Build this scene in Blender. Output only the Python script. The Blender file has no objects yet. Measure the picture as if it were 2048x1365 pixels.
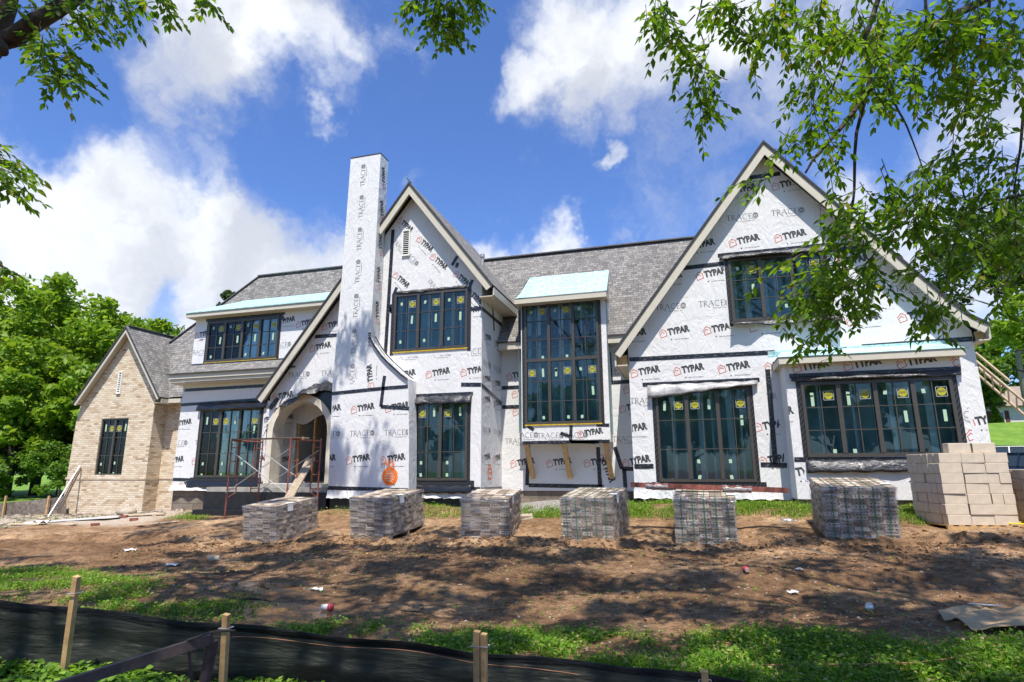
import bpy, bmesh, math, random
import numpy as np
from mathutils import Vector, Matrix
from mathutils.geometry import tessellate_polygon
random.seed(7); rng = np.random.default_rng(11)
S = bpy.context.scene; COL = S.collection
R_ = math.radians

# ------------------------------------------------------------------ camera
FPX = 1177.37; YAW, PITCH, ROLL = R_(16.3086), R_(12.3004), R_(-0.2738); EYE = 1.6
_f = Vector((-math.sin(YAW)*math.cos(PITCH), math.cos(YAW)*math.cos(PITCH), math.sin(PITCH)))
_r = Vector((math.cos(YAW), math.sin(YAW), 0)); _u = _r.cross(_f)
RX = _r*math.cos(ROLL) + _u*math.sin(ROLL); UX = -_r*math.sin(ROLL) + _u*math.cos(ROLL); FX = _f
cam = bpy.data.cameras.new('camera'); cam.sensor_width = 36; cam.lens = 36*FPX/2048
cam.clip_start = 0.05; cam.clip_end = 3000
camo = bpy.data.objects.new('camera', cam); COL.objects.link(camo)
camo.matrix_world = Matrix(((RX.x, UX.x, -FX.x, 0), (RX.y, UX.y, -FX.y, 0), (RX.z, UX.z, -FX.z, EYE), (0, 0, 0, 1)))
S.camera = camo

def ray(x, y): return FX*FPX + RX*(x-1024) - UX*(y-682.5)
def at(x, y, Y): d = ray(x, y); d = d*(Y/d.y); return Vector((d.x, d.y, d.z+EYE))
def atx(x, y, X): d = ray(x, y); d = d*(X/d.x); return Vector((d.x, d.y, d.z+EYE))
def atd(x, y, D): d = ray(x, y)*(D/FPX); return Vector((d.x, d.y, d.z+EYE))
def pj(v):
    q = Vector(v)-Vector((0, 0, EYE)); w = q.dot(FX)
    if w <= 0.01: return (-9e3, -9e3)
    return (1024+FPX*q.dot(RX)/w, 682.5-FPX*q.dot(UX)/w)

# ------------------------------------------------------------------ node helpers
def newmat(name):
    m = bpy.data.materials.new(name); m.use_nodes = True; nt = m.node_tree; nt.nodes.clear(); return m, nt
class N:
    def __init__(s, nt): s.nt = nt
    def __call__(s, typ, ins=None, **kw):
        n = s.nt.nodes.new(typ)
        for k, v in kw.items(): setattr(n, k, v)
        for k, v in (ins or {}).items():
            if isinstance(v, bpy.types.NodeSocket): s.nt.links.new(v, n.inputs[k])
            else: n.inputs[k].default_value = v
        return n
    def math(s, op, a, b=0.0, c=None, clamp=False):
        n = s.nt.nodes.new('ShaderNodeMath'); n.operation = op; n.use_clamp = clamp
        for i, v in enumerate((a, b) if c is None else (a, b, c)):
            if isinstance(v, bpy.types.NodeSocket): s.nt.links.new(v, n.inputs[i])
            else: n.inputs[i].default_value = v
        return n.outputs[0]
    def mix(s, fac, a, b, typ='MIX'):
        n = s.nt.nodes.new('ShaderNodeMix'); n.data_type = 'RGBA'; n.blend_type = typ
        for k, v in ((0, fac), (6, a), (7, b)):
            if isinstance(v, bpy.types.NodeSocket): s.nt.links.new(v, n.inputs[k])
            else: n.inputs[k].default_value = v
        return n.outputs[2]
    def mixf(s, fac, a, b):
        n = s.nt.nodes.new('ShaderNodeMix'); n.data_type = 'FLOAT'
        for k, v in ((0, fac), (2, a), (3, b)):
            if isinstance(v, bpy.types.NodeSocket): s.nt.links.new(v, n.inputs[k])
            else: n.inputs[k].default_value = v
        return n.outputs[0]
    def ramp(s, fac, stops):
        n = s.nt.nodes.new('ShaderNodeValToRGB'); e = n.color_ramp.elements
        while len(e) < len(stops): e.new(0.5)
        for i, (p, c) in enumerate(stops): e[i].position = p; e[i].color = c if len(c) == 4 else (*c, 1)
        if isinstance(fac, bpy.types.NodeSocket): s.nt.links.new(fac, n.inputs[0])
        return n.outputs[0]
    def maprange(s, v, a, b, c=0.0, d=1.0, smooth=True):
        n = s.nt.nodes.new('ShaderNodeMapRange')
        if smooth: n.interpolation_type = 'SMOOTHSTEP'
        s.nt.links.new(v, n.inputs[0])
        for i, x in enumerate((a, b, c, d)): n.inputs[i+1].default_value = x
        return n.outputs[0]
    def noise(s, scale, vec=None, detail=4, rough=0.5, dist=0.0):
        n = s.nt.nodes.new('ShaderNodeTexNoise'); n.inputs['Scale'].default_value = scale
        n.inputs['Detail'].default_value = detail; n.inputs['Roughness'].default_value = rough; n.inputs['Distortion'].default_value = dist
        if vec is not None: s.nt.links.new(vec, n.inputs['Vector'])
        return n
    def mapping(s, vec, scale=(1, 1, 1), rot=(0, 0, 0), loc=(0, 0, 0)):
        n = s.nt.nodes.new('ShaderNodeMapping'); s.nt.links.new(vec, n.inputs[0])
        n.inputs['Scale'].default_value = scale; n.inputs['Rotation'].default_value = rot; n.inputs['Location'].default_value = loc
        return n.outputs[0]
    def bump(s, h, strength=0.5, dist=0.02, normal=None):
        n = s.nt.nodes.new('ShaderNodeBump'); s.nt.links.new(h, n.inputs['Height'])
        n.inputs['Strength'].default_value = strength; n.inputs['Distance'].default_value = dist
        if normal is not None: s.nt.links.new(normal, n.inputs['Normal'])
        return n.outputs[0]
    def out(s, sh):
        o = s.nt.nodes.new('ShaderNodeOutputMaterial'); s.nt.links.new(sh, o.inputs[0])
    def bsdf(s, color, rough=0.6, spec=0.3, metal=0.0, normal=None, **kw):
        ins = {'Base Color': color if not (isinstance(color, tuple) and len(color) == 3) else (*color, 1), 'Roughness': rough, 'Specular IOR Level': spec, 'Metallic': metal}
        ins.update(kw)
        if normal is not None: ins['Normal'] = normal
        return s('ShaderNodeBsdfPrincipled', ins).outputs[0]

# ------------------------------------------------------------------ world, sun, exposure
SUN_EL, SUN_AZ = R_(64), R_(13)          # azimuth: to the right of straight behind the camera side
sun_dir = Vector((math.sin(SUN_AZ)*math.cos(SUN_EL), -math.cos(SUN_AZ)*math.cos(SUN_EL), math.sin(SUN_EL)))
W = bpy.data.worlds.new('World'); S.world = W; W.use_nodes = True; nt = W.node_tree; nt.nodes.clear(); n = N(nt)
sky = n('ShaderNodeTexSky'); sky.sky_type = 'NISHITA'; sky.sun_disc = False; sky.sun_elevation = SUN_EL
sky.sun_rotation = math.atan2(sun_dir.x, sun_dir.y); sky.altitude = 200; sky.air_density = 1.0; sky.dust_density = 0.6; sky.ozone_density = 2.5
tc = n('ShaderNodeTexCoord').outputs['Generated']
w1 = n.noise(2.6, tc, 6, 0.62); w2 = n.noise(9.0, tc, 5, 0.6)
off = n('ShaderNodeVectorMath', {0: w1.outputs['Color'], 1: (0.5, 0.5, 0.5)}, operation='SUBTRACT').outputs[0]
off = n('ShaderNodeVectorMath', {0: off, 'Scale': 0.30}, operation='SCALE').outputs[0]
off2 = n('ShaderNodeVectorMath', {0: w2.outputs['Color'], 1: (0.5, 0.5, 0.5)}, operation='SUBTRACT').outputs[0]
off2 = n('ShaderNodeVectorMath', {0: off2, 'Scale': 0.12}, operation='SCALE').outputs[0]
dv = n('ShaderNodeVectorMath', {0: tc, 1: off}, operation='ADD').outputs[0]
dv = n('ShaderNodeVectorMath', {0: dv, 1: off2}, operation='ADD').outputs[0]
BL = [(60,430,190,1),(240,470,200,1),(400,500,170,1),(520,530,130,1),(620,540,90,1),(150,600,170,1),(20,310,110,.6),(330,620,170,1),(470,600,130,1),(-80,480,200,1),
 (300,110,140,.9),(430,70,150,1),(560,60,130,1),(650,80,80,.8),(390,190,80,.7),(480,190,50,.6),(640,240,35,.55),(360,250,60,.45),(180,110,80,.4),
 (1080,150,85,1),(1140,70,120,1),(1230,120,120,1),(1340,70,150,1),(1300,190,90,.6),(1420,90,150,1),(1245,315,32,.7),(1010,200,45,.5),(1500,170,160,.5),(1570,270,120,.3),
 (990,500,55,.7),(1120,495,60,.8),(1050,520,60,.6),(1240,495,30,.4),(1900,470,150,.8),(1990,600,90,.7),(1760,430,110,.7),(2030,260,110,.7),(1650,60,120,.5),(340,640,60,.8),(270,620,60,.7),
 (1450,340,220,.30),(1320,430,130,.2),(1600,420,150,.25),(150,190,130,.22),(770,90,45,.3),(880,370,30,.2)]
tot = None
for (x, y, r, wgt) in BL:
    c = ray(x, y).normalized()
    dd = n('ShaderNodeVectorMath', {0: dv, 1: tuple(c)}, operation='DISTANCE').outputs['Value']
    v = n.maprange(dd, r*1.35/FPX, r*0.25/FPX, 0.0, wgt)
    tot = v if tot is None else n.math('MAXIMUM', tot, v)
for (x, y, r, wgt) in [(70,200,90,1),(200,205,75,1),(330,345,50,.5),(310,590,50,.6),(540,330,80,.8),(560,190,40,.5),(1560,330,60,.5)]:
    c = ray(x, y).normalized()
    dd = n('ShaderNodeVectorMath', {0: dv, 1: tuple(c)}, operation='DISTANCE').outputs['Value']
    tot = n.math('MULTIPLY', tot, n.maprange(dd, r*0.4/FPX, r*1.5/FPX, 1-wgt, 1.0))
# clouds over the rest of the sky (behind the camera)
fwd = n('ShaderNodeVectorMath', {0: tc, 1: tuple(FX)}, operation='DOT_PRODUCT').outputs['Value']
w3 = n.noise(2.2, tc, 6, 0.6)
rest = n.math('MULTIPLY', n.maprange(w3.outputs[0], 0.60, 0.74), n.maprange(fwd, 0.45, 0.2))
tot = n.math('MAXIMUM', tot, rest)
w4 = n.noise(14.0, dv, 6, 0.65)
m_ = n.math('ADD', tot, n.math('MULTIPLY', n.math('SUBTRACT', w4.outputs[0], 0.5), 0.75))
cl = n.maprange(m_, 0.04, 1.05)
hz = n('ShaderNodeSeparateXYZ', {0: tc}).outputs[2]
w5 = n.noise(5.0, dv, 4, 0.5)
ccol = n.mix(n.maprange(w5.outputs[0], 0.40, 0.62), (7.3, 7.5, 7.75, 1), (5.1, 5.35, 5.9, 1))
skc = n.mix(1.0, sky.outputs[0], (0.83, 1.07, 1.54, 1), 'MULTIPLY')
fin = n.mix(n.math('MULTIPLY', cl, 0.96), skc, ccol)
bg = n('ShaderNodeBackground', {'Color': fin, 'Strength': 0.10})
wo = n('ShaderNodeOutputWorld'); nt.links.new(bg.outputs[0], wo.inputs[0])
sl = bpy.data.lights.new('sun', 'SUN'); sl.energy = 5.0; sl.angle = R_(0.53); sl.color = (1, 0.945, 0.86)
so = bpy.data.objects.new('sun', sl); COL.objects.link(so); so.rotation_euler = (-sun_dir).to_track_quat('-Z', 'Y').to_euler()
S.view_settings.view_transform = 'Standard'; S.view_settings.look = 'None'; S.view_settings.gamma = 1; S.view_settings.exposure = 0.52
S.cycles.max_bounces = 8; S.cycles.transparent_max_bounces = 12

# ------------------------------------------------------------------ materials
M = {}
def simple(name, col, rough=0.6, spec=0.3, metal=0.0, var=0.15, vscale=6.0, bump=0.0, bscale=40.0, bdist=0.003, **kw):
    m, nt = newmat(name); n = N(nt); o = n('ShaderNodeTexCoord').outputs['Object']
    c = (*col, 1)
    if var:
        f = n.noise(vscale, o, 5, 0.6).outputs[0]
        lo = tuple(x*(1-var) for x in col)+(1,); hi = tuple(min(1, x*(1+var)) for x in col)+(1,)
        c = n.ramp(f, [(0.3, lo), (0.7, hi)])
    nm = None
    if bump: nm = n.bump(n.noise(bscale, o, 4, 0.6).outputs[0], bump, bdist)
    n.out(n.bsdf(c, rough, spec, metal, nm, **kw)); M[name] = m; return m
simple('fascia', (0.54, 0.50, 0.41), 0.55, var=0.05)
simple('soffit', (0.55, 0.50, 0.40), 0.6, var=0.05)
simple('ink_black', (0.06, 0.062, 0.065), 0.5, var=0.25, vscale=9)
simple('ink_grey', (0.12, 0.12, 0.125), 0.5, var=0.25, vscale=9)
simple('ink_red', (0.62, 0.13, 0.07), 0.5, var=0.1)
simple('spray_orange', (0.95, 0.20, 0.02), 0.6, var=0.2, vscale=30)
simple('bronze', (0.062, 0.055, 0.046), 0.38, 0.5, var=0.06)
simple('seal_yellow', (0.5, 0.33, 0.03), 0.5, var=0.3)
simple('label_green', (0.40, 0.55, 0.38), 0.5, var=0.05)
simple('label_yellow', (0.40, 0.38, 0.035), 0.45, var=0.03)
simple('paper_white', (0.75, 0.75, 0.73), 0.5, var=0.06)
simple('wood', (0.52, 0.33, 0.15), 0.7, var=0.25, vscale=12, bump=0.4)
simple('wood_pale', (0.62, 0.50, 0.34), 0.75, var=0.2, vscale=9, bump=0.4)
simple('wood_old', (0.33, 0.26, 0.185), 0.85, var=0.3, vscale=14, bump=0.5)
simple('rust_red', (0.25, 0.085, 0.06), 0.65, var=0.4, vscale=14, bump=0.3)
simple('rusty_steel', (0.075, 0.055, 0.05), 0.6, 0.4, var=0.4, vscale=18, bump=0.4, bdist=0.002)
simple('film_wrapped', (0.34, 0.30, 0.30), 0.25, 0.6, var=0.5, vscale=20, bump=0.8, bscale=30)
simple('galvanised', (0.45, 0.45, 0.44), 0.45, 0.5, 0.6, var=0.15, vscale=25)
simple('black_plastic', (0.012, 0.013, 0.016), 0.28, 0.55, var=0.2, bump=0.6, bscale=12, bdist=0.01)
simple('white_plastic', (0.66, 0.66, 0.64), 0.4, var=0.05)
simple('can_red', (0.55, 0.05, 0.08), 0.3, 0.5, var=0.1)
simple('cardboard', (0.42, 0.29, 0.16), 0.85, var=0.14, vscale=5, bump=0.2)
simple('cream_block', (0.56, 0.475, 0.37), 0.9, 0.15, var=0.10, vscale=7, bump=0.35, bscale=120, bdist=0.003)
simple('bark', (0.075, 0.06, 0.048), 0.9, 0.1, var=0.5, vscale=14, bump=1.0, bscale=26, bdist=0.02)
simple('bark_pale', (0.20, 0.17, 0.14), 0.9, 0.1, var=0.4, vscale=8, bump=1.0, bscale=16, bdist=0.02)
simple('strap_green', (0.02, 0.16, 0.09), 0.4, var=0.1)
simple('clod', (0.22, 0.13, 0.07), 0.95, 0.1, var=0.35, vscale=9, bump=0.8, bscale=30, bdist=0.01)
simple('stone', (0.38, 0.32, 0.25), 0.9, 0.1, var=0.3, vscale=3)
simple('black_coating', (0.012, 0.012, 0.013), 0.45, 0.5, var=0.5, vscale=5, bump=0.6, bscale=20)
simple('concrete', (0.33, 0.31, 0.27), 0.9, 0.1, var=0.25, vscale=4, bump=0.4)
simple('limestone', (0.62, 0.56, 0.45), 0.8, 0.2, var=0.15, vscale=5, bump=0.3)
simple('interior_dark', (0.36, 0.52, 0.56), 0.9, 0.1, var=0.3, vscale=1.5)
simple('stud_blue', (0.66, 0.80, 0.88), 0.7, 0.2, var=0.15)
simple('car_dark', (0.012, 0.018, 0.04), 0.18, 0.6, var=0.0, **{'Coat Weight': 0.8})
simple('car_white', (0.72, 0.70, 0.66), 0.25, 0.5, var=0.0, **{'Coat Weight': 0.8})
simple('rubber', (0.015, 0.015, 0.015), 0.8, var=0)
simple('car_glass', (0.03, 0.04, 0.045), 0.05, 0.8, var=0)
simple('roof_brown', (0.27, 0.215, 0.17), 0.9, var=0.15, vscale=2)
simple('siding', (0.66, 0.62, 0.52), 0.8, var=0.05)
simple('flap_pale', (0.34, 0.33, 0.33), 0.4, 0.5, var=0.35, vscale=8, bump=0.8, bscale=9, bdist=0.02)
simple('shutter', (0.12, 0.045, 0.03), 0.7, var=0.1)
simple('twine', (0.42, 0.19, 0.10), 0.8, var=0.2)
simple('hose_yellow', (0.7, 0.6, 0.06), 0.4, var=0.1)
simple('louver', (0.8, 0.79, 0.74), 0.5, var=0.03)

def mk_wrap(name, tint, crease):
    m, nt = newmat(name); n = N(nt); tcn = n('ShaderNodeTexCoord'); o = tcn.outputs['Object']
    g1 = n.noise(1.1, n.mapping(o, (1, 1, 0.5), (0, 0.5, 0)), 5, 0.6, 1.6).outputs[0]
    r1 = n.math('ABSOLUTE', n.math('SUBTRACT', g1, 0.5))
    r1 = n.maprange(r1, 0.0, 0.09, 0.0, 1.0)
    g2 = n.noise(3.2, n.mapping(o, (1.6, 1, 0.55), (0, -0.7, 0)), 4, 0.6, 1.2).outputs[0]
    r2 = n.maprange(n.math('ABSOLUTE', n.math('SUBTRACT', g2, 0.5)), 0.0, 0.10)
    g3 = n.noise(9, n.mapping(o, (0.5, 1, 1.5)), 4, 0.6, 0.6).outputs[0]
    h = n.math('ADD', n.math('MULTIPLY', r1, 0.9), n.math('ADD', n.math('MULTIPLY', r2, 0.6), n.math('MULTIPLY', g3, 0.3)))
    nm = n.bump(h, crease, 0.022)
    c = n.ramp(n.noise(0.8, o, 5, 0.6).outputs[0], [(0.3, tuple(x*0.93 for x in tint)), (0.7, tint)])
    n.out(n.bsdf(c, 0.42, 0.35, 0.0, nm)); M[name] = m
mk_wrap('wrap', (0.72, 0.71, 0.70), 0.28)
mk_wrap('wrap_loose', (0.67, 0.66, 0.65), 0.7)
# tape: black with pale slanted print
m, nt = newmat('tape'); n = N(nt); uv = n('ShaderNodeTexCoord').outputs['UV']
nn = n.noise(10, n.mapping(uv, (1, 2.6, 1), (0, 0, 0.5)), 3, 0.7).outputs[0]
c = n.ramp(nn, [(0.0, (0.012, 0.013, 0.018)), (0.57, (0.014, 0.015, 0.02)), (0.63, (0.20, 0.21, 0.24)), (0.66, (0.02, 0.02, 0.026))])
n.out(n.bsdf(c, 0.32, 0.5, 0, n.bump(n.noise(8, uv, 3, 0.6).outputs[0], 0.6, 0.01))); M['tape'] = m
# window flashing: black with fine slanted stripes
m, nt = newmat('flashing'); n = N(nt); uv = n('ShaderNodeTexCoord').outputs['UV']
wv = n('ShaderNodeTexWave', {'Vector': n.mapping(uv, (1, 1, 1), (0, 0, 0.6)), 'Scale': 4.5, 'Distortion': 1.5, 'Detail': 2.0}).outputs['Fac']
c = n.ramp(wv, [(0.0, (0.010, 0.010, 0.012)), (0.7, (0.014, 0.014, 0.017)), (0.86, (0.085, 0.088, 0.10)), (1.0, (0.02, 0.02, 0.02))])
n.out(n.bsdf(c, 0.4, 0.5, 0, n.bump(n.noise(8, uv, 3, 0.6).outputs[0], 0.4, 0.008))); M['flashing'] = m
# creased grey/black head flap
m, nt = newmat('flap'); n = N(nt); o = n('ShaderNodeTexCoord').outputs['Object']
c = n.ramp(n.noise(3.0, n.mapping(o, (1, 1, 3)), 4, 0.7, 1.5).outputs[0], [(0.40, (0.02, 0.02, 0.026)), (0.56, (0.04, 0.04, 0.043)), (0.74, (0.17, 0.165, 0.165))])
n.out(n.bsdf(c, 0.33, 0.6, 0, n.bump(n.noise(7, n.mapping(o, (1, 1, 2)), 4, 0.6, 1).outputs[0], 0.9, 0.03))); M['flap'] = m
# shingles
def mk_shingle(name, cols, w=0.30, h=0.14):
    m, nt = newmat(name); n = N(nt); uv = n('ShaderNodeTexCoord').outputs['UV']
    b = n('ShaderNodeTexBrick', {'Vector': uv, 'Color1': (0, 0, 0, 1), 'Color2': (1, 1, 1, 1), 'Mortar': (0.5, 0.5, 0.5, 1), 'Scale': 1.0, 'Mortar Size': 0.006, 'Mortar Smooth': 0.3, 'Bias': 0.0, 'Brick Width': w, 'Row Height': h}, offset=0.37, squash=0.7, squash_frequency=3)
    c = n.ramp(b.outputs['Color'], [(0.0, cols[0]), (0.3, cols[1]), (0.65, cols[2]), (1.0, cols[3])])
    fine = n.noise(60, uv, 3, 0.7).outputs[0]
    c = n.mix(0.5, c, n.ramp(fine, [(0.3, (0.45, 0.45, 0.45)), (0.7, (0.75, 0.75, 0.75))]), 'OVERLAY')
    big = n.noise(0.5, uv, 3, 0.5).outputs[0]
    c = n.mix(0.35, c, n.ramp(big, [(0.35, (0.35, 0.35, 0.35)), (0.65, (0.62, 0.62, 0.62))]), 'OVERLAY')
    c = n.mix(b.outputs['Fac'], c, (0.045, 0.045, 0.05, 1))
    # saw-tooth thickness of the courses
    vy = n('ShaderNodeSeparateXYZ', {0: uv}).outputs[1]
    saw = n.math('FRACT', n.math('DIVIDE', vy, h))
    hgt = n.math('SUBTRACT', n.math('MULTIPLY', b.outputs['Color'], 0.3), saw)
    n.out(n.bsdf(c, 0.9, 0.15, 0, n.bump(hgt, 0.8, 0.012))); M[name] = m
mk_shingle('shingle', [(0.13, 0.125, 0.12), (0.165, 0.157, 0.148), (0.20, 0.19, 0.175), (0.25, 0.235, 0.215)], 0.16, 0.105)
simple('shingle_edge', (0.05, 0.05, 0.055), 0.9, var=0.3, vscale=20)
simple('ridge_shingle', (0.13, 0.13, 0.135), 0.9, var=0.35, vscale=9, bump=0.5)
# brick
def mk_brick(name):
    m, nt = newmat(name); n = N(nt); uv = n('ShaderNodeTexCoord').outputs['UV']
    wob = n('ShaderNodeVectorMath', {0: n.noise(7, uv, 2, 0.5).outputs['Color'], 'Scale': 0.016}, operation='SCALE').outputs[0]
    uvw = n('ShaderNodeVectorMath', {0: uv, 1: wob}, operation='ADD').outputs[0]
    b = n('ShaderNodeTexBrick', {'Vector': uvw, 'Color1': (0, 0, 0, 1), 'Color2': (1, 1, 1, 1), 'Mortar': (0.5, 0.5, 0.5, 1), 'Scale': 1.0, 'Mortar Size': 0.007, 'Mortar Smooth': 0.2, 'Bias': 0.0, 'Brick Width': 0.205, 'Row Height': 0.068}, offset=0.5)
    c = n.ramp(b.outputs['Color'], [(0.0, (0.36, 0.25, 0.15)), (0.08, (0.49, 0.36, 0.23)), (0.30, (0.60, 0.47, 0.325)), (0.75, (0.66, 0.55, 0.40)), (1.0, (0.72, 0.63, 0.49))])
    c = n.mix(0.2, c, n.ramp(n.noise(35, uv, 4, 0.7).outputs[0], [(0.3, (0.35, 0.35, 0.35)), (0.7, (0.7, 0.7, 0.7))]), 'OVERLAY')
    c = n.mix(n.maprange(n.noise(1.6, uv, 5, 0.7).outputs[0], 0.52, 0.72, 0, 0.65), c, (0.68, 0.59, 0.45, 1))
    c = n.mix(b.outputs['Fac'], c, (0.46, 0.41, 0.34, 1))
    h = n.math('SUBTRACT', n.math('MULTIPLY', b.outputs['Color'], 0.4), b.outputs['Fac'])
    n.out(n.bsdf(c, 0.92, 0.12, 0, n.bump(h, 0.7, 0.012))); M[name] = m
mk_brick('brick_wall')
# concrete block foundation
m, nt = newmat('foundation'); n = N(nt); uv = n('ShaderNodeTexCoord').outputs['UV']
b = n('ShaderNodeTexBrick', {'Vector': uv, 'Color1': (0.16, 0.13, 0.10, 1), 'Color2': (0.24, 0.20, 0.16, 1), 'Mortar': (0.09, 0.08, 0.07, 1), 'Scale': 1.0, 'Mortar Size': 0.008, 'Brick Width': 0.4, 'Row Height': 0.2})
n.out(n.bsdf(n.mix(0.5, b.outputs[0], n.ramp(n.noise(6, uv, 5, 0.7).outputs[0], [(0.3, (0.3, 0.3, 0.3)), (0.7, (0.7, 0.7, 0.7))]), 'OVERLAY'), 0.95, 0.1, 0, n.bump(b.outputs['Fac'], -0.5, 0.01))); M['foundation'] = m
# turquoise underlayment with faint printed writing
m, nt = newmat('underlayment'); n = N(nt); uv = n('ShaderNodeTexCoord').outputs['UV']
nn = n.noise(3.4, n.mapping(uv, (1, 3.6, 1), (0, 0, 0.35)), 3, 0.8).outputs[0]
c = n.ramp(nn, [(0.0, (0.42, 0.62, 0.60)), (0.48, (0.50, 0.70, 0.68)), (0.53, (0.12, 0.36, 0.38)), (0.58, (0.50, 0.70, 0.68))])
n.out(n.bsdf(c, 0.35, 0.5, 0, n.bump(n.noise(3, uv, 4, 0.6).outputs[0], 0.4, 0.02))); M['underlayment'] = m
# glass
m, nt = newmat('glass'); n = N(nt)
fr = n('ShaderNodeFresnel', {'IOR': 1.48}).outputs[0]
nz = n.bump(n.noise(1.3, n('ShaderNodeTexCoord').outputs['Object'], 2, 0.5).outputs[0], 0.10, 0.02)
gl = n('ShaderNodeBsdfGlossy', {'Color': (0.72, 0.74, 0.68, 1), 'Roughness': 0.01, 'Normal': nz}).outputs[0]
tr = n('ShaderNodeBsdfTransparent', {'Color': (0.82, 0.92, 0.92, 1)}).outputs[0]
n.out(n('ShaderNodeMixShader', {0: n.math('MULTIPLY', fr, 1.25, clamp=True), 1: tr, 2: gl}).outputs[0]); M['glass'] = m
# shrink wrap film
m, nt = newmat('film'); n = N(nt); o = n('ShaderNodeTexCoord').outputs['Object']
st = n.noise(4, n.mapping(o, (0.6, 0.6, 5), (0.25, 0.2, 0)), 5, 0.7, 1.2).outputs[0]
nm = n.bump(st, 1.0, 0.03)
gl = n('ShaderNodeBsdfGlossy', {'Color': (1, 1, 1, 1), 'Roughness': 0.12, 'Normal': nm}).outputs[0]
di = n('ShaderNodeBsdfDiffuse', {'Color': (0.75, 0.76, 0.78, 1), 'Normal': nm}).outputs[0]
mx = n('ShaderNodeMixShader', {0: 0.35, 1: gl, 2: di}).outputs[0]
tr = n('ShaderNodeBsdfTransparent', {'Color': (0.93, 0.93, 0.93, 1)}).outputs[0]
n.out(n('ShaderNodeMixShader', {0: n.maprange(st, 0.47, 0.68, 0.08, 0.55), 1: tr, 2: mx}).outputs[0]); M['film'] = m
# pack bricks: colour per island
def mk_island(name, stops, rough=0.9, tr=None):
    m, nt = newmat(name); n = N(nt); g = n('ShaderNodeNewGeometry'); o = n('ShaderNodeTexCoord').outputs['Object']
    c = n.ramp(g.outputs['Random Per Island'], stops)
    c = n.mix(0.35, c, n.ramp(n.noise(22, o, 4, 0.7).outputs[0], [(0.3, (0.3, 0.3, 0.3)), (0.7, (0.7, 0.7, 0.7))]), 'OVERLAY')
    b = n.bsdf(c, rough, 0.2)
    if tr:
        t = n('ShaderNodeBsdfTranslucent', {'Color': n.mix(1.0, c, (*tr, 1), 'MULTIPLY')}).outputs[0]
        b = n('ShaderNodeMixShader', {0: 0.42, 1: b, 2: t}).outputs[0]
    n.out(b); M[name] = m
mk_island('pack_brick', [(0.0, (0.15, 0.11, 0.08)), (0.3, (0.26, 0.205, 0.155)), (0.7, (0.40, 0.33, 0.26)), (1.0, (0.56, 0.49, 0.40))])
simple('porch_dark', (0.03, 0.022, 0.016), 0.9, var=0.3)
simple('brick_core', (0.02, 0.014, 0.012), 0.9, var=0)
mk_island('leaf_near', [(0.0, (0.050, 0.105, 0.012)), (0.5, (0.085, 0.165, 0.016)), (0.9, (0.15, 0.25, 0.024)), (1.0, (0.20, 0.17, 0.035))], 0.45, (2.6, 2.6, 0.8))
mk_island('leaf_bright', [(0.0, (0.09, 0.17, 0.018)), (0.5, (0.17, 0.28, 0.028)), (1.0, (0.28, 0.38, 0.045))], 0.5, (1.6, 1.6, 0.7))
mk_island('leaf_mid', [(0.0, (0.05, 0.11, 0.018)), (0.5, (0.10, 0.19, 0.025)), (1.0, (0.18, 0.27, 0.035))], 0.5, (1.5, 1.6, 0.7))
mk_island('leaf_pine', [(0.0, (0.04, 0.075, 0.03)), (0.5, (0.075, 0.12, 0.045)), (1.0, (0.13, 0.16, 0.06))], 0.6, (1.2, 1.3, 0.8))
mk_island('grass', [(0.0, (0.055, 0.14, 0.012)), (0.5, (0.13, 0.26, 0.02)), (0.84, (0.22, 0.36, 0.035)), (0.93, (0.36, 0.34, 0.12)), (1.0, (0.46, 0.38, 0.20))], 0.5, (1.5, 1.6, 0.6))
mk_island('weed', [(0.0, (0.06, 0.15, 0.02)), (0.5, (0.15, 0.28, 0.035)), (1.0, (0.32, 0.46, 0.08))], 0.45, (1.5, 1.6, 0.6))
# silt fence fabric
m, nt = newmat('silt_fabric'); n = N(nt); uv = n('ShaderNodeTexCoord').outputs['UV']; 
a = n('ShaderNodeTexWave', {'Vector': uv, 'Scale': 60.0, 'Distortion': 0.6}, bands_direction='X').outputs['Fac']
c = n.ramp(n.noise(5, n.mapping(uv, (1, 5, 1)), 5, 0.7).outputs[0], [(0.35, (0.018, 0.021, 0.02)), (0.55, (0.035, 0.04, 0.036)), (0.75, (0.10, 0.10, 0.085))])
sp = n.noise(70, uv, 2, 0.5).outputs[0]
vv = n('ShaderNodeSeparateXYZ', {0: uv}).outputs[1]
lit_below_hem = n.maprange(n.math('ADD', vv, n.math('MULTIPLY', n.math('SUBTRACT', n.noise(0.9, uv, 2, 0.5).outputs[0], 0.5), 0.09)), 0.075, 0.085)
c = n.mix(lit_below_hem, n.mix(1.0, c, (0.5, 0.5, 0.5, 1), 'MULTIPLY'), n.mix(1.0, c, (3.4, 3.3, 2.9, 1), 'MULTIPLY'))  # fabric below the hem brightened: sunlight put into its colour
c = n.mix(n.maprange(sp, 0.72, 0.76, 0, 0.5), c, (0.35, 0.33, 0.27, 1))
nm = n.bump(n.math('ADD', n.math('MULTIPLY', a, 0.12), n.noise(4, n.mapping(uv, (0.7, 4, 1), (0, 0, 0.12)), 5, 0.65).outputs[0]), 1.0, 0.05)
bs = n.bsdf(c, 0.38, 0.5, 0, nm)
tl = n('ShaderNodeBsdfTransparent', {'Color': (0.5, 0.52, 0.45, 1)}).outputs[0]
tr2 = n('ShaderNodeBsdfTranslucent', {'Color': (0.30, 0.29, 0.24, 1)}).outputs[0]
bs = n('ShaderNodeMixShader', {0: n.math('MULTIPLY', lit_below_hem, 0.35), 1: bs, 2: tr2}).outputs[0]
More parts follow.
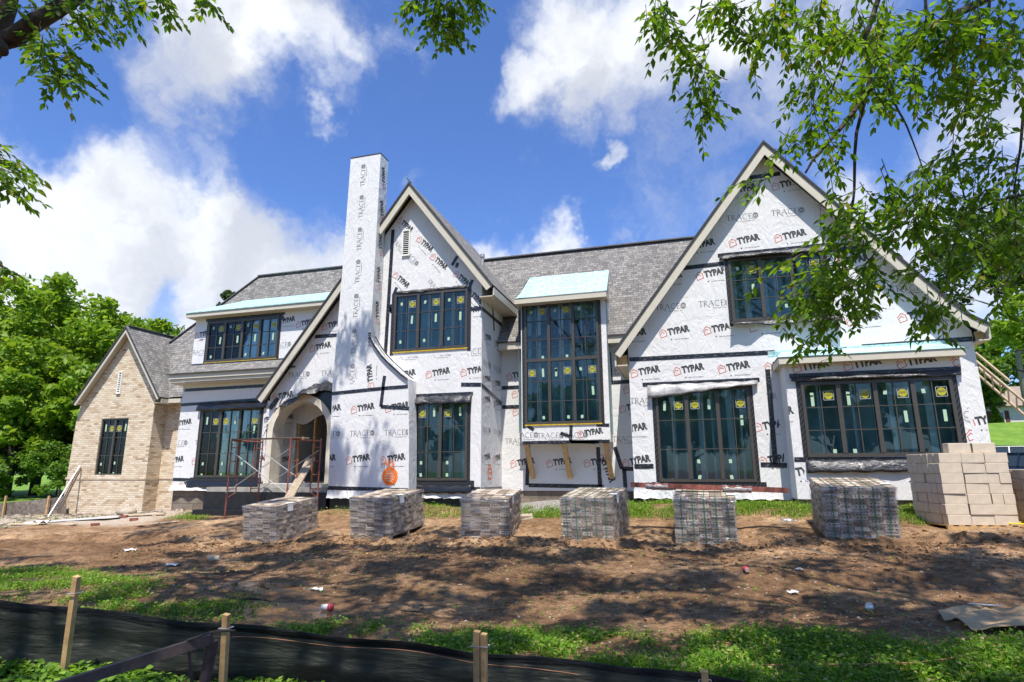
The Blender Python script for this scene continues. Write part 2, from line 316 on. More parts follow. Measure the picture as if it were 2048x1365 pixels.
n.out(n('ShaderNodeMixShader', {0: n.math('MULTIPLY', lit_below_hem, 0.12), 1: bs, 2: tl}).outputs[0]); M['silt_fabric'] = m
# ground
m, nt = newmat('ground'); n = N(nt); o = n('ShaderNodeTexCoord').outputs['Object']
sx = n('ShaderNodeSeparateXYZ', {0: o}); X, Y = sx.outputs[0], sx.outputs[1]
n1 = n.noise(0.55, o, 6, 0.65).outputs[0]; n2 = n.noise(5.0, o, 6, 0.7).outputs[0]; n3 = n.noise(45, o, 4, 0.7).outputs[0]
c = n.ramp(n1, [(0.30, (0.165, 0.093, 0.048)), (0.5, (0.30, 0.18, 0.095)), (0.72, (0.52, 0.35, 0.205))])
c = n.mix(0.85, c, n.ramp(n2, [(0.30, (0.16, 0.15, 0.14)), (0.5, (0.48, 0.48, 0.48)), (0.70, (0.80, 0.79, 0.77))]), 'OVERLAY')
n4 = n.noise(16, o, 5, 0.75).outputs[0]
c = n.mix(0.6, c, n.ramp(n4, [(0.34, (0.18, 0.17, 0.16)), (0.5, (0.5, 0.5, 0.5)), (0.66, (0.78, 0.78, 0.78))]), 'OVERLAY')
c = n.mix(0.55, c, n.ramp(n3, [(0.3, (0.3, 0.3, 0.3)), (0.7, (0.72, 0.72, 0.72))]), 'OVERLAY')
damp_shade = n.maprange(n.math('ADD', Y, n.math('MULTIPLY', n.math('SUBTRACT', n1, 0.5), 9.0)), 11.8, 9.2)
c = n.mix(damp_shade, c, n.mix(1.0, c, (0.78, 0.75, 0.73, 1), 'MULTIPLY'))  # front soil darkened: damp, with tree shade put into the colour
peb = n('ShaderNodeTexVoronoi', {'Vector': o, 'Scale': 38.0, 'Randomness': 1.0}); pm = n.maprange(peb.outputs['Distance'], 0.16, 0.10)
pick = n.math('GREATER_THAN', n('ShaderNodeSeparateColor', {0: peb.outputs['Color']}).outputs[0], 0.90)
pm = n.math('MULTIPLY', pm, pick)
c = n.mix(pm, c, (0.50, 0.44, 0.35, 1))
# paler construction dust near the brick wing and gravel by the stair tower
def dist2(cx, cy, sxx, syy):
    a = n.math('MULTIPLY', n.math('SUBTRACT', X, cx), 1/sxx); b = n.math('MULTIPLY', n.math('SUBTRACT', Y, cy), 1/syy)
    return n.math('ADD', n.math('SQRT', n.math('ADD', n.math('MULTIPLY', a, a), n.math('MULTIPLY', b, b))), n.math('MULTIPLY', n.math('SUBTRACT', n2, 0.5), 1.1))
c = n.mix(n.maprange(dist2(-18, 14.3, 4.2, 1.5), 1.1, 0.7, 0, 0.85), c, n.ramp(n3, [(0.3, (0.42, 0.34, 0.25)), (0.7, (0.62, 0.55, 0.46))]))
gv = n('ShaderNodeTexVoronoi', {'Vector': o, 'Scale': 26.0}).outputs['Color']
c = n.mix(n.maprange(dist2(-3.4, 15.6, 2.3, 1.5), 1.1, 0.85, 0, 0.9), c, n.ramp(n('ShaderNodeSeparateColor', {0: gv}).outputs[0], [(0.0, (0.22, 0.20, 0.18)), (1.0, (0.50, 0.47, 0.43))]))
# lawns away from the house
la = n.maprange(n.math('ADD', X, n.math('MULTIPLY', n2, 2.0)), -21.5, -23.5); lb = n.maprange(n.math('ADD', X, n.math('MULTIPLY', n2, 1.5)), 12.5, 14.0); lc = n.maprange(Y, 23.0, 26.0)
lawn = n.math('MAXIMUM', n.math('MAXIMUM', la, lb), lc)
gr = n.mix(0.5, n.ramp(n.noise(1.2, o, 6, 0.7).outputs[0], [(0.3, (0.10, 0.20, 0.025)), (0.7, (0.20, 0.33, 0.045))]), n.ramp(n.noise(30, o, 4, 0.7).outputs[0], [(0.3, (0.3, 0.3, 0.3)), (0.7, (0.7, 0.7, 0.7))]), 'OVERLAY')
c = n.mix(lawn, c, gr)
wet = n.maprange(n.math('MINIMUM', dist2(-4.35, 5.85, 0.85, 0.55), dist2(-5.2, 6.7, 1.0, 0.4)), 0.95, 0.65)
c = n.mix(wet, c, n.mix(1.0, c, (0.55, 0.5, 0.45, 1), 'MULTIPLY'))
rg = n.mixf(wet, 0.92, 0.05)
hh = n.math('ADD', n.math('ADD', n.math('MULTIPLY', n2, 1.0), n.math('MULTIPLY', n4, 0.7)), n.math('ADD', n.math('MULTIPLY', n3, 0.35), n.math('MULTIPLY', pm, 0.3)))
hh = n.math('MULTIPLY', hh, n.mixf(wet, 1.0, 0.03))
n.out(n.bsdf(c, rg, n.mixf(wet, 0.2, 0.7), 0, n.bump(hh, 1.0, 0.075))); M['ground'] = m
m, nt = newmat('bottle_plastic'); n = N(nt)
g = n('ShaderNodeBsdfGlossy', {'Color': (1, 1, 1, 1), 'Roughness': 0.08}).outputs[0]; t = n('ShaderNodeBsdfTransparent', {'Color': (0.93, 0.95, 0.97, 1)}).outputs[0]
n.out(n('ShaderNodeMixShader', {0: 0.35, 1: t, 2: g}).outputs[0]); M['bottle_plastic'] = m

# ------------------------------------------------------------------ mesh helpers
class MB:
    def __init__(s): s.v = []; s.f = []; s.m = []
    def add(s, vs, fs, mi=0):
        b = len(s.v); s.v += [tuple(v) for v in vs]; s.f += [tuple(b+i for i in f) for f in fs]; s.m += [mi]*len(fs); return s
    def box(s, a, b, mi=0, rz=0.0, c=None, jit=0.0):
        x0, y0, z0 = a; x1, y1, z1 = b
        vs = [Vector(p) for p in ((x0,y0,z0),(x1,y0,z0),(x1,y1,z0),(x0,y1,z0),(x0,y0,z1),(x1,y0,z1),(x1,y1,z1),(x0,y1,z1))]
        if jit: vs = [v+Vector([random.uniform(-jit, jit) for _ in range(3)]) for v in vs]
        if rz:
            c = Vector(c) if c else Vector(((x0+x1)/2, (y0+y1)/2, 0)); Rm = Matrix.Rotation(rz, 3, 'Z')
            vs = [Rm @ (v-c) + c for v in vs]
        return s.add(vs, [(0,3,2,1),(4,5,6,7),(0,1,5,4),(1,2,6,5),(2,3,7,6),(3,0,4,7)], mi)
    def quad(s, a, b, c, d, mi=0): return s.add([a, b, c, d], [(0, 1, 2, 3)], mi)
    def bar(s, p, q, w, h, up=(0, 0, 1), mi=0):
        p, q = Vector(p), Vector(q); d = (q-p).normalized(); u = Vector(up); r = d.cross(u)
        if r.length < 1e-4: r = d.cross(Vector((1, 0, 0)))
        r.normalize(); u = r.cross(d); vs = []
        for e in (p, q):
            for a, b in ((-1,-1),(1,-1),(1,1),(-1,1)): vs.append(e + r*a*w/2 + u*b*h/2)
        return s.add(vs, [(3,2,1,0),(4,5,6,7),(0,1,5,4),(1,2,6,5),(2,3,7,6),(3,0,4,7)], mi)
    def tube(s, pts, rad, seg=8, mi=0, cap=True):
        pts = [Vector(p) for p in pts]; k = len(pts); rr = rad if isinstance(rad, (list, tuple)) else [rad]*k
        vs = []; prev = None
        for i, p in enumerate(pts):
            d = (pts[min(i+1, k-1)]-pts[max(i-1, 0)]).normalized()
            a = prev if prev is not None else (Vector((0, 0, 1)) if abs(d.z) < 0.9 else Vector((1, 0, 0)))
            a = (a - d*a.dot(d)).normalized(); prev = a; b = d.cross(a)
            for j in range(seg): t = 2*math.pi*j/seg; vs.append(p + (a*math.cos(t)+b*math.sin(t))*rr[i])
        fs = [(i*seg+j, i*seg+(j+1) % seg, (i+1)*seg+(j+1) % seg, (i+1)*seg+j) for i in range(k-1) for j in range(seg)]
        if cap: fs += [tuple(range(seg-1, -1, -1)), tuple((k-1)*seg+j for j in range(seg))]
        return s.add(vs, fs, mi)
    def lathe(s, prof, seg=16, mi=0, mat=None):
        vs = []
        for r, z in prof:
            for j in range(seg):
                t = 2*math.pi*j/seg; v = Vector((r*math.cos(t), r*math.sin(t), z)); vs.append(mat @ v if mat else v)
        k = len(prof)
        fs = [(i*seg+j, i*seg+(j+1) % seg, (i+1)*seg+(j+1) % seg, (i+1)*seg+j) for i in range(k-1) for j in range(seg)]
        fs += [tuple(range(seg-1, -1, -1)), tuple((k-1)*seg+j for j in range(seg))]
        return s.add(vs, fs, mi)
    def prism(s, poly, y0, y1, mi=0):      # poly in (x,z), extruded along y
        k = len(poly); tri = tessellate_polygon([[Vector((x, z, 0)) for x, z in poly]])
        vs = [(x, y0, z) for x, z in poly]+[(x, y1, z) for x, z in poly]
        fs = [tuple(t) for t in tri]+[tuple(k+i for i in reversed(t)) for t in tri]
        fs += [(i, (i+1) % k, k+(i+1) % k, k+i) for i in range(k)]
        return s.add(vs, fs, mi)
    def grid(s, P, mi=0):                   # P[i][j] points
        a, b = len(P), len(P[0]); vs = [p for row in P for p in row]
        return s.add(vs, [(i*b+j, (i+1)*b+j, (i+1)*b+j+1, i*b+j+1) for i in range(a-1) for j in range(b-1)], mi)
    def build(s, name, mats, parent=None, smooth=False, local=False, loc=None, recalc=True):
        me = bpy.data.meshes.new(name); off = Vector((0, 0, 0))
        if not local:
            if parent is not None: off = world_loc(parent)
            elif loc is not None: off = Vector(loc)
        me.from_pydata([(v[0]-off.x, v[1]-off.y, v[2]-off.z) for v in s.v], [], s.f)
        mats = mats if isinstance(mats, (list, tuple)) else [mats]
        for q in mats: me.materials.append(M[q])
        if len(mats) > 1: me.polygons.foreach_set('material_index', s.m)
        if recalc:
            bm = bmesh.new(); bm.from_mesh(me); bmesh.ops.recalc_face_normals(bm, faces=bm.faces); bm.to_mesh(me); bm.free()
        autouv(me, off)
        if smooth: me.polygons.foreach_set('use_smooth', [True]*len(me.polygons))
        me.update(); o = bpy.data.objects.new(name, me); COL.objects.link(o)
        if parent is not None: o.parent = parent
        elif not local and loc is not None: o.location = off
        return o
def world_loc(o):
    v = Vector((0, 0, 0))
    while o is not None: v += o.location; o = o.parent
    return v
def autouv(me, off):
    uvl = me.uv_layers.new(name='uv'); k = len(me.loops)
    if k > 60000: return
    dat = [0.0]*(2*k); vs = me.vertices
    for p in me.polygons:
        nn = p.normal; u = Vector((0, 0, 1)).cross(nn)
        if u.length < 1e-3: u = Vector((1, 0, 0))
        u.normalize()
        if abs(u.x) > abs(u.y) and u.x < 0 or abs(u.y) >= abs(u.x) and u.y < 0: u = -u
        v = nn.cross(u)
        if v.z < 0 or (abs(v.z) < 1e-4 and v.y < 0): v = -v
        for li in p.loop_indices:
            c = vs[me.loops[li].vertex_index].co + off; dat[2*li] = c.dot(u); dat[2*li+1] = c.dot(v)
    uvl.data.foreach_set('uv', dat)
def tag(o, label=None, cat=None, group=None, kind=None):
    if label: o['label'] = label
    if cat: o['category'] = cat
    if group: o['group'] = group
    if kind: o['kind'] = kind
    return o
def thing(name, label, cat, loc=(0, 0, 0), rz=0.0, group=None):
    o = bpy.data.objects.new(name, None); COL.objects.link(o); o.location = loc; o.rotation_euler = (0, 0, rz); o.empty_display_size = 0.2
    return tag(o, label, cat, group)
def copy_tree(o, parent=None):
    c = o.copy(); COL.objects.link(c); c.parent = parent
    for ch in list(o.children): copy_tree(ch, c)
    return c
def soup(name, V, F, mat, parent=None, loc=None, uvs=False):
    V = np.asarray(V, dtype=np.float32); F = np.asarray(F, dtype=np.int32); off = np.zeros(3, dtype=np.float32)
    if parent is not None: off = np.array(world_loc(parent), dtype=np.float32)
    elif loc is not None: off = np.array(loc, dtype=np.float32)
    me = bpy.data.meshes.new(name); k = F.shape[1]
    me.vertices.add(len(V)); me.vertices.foreach_set('co', (V-off).ravel())
    me.loops.add(F.size); me.loops.foreach_set('vertex_index', F.ravel())
    me.polygons.add(len(F)); me.polygons.foreach_set('loop_start', np.arange(0, F.size, k, dtype=np.int32))
    me.materials.append(M[mat]); me.update(calc_edges=True); me.validate()
    o = bpy.data.objects.new(name, me); COL.objects.link(o)
    if parent is not None: o.parent = parent
    elif loc is not None: o.location = loc
    return o

# ------------------------------------------------------------------ ground
GP = np.array([(-1,-3,.05),(0,0,0),(4,0,.05),(-3.6,2.4,.36),(-4.6,2.2,.42),(-6,3.0,.38),(-2.5,2.9,.24),(-1.1,3.5,.08),(0.5,4,.03),(3,4,.05),(-7.5,5.5,.2),(-3.6,5,.06),(-1,6,.05),
 (2.5,6.5,.08),(5,7,.2),(-8,8.5,.05),(-12,9,.0),(-9.2,11.5,-.03),(-6.5,11.5,.13),(-4,11.5,.19),(-2,11.5,.22),(.2,11.5,.24),(2.7,11.5,.34),(4.6,12.5,.53),(6.5,12.7,.68),(-19,15.5,.2),(-17,15.9,.28),
 (-20.5,15.3,.17),(-15,15.2,.42),(-13,14.2,.36),(-11,14.3,.42),(-9,14.3,.6),(-7,14.9,.73),(-3,15.2,.84),(-.3,14.9,.86),(2,14.3,.86),(5,14.1,.9),(7,15,.95),(-7,13.1,.40),(-5,13.1,.46),(-3,13.2,.52),(-1,13.2,.52),(1,13.1,.54),(3,13.0,.56),(-9,13,.25),(-15,12.5,.05),(-20,12,-.02),(-24,14,-.05),
 (-30,20,-.3),(-50,45,-.3),(-20,45,-.2),(-70,70,-.2),(9,18,.85),(12,22,1.0),(10,24,1.2),(20,30,1.5),(16,45,3.0),(24,62,5.2),(35,60,5.5),(60,100,7),(0,40,1.2),(-20,80,0),(-12,-4,.3),(12,-4,.1),(-40,0,.2),(40,0,.3),(0,-60,0),(60,10,1),(20,200,8),(-100,200,0)], dtype=float)
def vnoise(x, y, f, seed=0):
    x = x*f; y = y*f; xi = np.floor(x).astype(np.int64); yi = np.floor(y).astype(np.int64); fx = x-xi; fy = y-yi
    fx = fx*fx*(3-2*fx); fy = fy*fy*(3-2*fy)
    def h(a, b): q = (a*374761393 + b*668265263 + seed*1274126177) & 0xffffffff; q = ((q ^ (q >> 13))*1274126177) & 0xffffffff; return ((q ^ (q >> 16)) & 0xffff)/65535.0
    return (h(xi, yi)*(1-fx)+h(xi+1, yi)*fx)*(1-fy)+(h(xi, yi+1)*(1-fx)+h(xi+1, yi+1)*fx)*fy - 0.5
def gbase(X, Y):
    X = np.atleast_1d(np.asarray(X, float)); Y = np.atleast_1d(np.asarray(Y, float)); num = np.zeros_like(X); den = np.zeros_like(X)
    for x, y, z in GP:
        d2 = (X-x)**2+(Y-y)**2+0.8; w = d2**-1.9; num += w*z; den += w
    return num/den
def gheight(X, Y):
    X = np.atleast_1d(np.asarray(X, float)); Y = np.atleast_1d(np.asarray(Y, float)); z = gbase(X, Y)
    near = np.clip((26-np.hypot(X, Y))/8, 0, 1)
    d = 0.09*vnoise(X, Y, 0.45, 1)+0.05*vnoise(X, Y, 1.4, 2)+0.035*vnoise(X, Y, 4.0, 3)+0.016*vnoise(X, Y, 10.0, 4)
    # track ruts in front of the packs
    for (yc, wd, dp) in ((10.75, .17, .07), (9.75, .22, .035), (8.0, .2, .03)):
        yy = yc+0.25*np.sin(X*0.5)+0.5*vnoise(X, Y*0, 0.35, 9)
        e = np.exp(-((Y-yy)/wd)**2); d += -dp*e + dp*1.3*np.exp(-((Y-yy-2*wd)/wd)**2)*(0.55+1.6*np.clip(vnoise(X, Y, 5, 5), -.3, .5))
    lump = np.exp(-((Y-11.0)/.35)**2)*np.clip(vnoise(X, Y, 3.0, 6)+.1, 0, 1)*0.13*(X > -9.5)*(X < 1.2)
    calm = np.clip(np.minimum(np.hypot((X+4.5)/1.3, (Y-5.8)/1.0)-0.5, 1), 0.05, 1)
    wallz = np.clip((15.0-Y)/0.8, 0.15, 1)
    return z + (d*near*calm*0.9 + lump)*wallz
def seg(a, b, st): return list(np.arange(a, b, st))
gx = np.array(sorted(set(np.round([-400,-250,-160,-110,-80,-60,-48,-40,-34,-30,-27,-25]+seg(-23.5,-12,.16)+seg(-12,7,.055)+seg(7,13,.2)+[13.5,14.5,16,18,20,23,27,32,38,46,56,70,90,130,200,300,400], 3))))
gy = np.array(sorted(set(np.round([-300,-150,-80,-40,-20,-10,-6,-4,-2,-1,0,.5,1,1.5]+seg(2,13,.055)+seg(13,17,.12)+seg(17,26,.8)+[27,29,32,36,40,45,50,56,63,72,85,100,130,180,260,400,700], 3))))
GX, GY = np.meshgrid(gx, gy, indexing='ij'); GZ = gheight(GX.ravel(), GY.ravel())
nx, ny = len(gx), len(gy); V = np.stack([GX.ravel(), GY.ravel(), GZ], 1)
ii, jj = np.meshgrid(np.arange(nx-1), np.arange(ny-1), indexing='ij'); q = (ii*ny+jj).ravel()
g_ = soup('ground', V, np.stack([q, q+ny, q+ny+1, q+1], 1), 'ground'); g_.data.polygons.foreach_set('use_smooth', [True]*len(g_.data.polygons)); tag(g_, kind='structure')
def gz(x, y): return float(gheight([x], [y])[0])
def atg(px, py, dz=0.0):
    z = 0.2
    for _ in range(25):
        d = ray(px, py); t = (z+dz-EYE)/d.z
        if t < 0: break
        p = Vector((d.x*t, d.y*t, 0)); z = 0.5*z+0.5*gz(p.x, p.y)
    return Vector((p.x, p.y, gz(p.x, p.y)))

# ------------------------------------------------------------------ printed wrap artwork (flat triangles)
_tc = {}
def text_tris(body, bold=0.0, shear=0.0):
    k = (body, bold, shear)
    if k in _tc: return _tc[k]
    cu = bpy.data.curves.new('t', 'FONT'); cu.body = body; cu.offset = bold; cu.shear = shear; cu.resolution_u = 3; cu.fill_mode = 'BOTH'
    o = bpy.data.objects.new('t', cu); COL.objects.link(o); dg = bpy.context.evaluated_depsgraph_get(); me = o.evaluated_get(dg).to_mesh()
    me.calc_loop_triangles(); vs = [(v.co.x, v.co.y) for v in me.vertices]; T = [[vs[i] for i in t.vertices] for t in me.loop_triangles]
    T = [t for t in T if abs((t[1][0]-t[0][0])*(t[2][1]-t[0][1])-(t[2][0]-t[0][0])*(t[1][1]-t[0][1])) > 1e-9]
    o.evaluated_get(dg).to_mesh_clear(); bpy.data.objects.remove(o); bpy.data.curves.remove(cu)
    xs = [p[0] for t in T for p in t]; ys = [p[1] for t in T for p in t]; x0, x1 = min(xs), max(xs); y0 = 0; y1 = max(ys)
    T = [[((p[0]-x0)/(x1-x0), (p[1]-y0)/(y1-y0)) for p in t] for t in T]; _tc[k] = T; return T
def stroke(pts, w, closed=False):
    T = []; k = len(pts); rng_ = range(k if closed else k-1)
    for i in rng_:
        a, b = pts[i], pts[(i+1) % k]; dx, dy = b[0]-a[0], b[1]-a[1]; L = math.hypot(dx, dy) or 1; ex, ey = dx/L*w/2, dy/L*w/2; nx_, ny_ = -dy/L*w/2, dx/L*w/2
        A = (a[0]+nx_-ex*.6, a[1]+ny_-ey*.6); B = (a[0]-nx_-ex*.6, a[1]-ny_-ey*.6); Cc = (b[0]-nx_+ex*.6, b[1]-ny_+ey*.6); D = (b[0]+nx_+ex*.6, b[1]+ny_+ey*.6)
        T += [[A, B, Cc], [A, Cc, D]]
    return T
def xf(T, s=1.0, sx=None, sy=None, rot=0.0, dx=0.0, dy=0.0):
    sx = s if sx is None else sx; sy = s if sy is None else sy; c, n_ = math.cos(rot), math.sin(rot)
    return [[(p[0]*sx*c-p[1]*sy*n_+dx, p[0]*sx*n_+p[1]*sy*c+dy) for p in t] for t in T]
def art_typar():
    K = {}
    K['ink_black'] = xf(text_tris('TYPAR', 0.06), sx=.45, sy=.14, rot=R_(8), dx=.18, dy=-.01)
    house = stroke([(0,.05),(.07,.125),(.14,.085),(.155,-.02),(.03,-.055),(.015,.02),(.065,.065),(.105,.045)], .013)
    K['ink_red'] = xf(house, rot=R_(3), dy=-.01)
    small = xf(text_tris('BUILT FOR THE ELEMENTS', 0.02), sx=.28, sy=.017, dx=.31, dy=-.115)
    K['ink_black'] = K['ink_black'] + small + [[(.23,-.12),(.255,-.12),(.255,-.095)], [(.23,-.12),(.255,-.095),(.23,-.095)]]
    return K
def art_trace():
    T = []; w = .0115; h = .115
    def S_(p, ww=w): T.extend(stroke(p, ww))
    x = 0;   S_([(x+.045, 0), (x+.045, h)], .013); S_([(x, h-.012), (x+.004, h), (x+.09, h), (x+.095, h-.012)], .006); S_([(x+.03, 0), (x+.06, 0)], .005)
    x = .115; S_([(x, 0), (x, h)], .013); S_([(x, h), (x+.03, h), (x+.048, h-.015), (x+.05, h-.035), (x+.03, h-.055), (x, h-.058)], .007); S_([(x+.02, h-.058), (x+.105, -.035)], .010); S_([(x-.014, 0), (x+.014, 0)], .005)
    x = .215; S_([(x-.02, 0), (x+.035, h)], .006); S_([(x+.035, h), (x+.08, 0)], .013); S_([(x, .045), (x+.06, .045)], .005)
    x = .375; c = []
    for i in range(11): t = R_(50+i*26); c.append((x+.052*math.cos(t), h/2+.06*math.sin(t)))
    S_(c, .008)
    x = .45; S_([(x, 0), (x, h)], .013); S_([(x, h), (x+.06, h), (x+.063, h-.014)], .006); S_([(x, h*.52), (x+.045, h*.52)], .006); S_([(x, 0), (x+.062, 0), (x+.068, .014)], .006)
    oc = [(.575+.058*math.cos(R_(22.5+45*i)), .055+.066*math.sin(R_(22.5+45*i))) for i in range(8)]; oc[5] = (.555, -.01); oc[6] = (.595, -.01)
    T.extend(stroke(oc, .006, True)); ic = [(.575+.036*math.cos(R_(30*i)), .057+.043*math.sin(R_(30*i))) for i in range(12)]
    T.extend(stroke(ic, .014, True)); T.extend(stroke([(.575, .02), (.575, .09)], .010)); T.extend(stroke([(.56, .05), (.59, .05)], .008))
    T.extend(xf(text_tris('Construction, Inc.', 0.0, 0.35), sx=.28, sy=.028, dx=.27, dy=-.055))
    return {'ink_grey': T}
ART = {'T': art_typar(), 'R': art_trace()}
def clip_tri(t, poly):
    P = list(t)
    k = len(poly)
    for i in range(k):
        a, b = poly[i], poly[(i+1) % k]; Q = []
        if not P: return []
        def side(p): return (b[0]-a[0])*(p[1]-a[1])-(b[1]-a[1])*(p[0]-a[0])
        for j in range(len(P)):
            p, q = P[j], P[(j+1) % len(P)]; sp, sq = side(p), side(q)
            if sp >= 0: Q.append(p)
            if (sp >= 0) != (sq >= 0): u = sp/(sp-sq); Q.append((p[0]+(q[0]-p[0])*u, p[1]+(q[1]-p[1])*u))
        P = Q
    return P
def prints(parent, place, clip, items, holes=(), name='wrap_print'):  # all the ink of one colour on one sheet
    """items: (kind, x, y, rot, scale); place(u,v)->3D; clip: ccw convex polygon; holes: rects"""
    by = {}
    for kind, x, y, rot, s in items:
        for mat, T in ART[kind].items():
            for t in xf(T, s*1.2, rot=rot, dx=x, dy=y):
                cx = sum(p[0] for p in t)/3; cy = sum(p[1] for p in t)/3
                if any(a < cx < c and b < cy < d for a, b, c, d in holes): continue
                P = clip_tri(t, clip)
                if len(P) >= 3: by.setdefault(mat, []).append(P)
    allp = [place(*p) for L in by.values() for P in L for p in P]
    if not allp: return
    cx, cy, cz = (sum(p[i] for p in allp)/len(allp) for i in range(3)); off = world_loc(parent); best = None
    for o in [parent]+list(parent.children):
        if o.type != 'MESH' or ('wall' not in o.name and 'chimney' not in o.name): continue
        c = np.array([v[:] for v in o.bound_box]); lo, hi = c.min(0)+off[:], c.max(0)+off[:]; e = .03
        if lo[0]-e < cx < hi[0]+e and lo[1]-e < cy < hi[1]+e and lo[2]-.2 < cz < hi[2]+.2:
            d = np.prod(np.maximum(hi-lo, .1)); best = (d, o) if best is None or d < best[0] else best
    o = best[1]; me = o.data; bm = bmesh.new(); bm.from_mesh(me)
    for mat, L in by.items():
        if mat not in me.materials: me.materials.append(M[mat])
        mi = [q.name for q in me.materials].index(mat)
        for P in L:
            vs = [bm.verts.new(Vector(place(*p))-off) for p in P]
            try: f = bm.faces.new(vs); f.material_index = mi
            except ValueError: pass
    bm.to_mesh(me); bm.free(); me.update()

# ------------------------------------------------------------------ the house
HB = Vector((-6.5, 16.0, 0.8))
H = thing('house', 'large unfinished house wrapped in white printed membrane with grey shingle roofs and a brick wing', 'house', HB)
def boxes(name, mat, parent, *bs):
    for a, b in bs: MB().box(a, b).build(name, mat, parent)
def yplace(Y): return lambda u, v: (u, Y, v)
def xplace(X): return lambda u, v: (X, u, v)
def wall_panel(name, poly, Y, mat='wrap', holes=(), parent=H, depth=0.12, back=True):
    """wall facing -Y: polygon in (X,Z) with rectangular / polygon holes, with thickness"""
    hp = []
    for h in holes: hp.append([(h[0], h[1]), (h[0], h[3]), (h[2], h[3]), (h[2], h[1])] if len(h) == 4 and not isinstance(h[0], tuple) else list(h))
    loops = [poly]+hp; flat = [p for l in loops for p in l]
    tri = tessellate_polygon([[Vector((x, z, 0)) for x, z in l] for l in loops]); k = len(flat)
    mb = MB(); vs = [(x, Y, z) for x, z in flat]+[(x, Y+depth, z) for x, z in flat]
    fs = [tuple(t) for t in tri]+[tuple(k+i for i in reversed(t)) for t in tri]; b = 0
    for l in loops:
        for i in range(len(l)): a_, c_ = b+i, b+(i+1) % len(l); fs.append((a_, c_, k+c_, k+a_))
        b += len(l)
    mb.add(vs, fs); return mb.build(name, mat, parent)
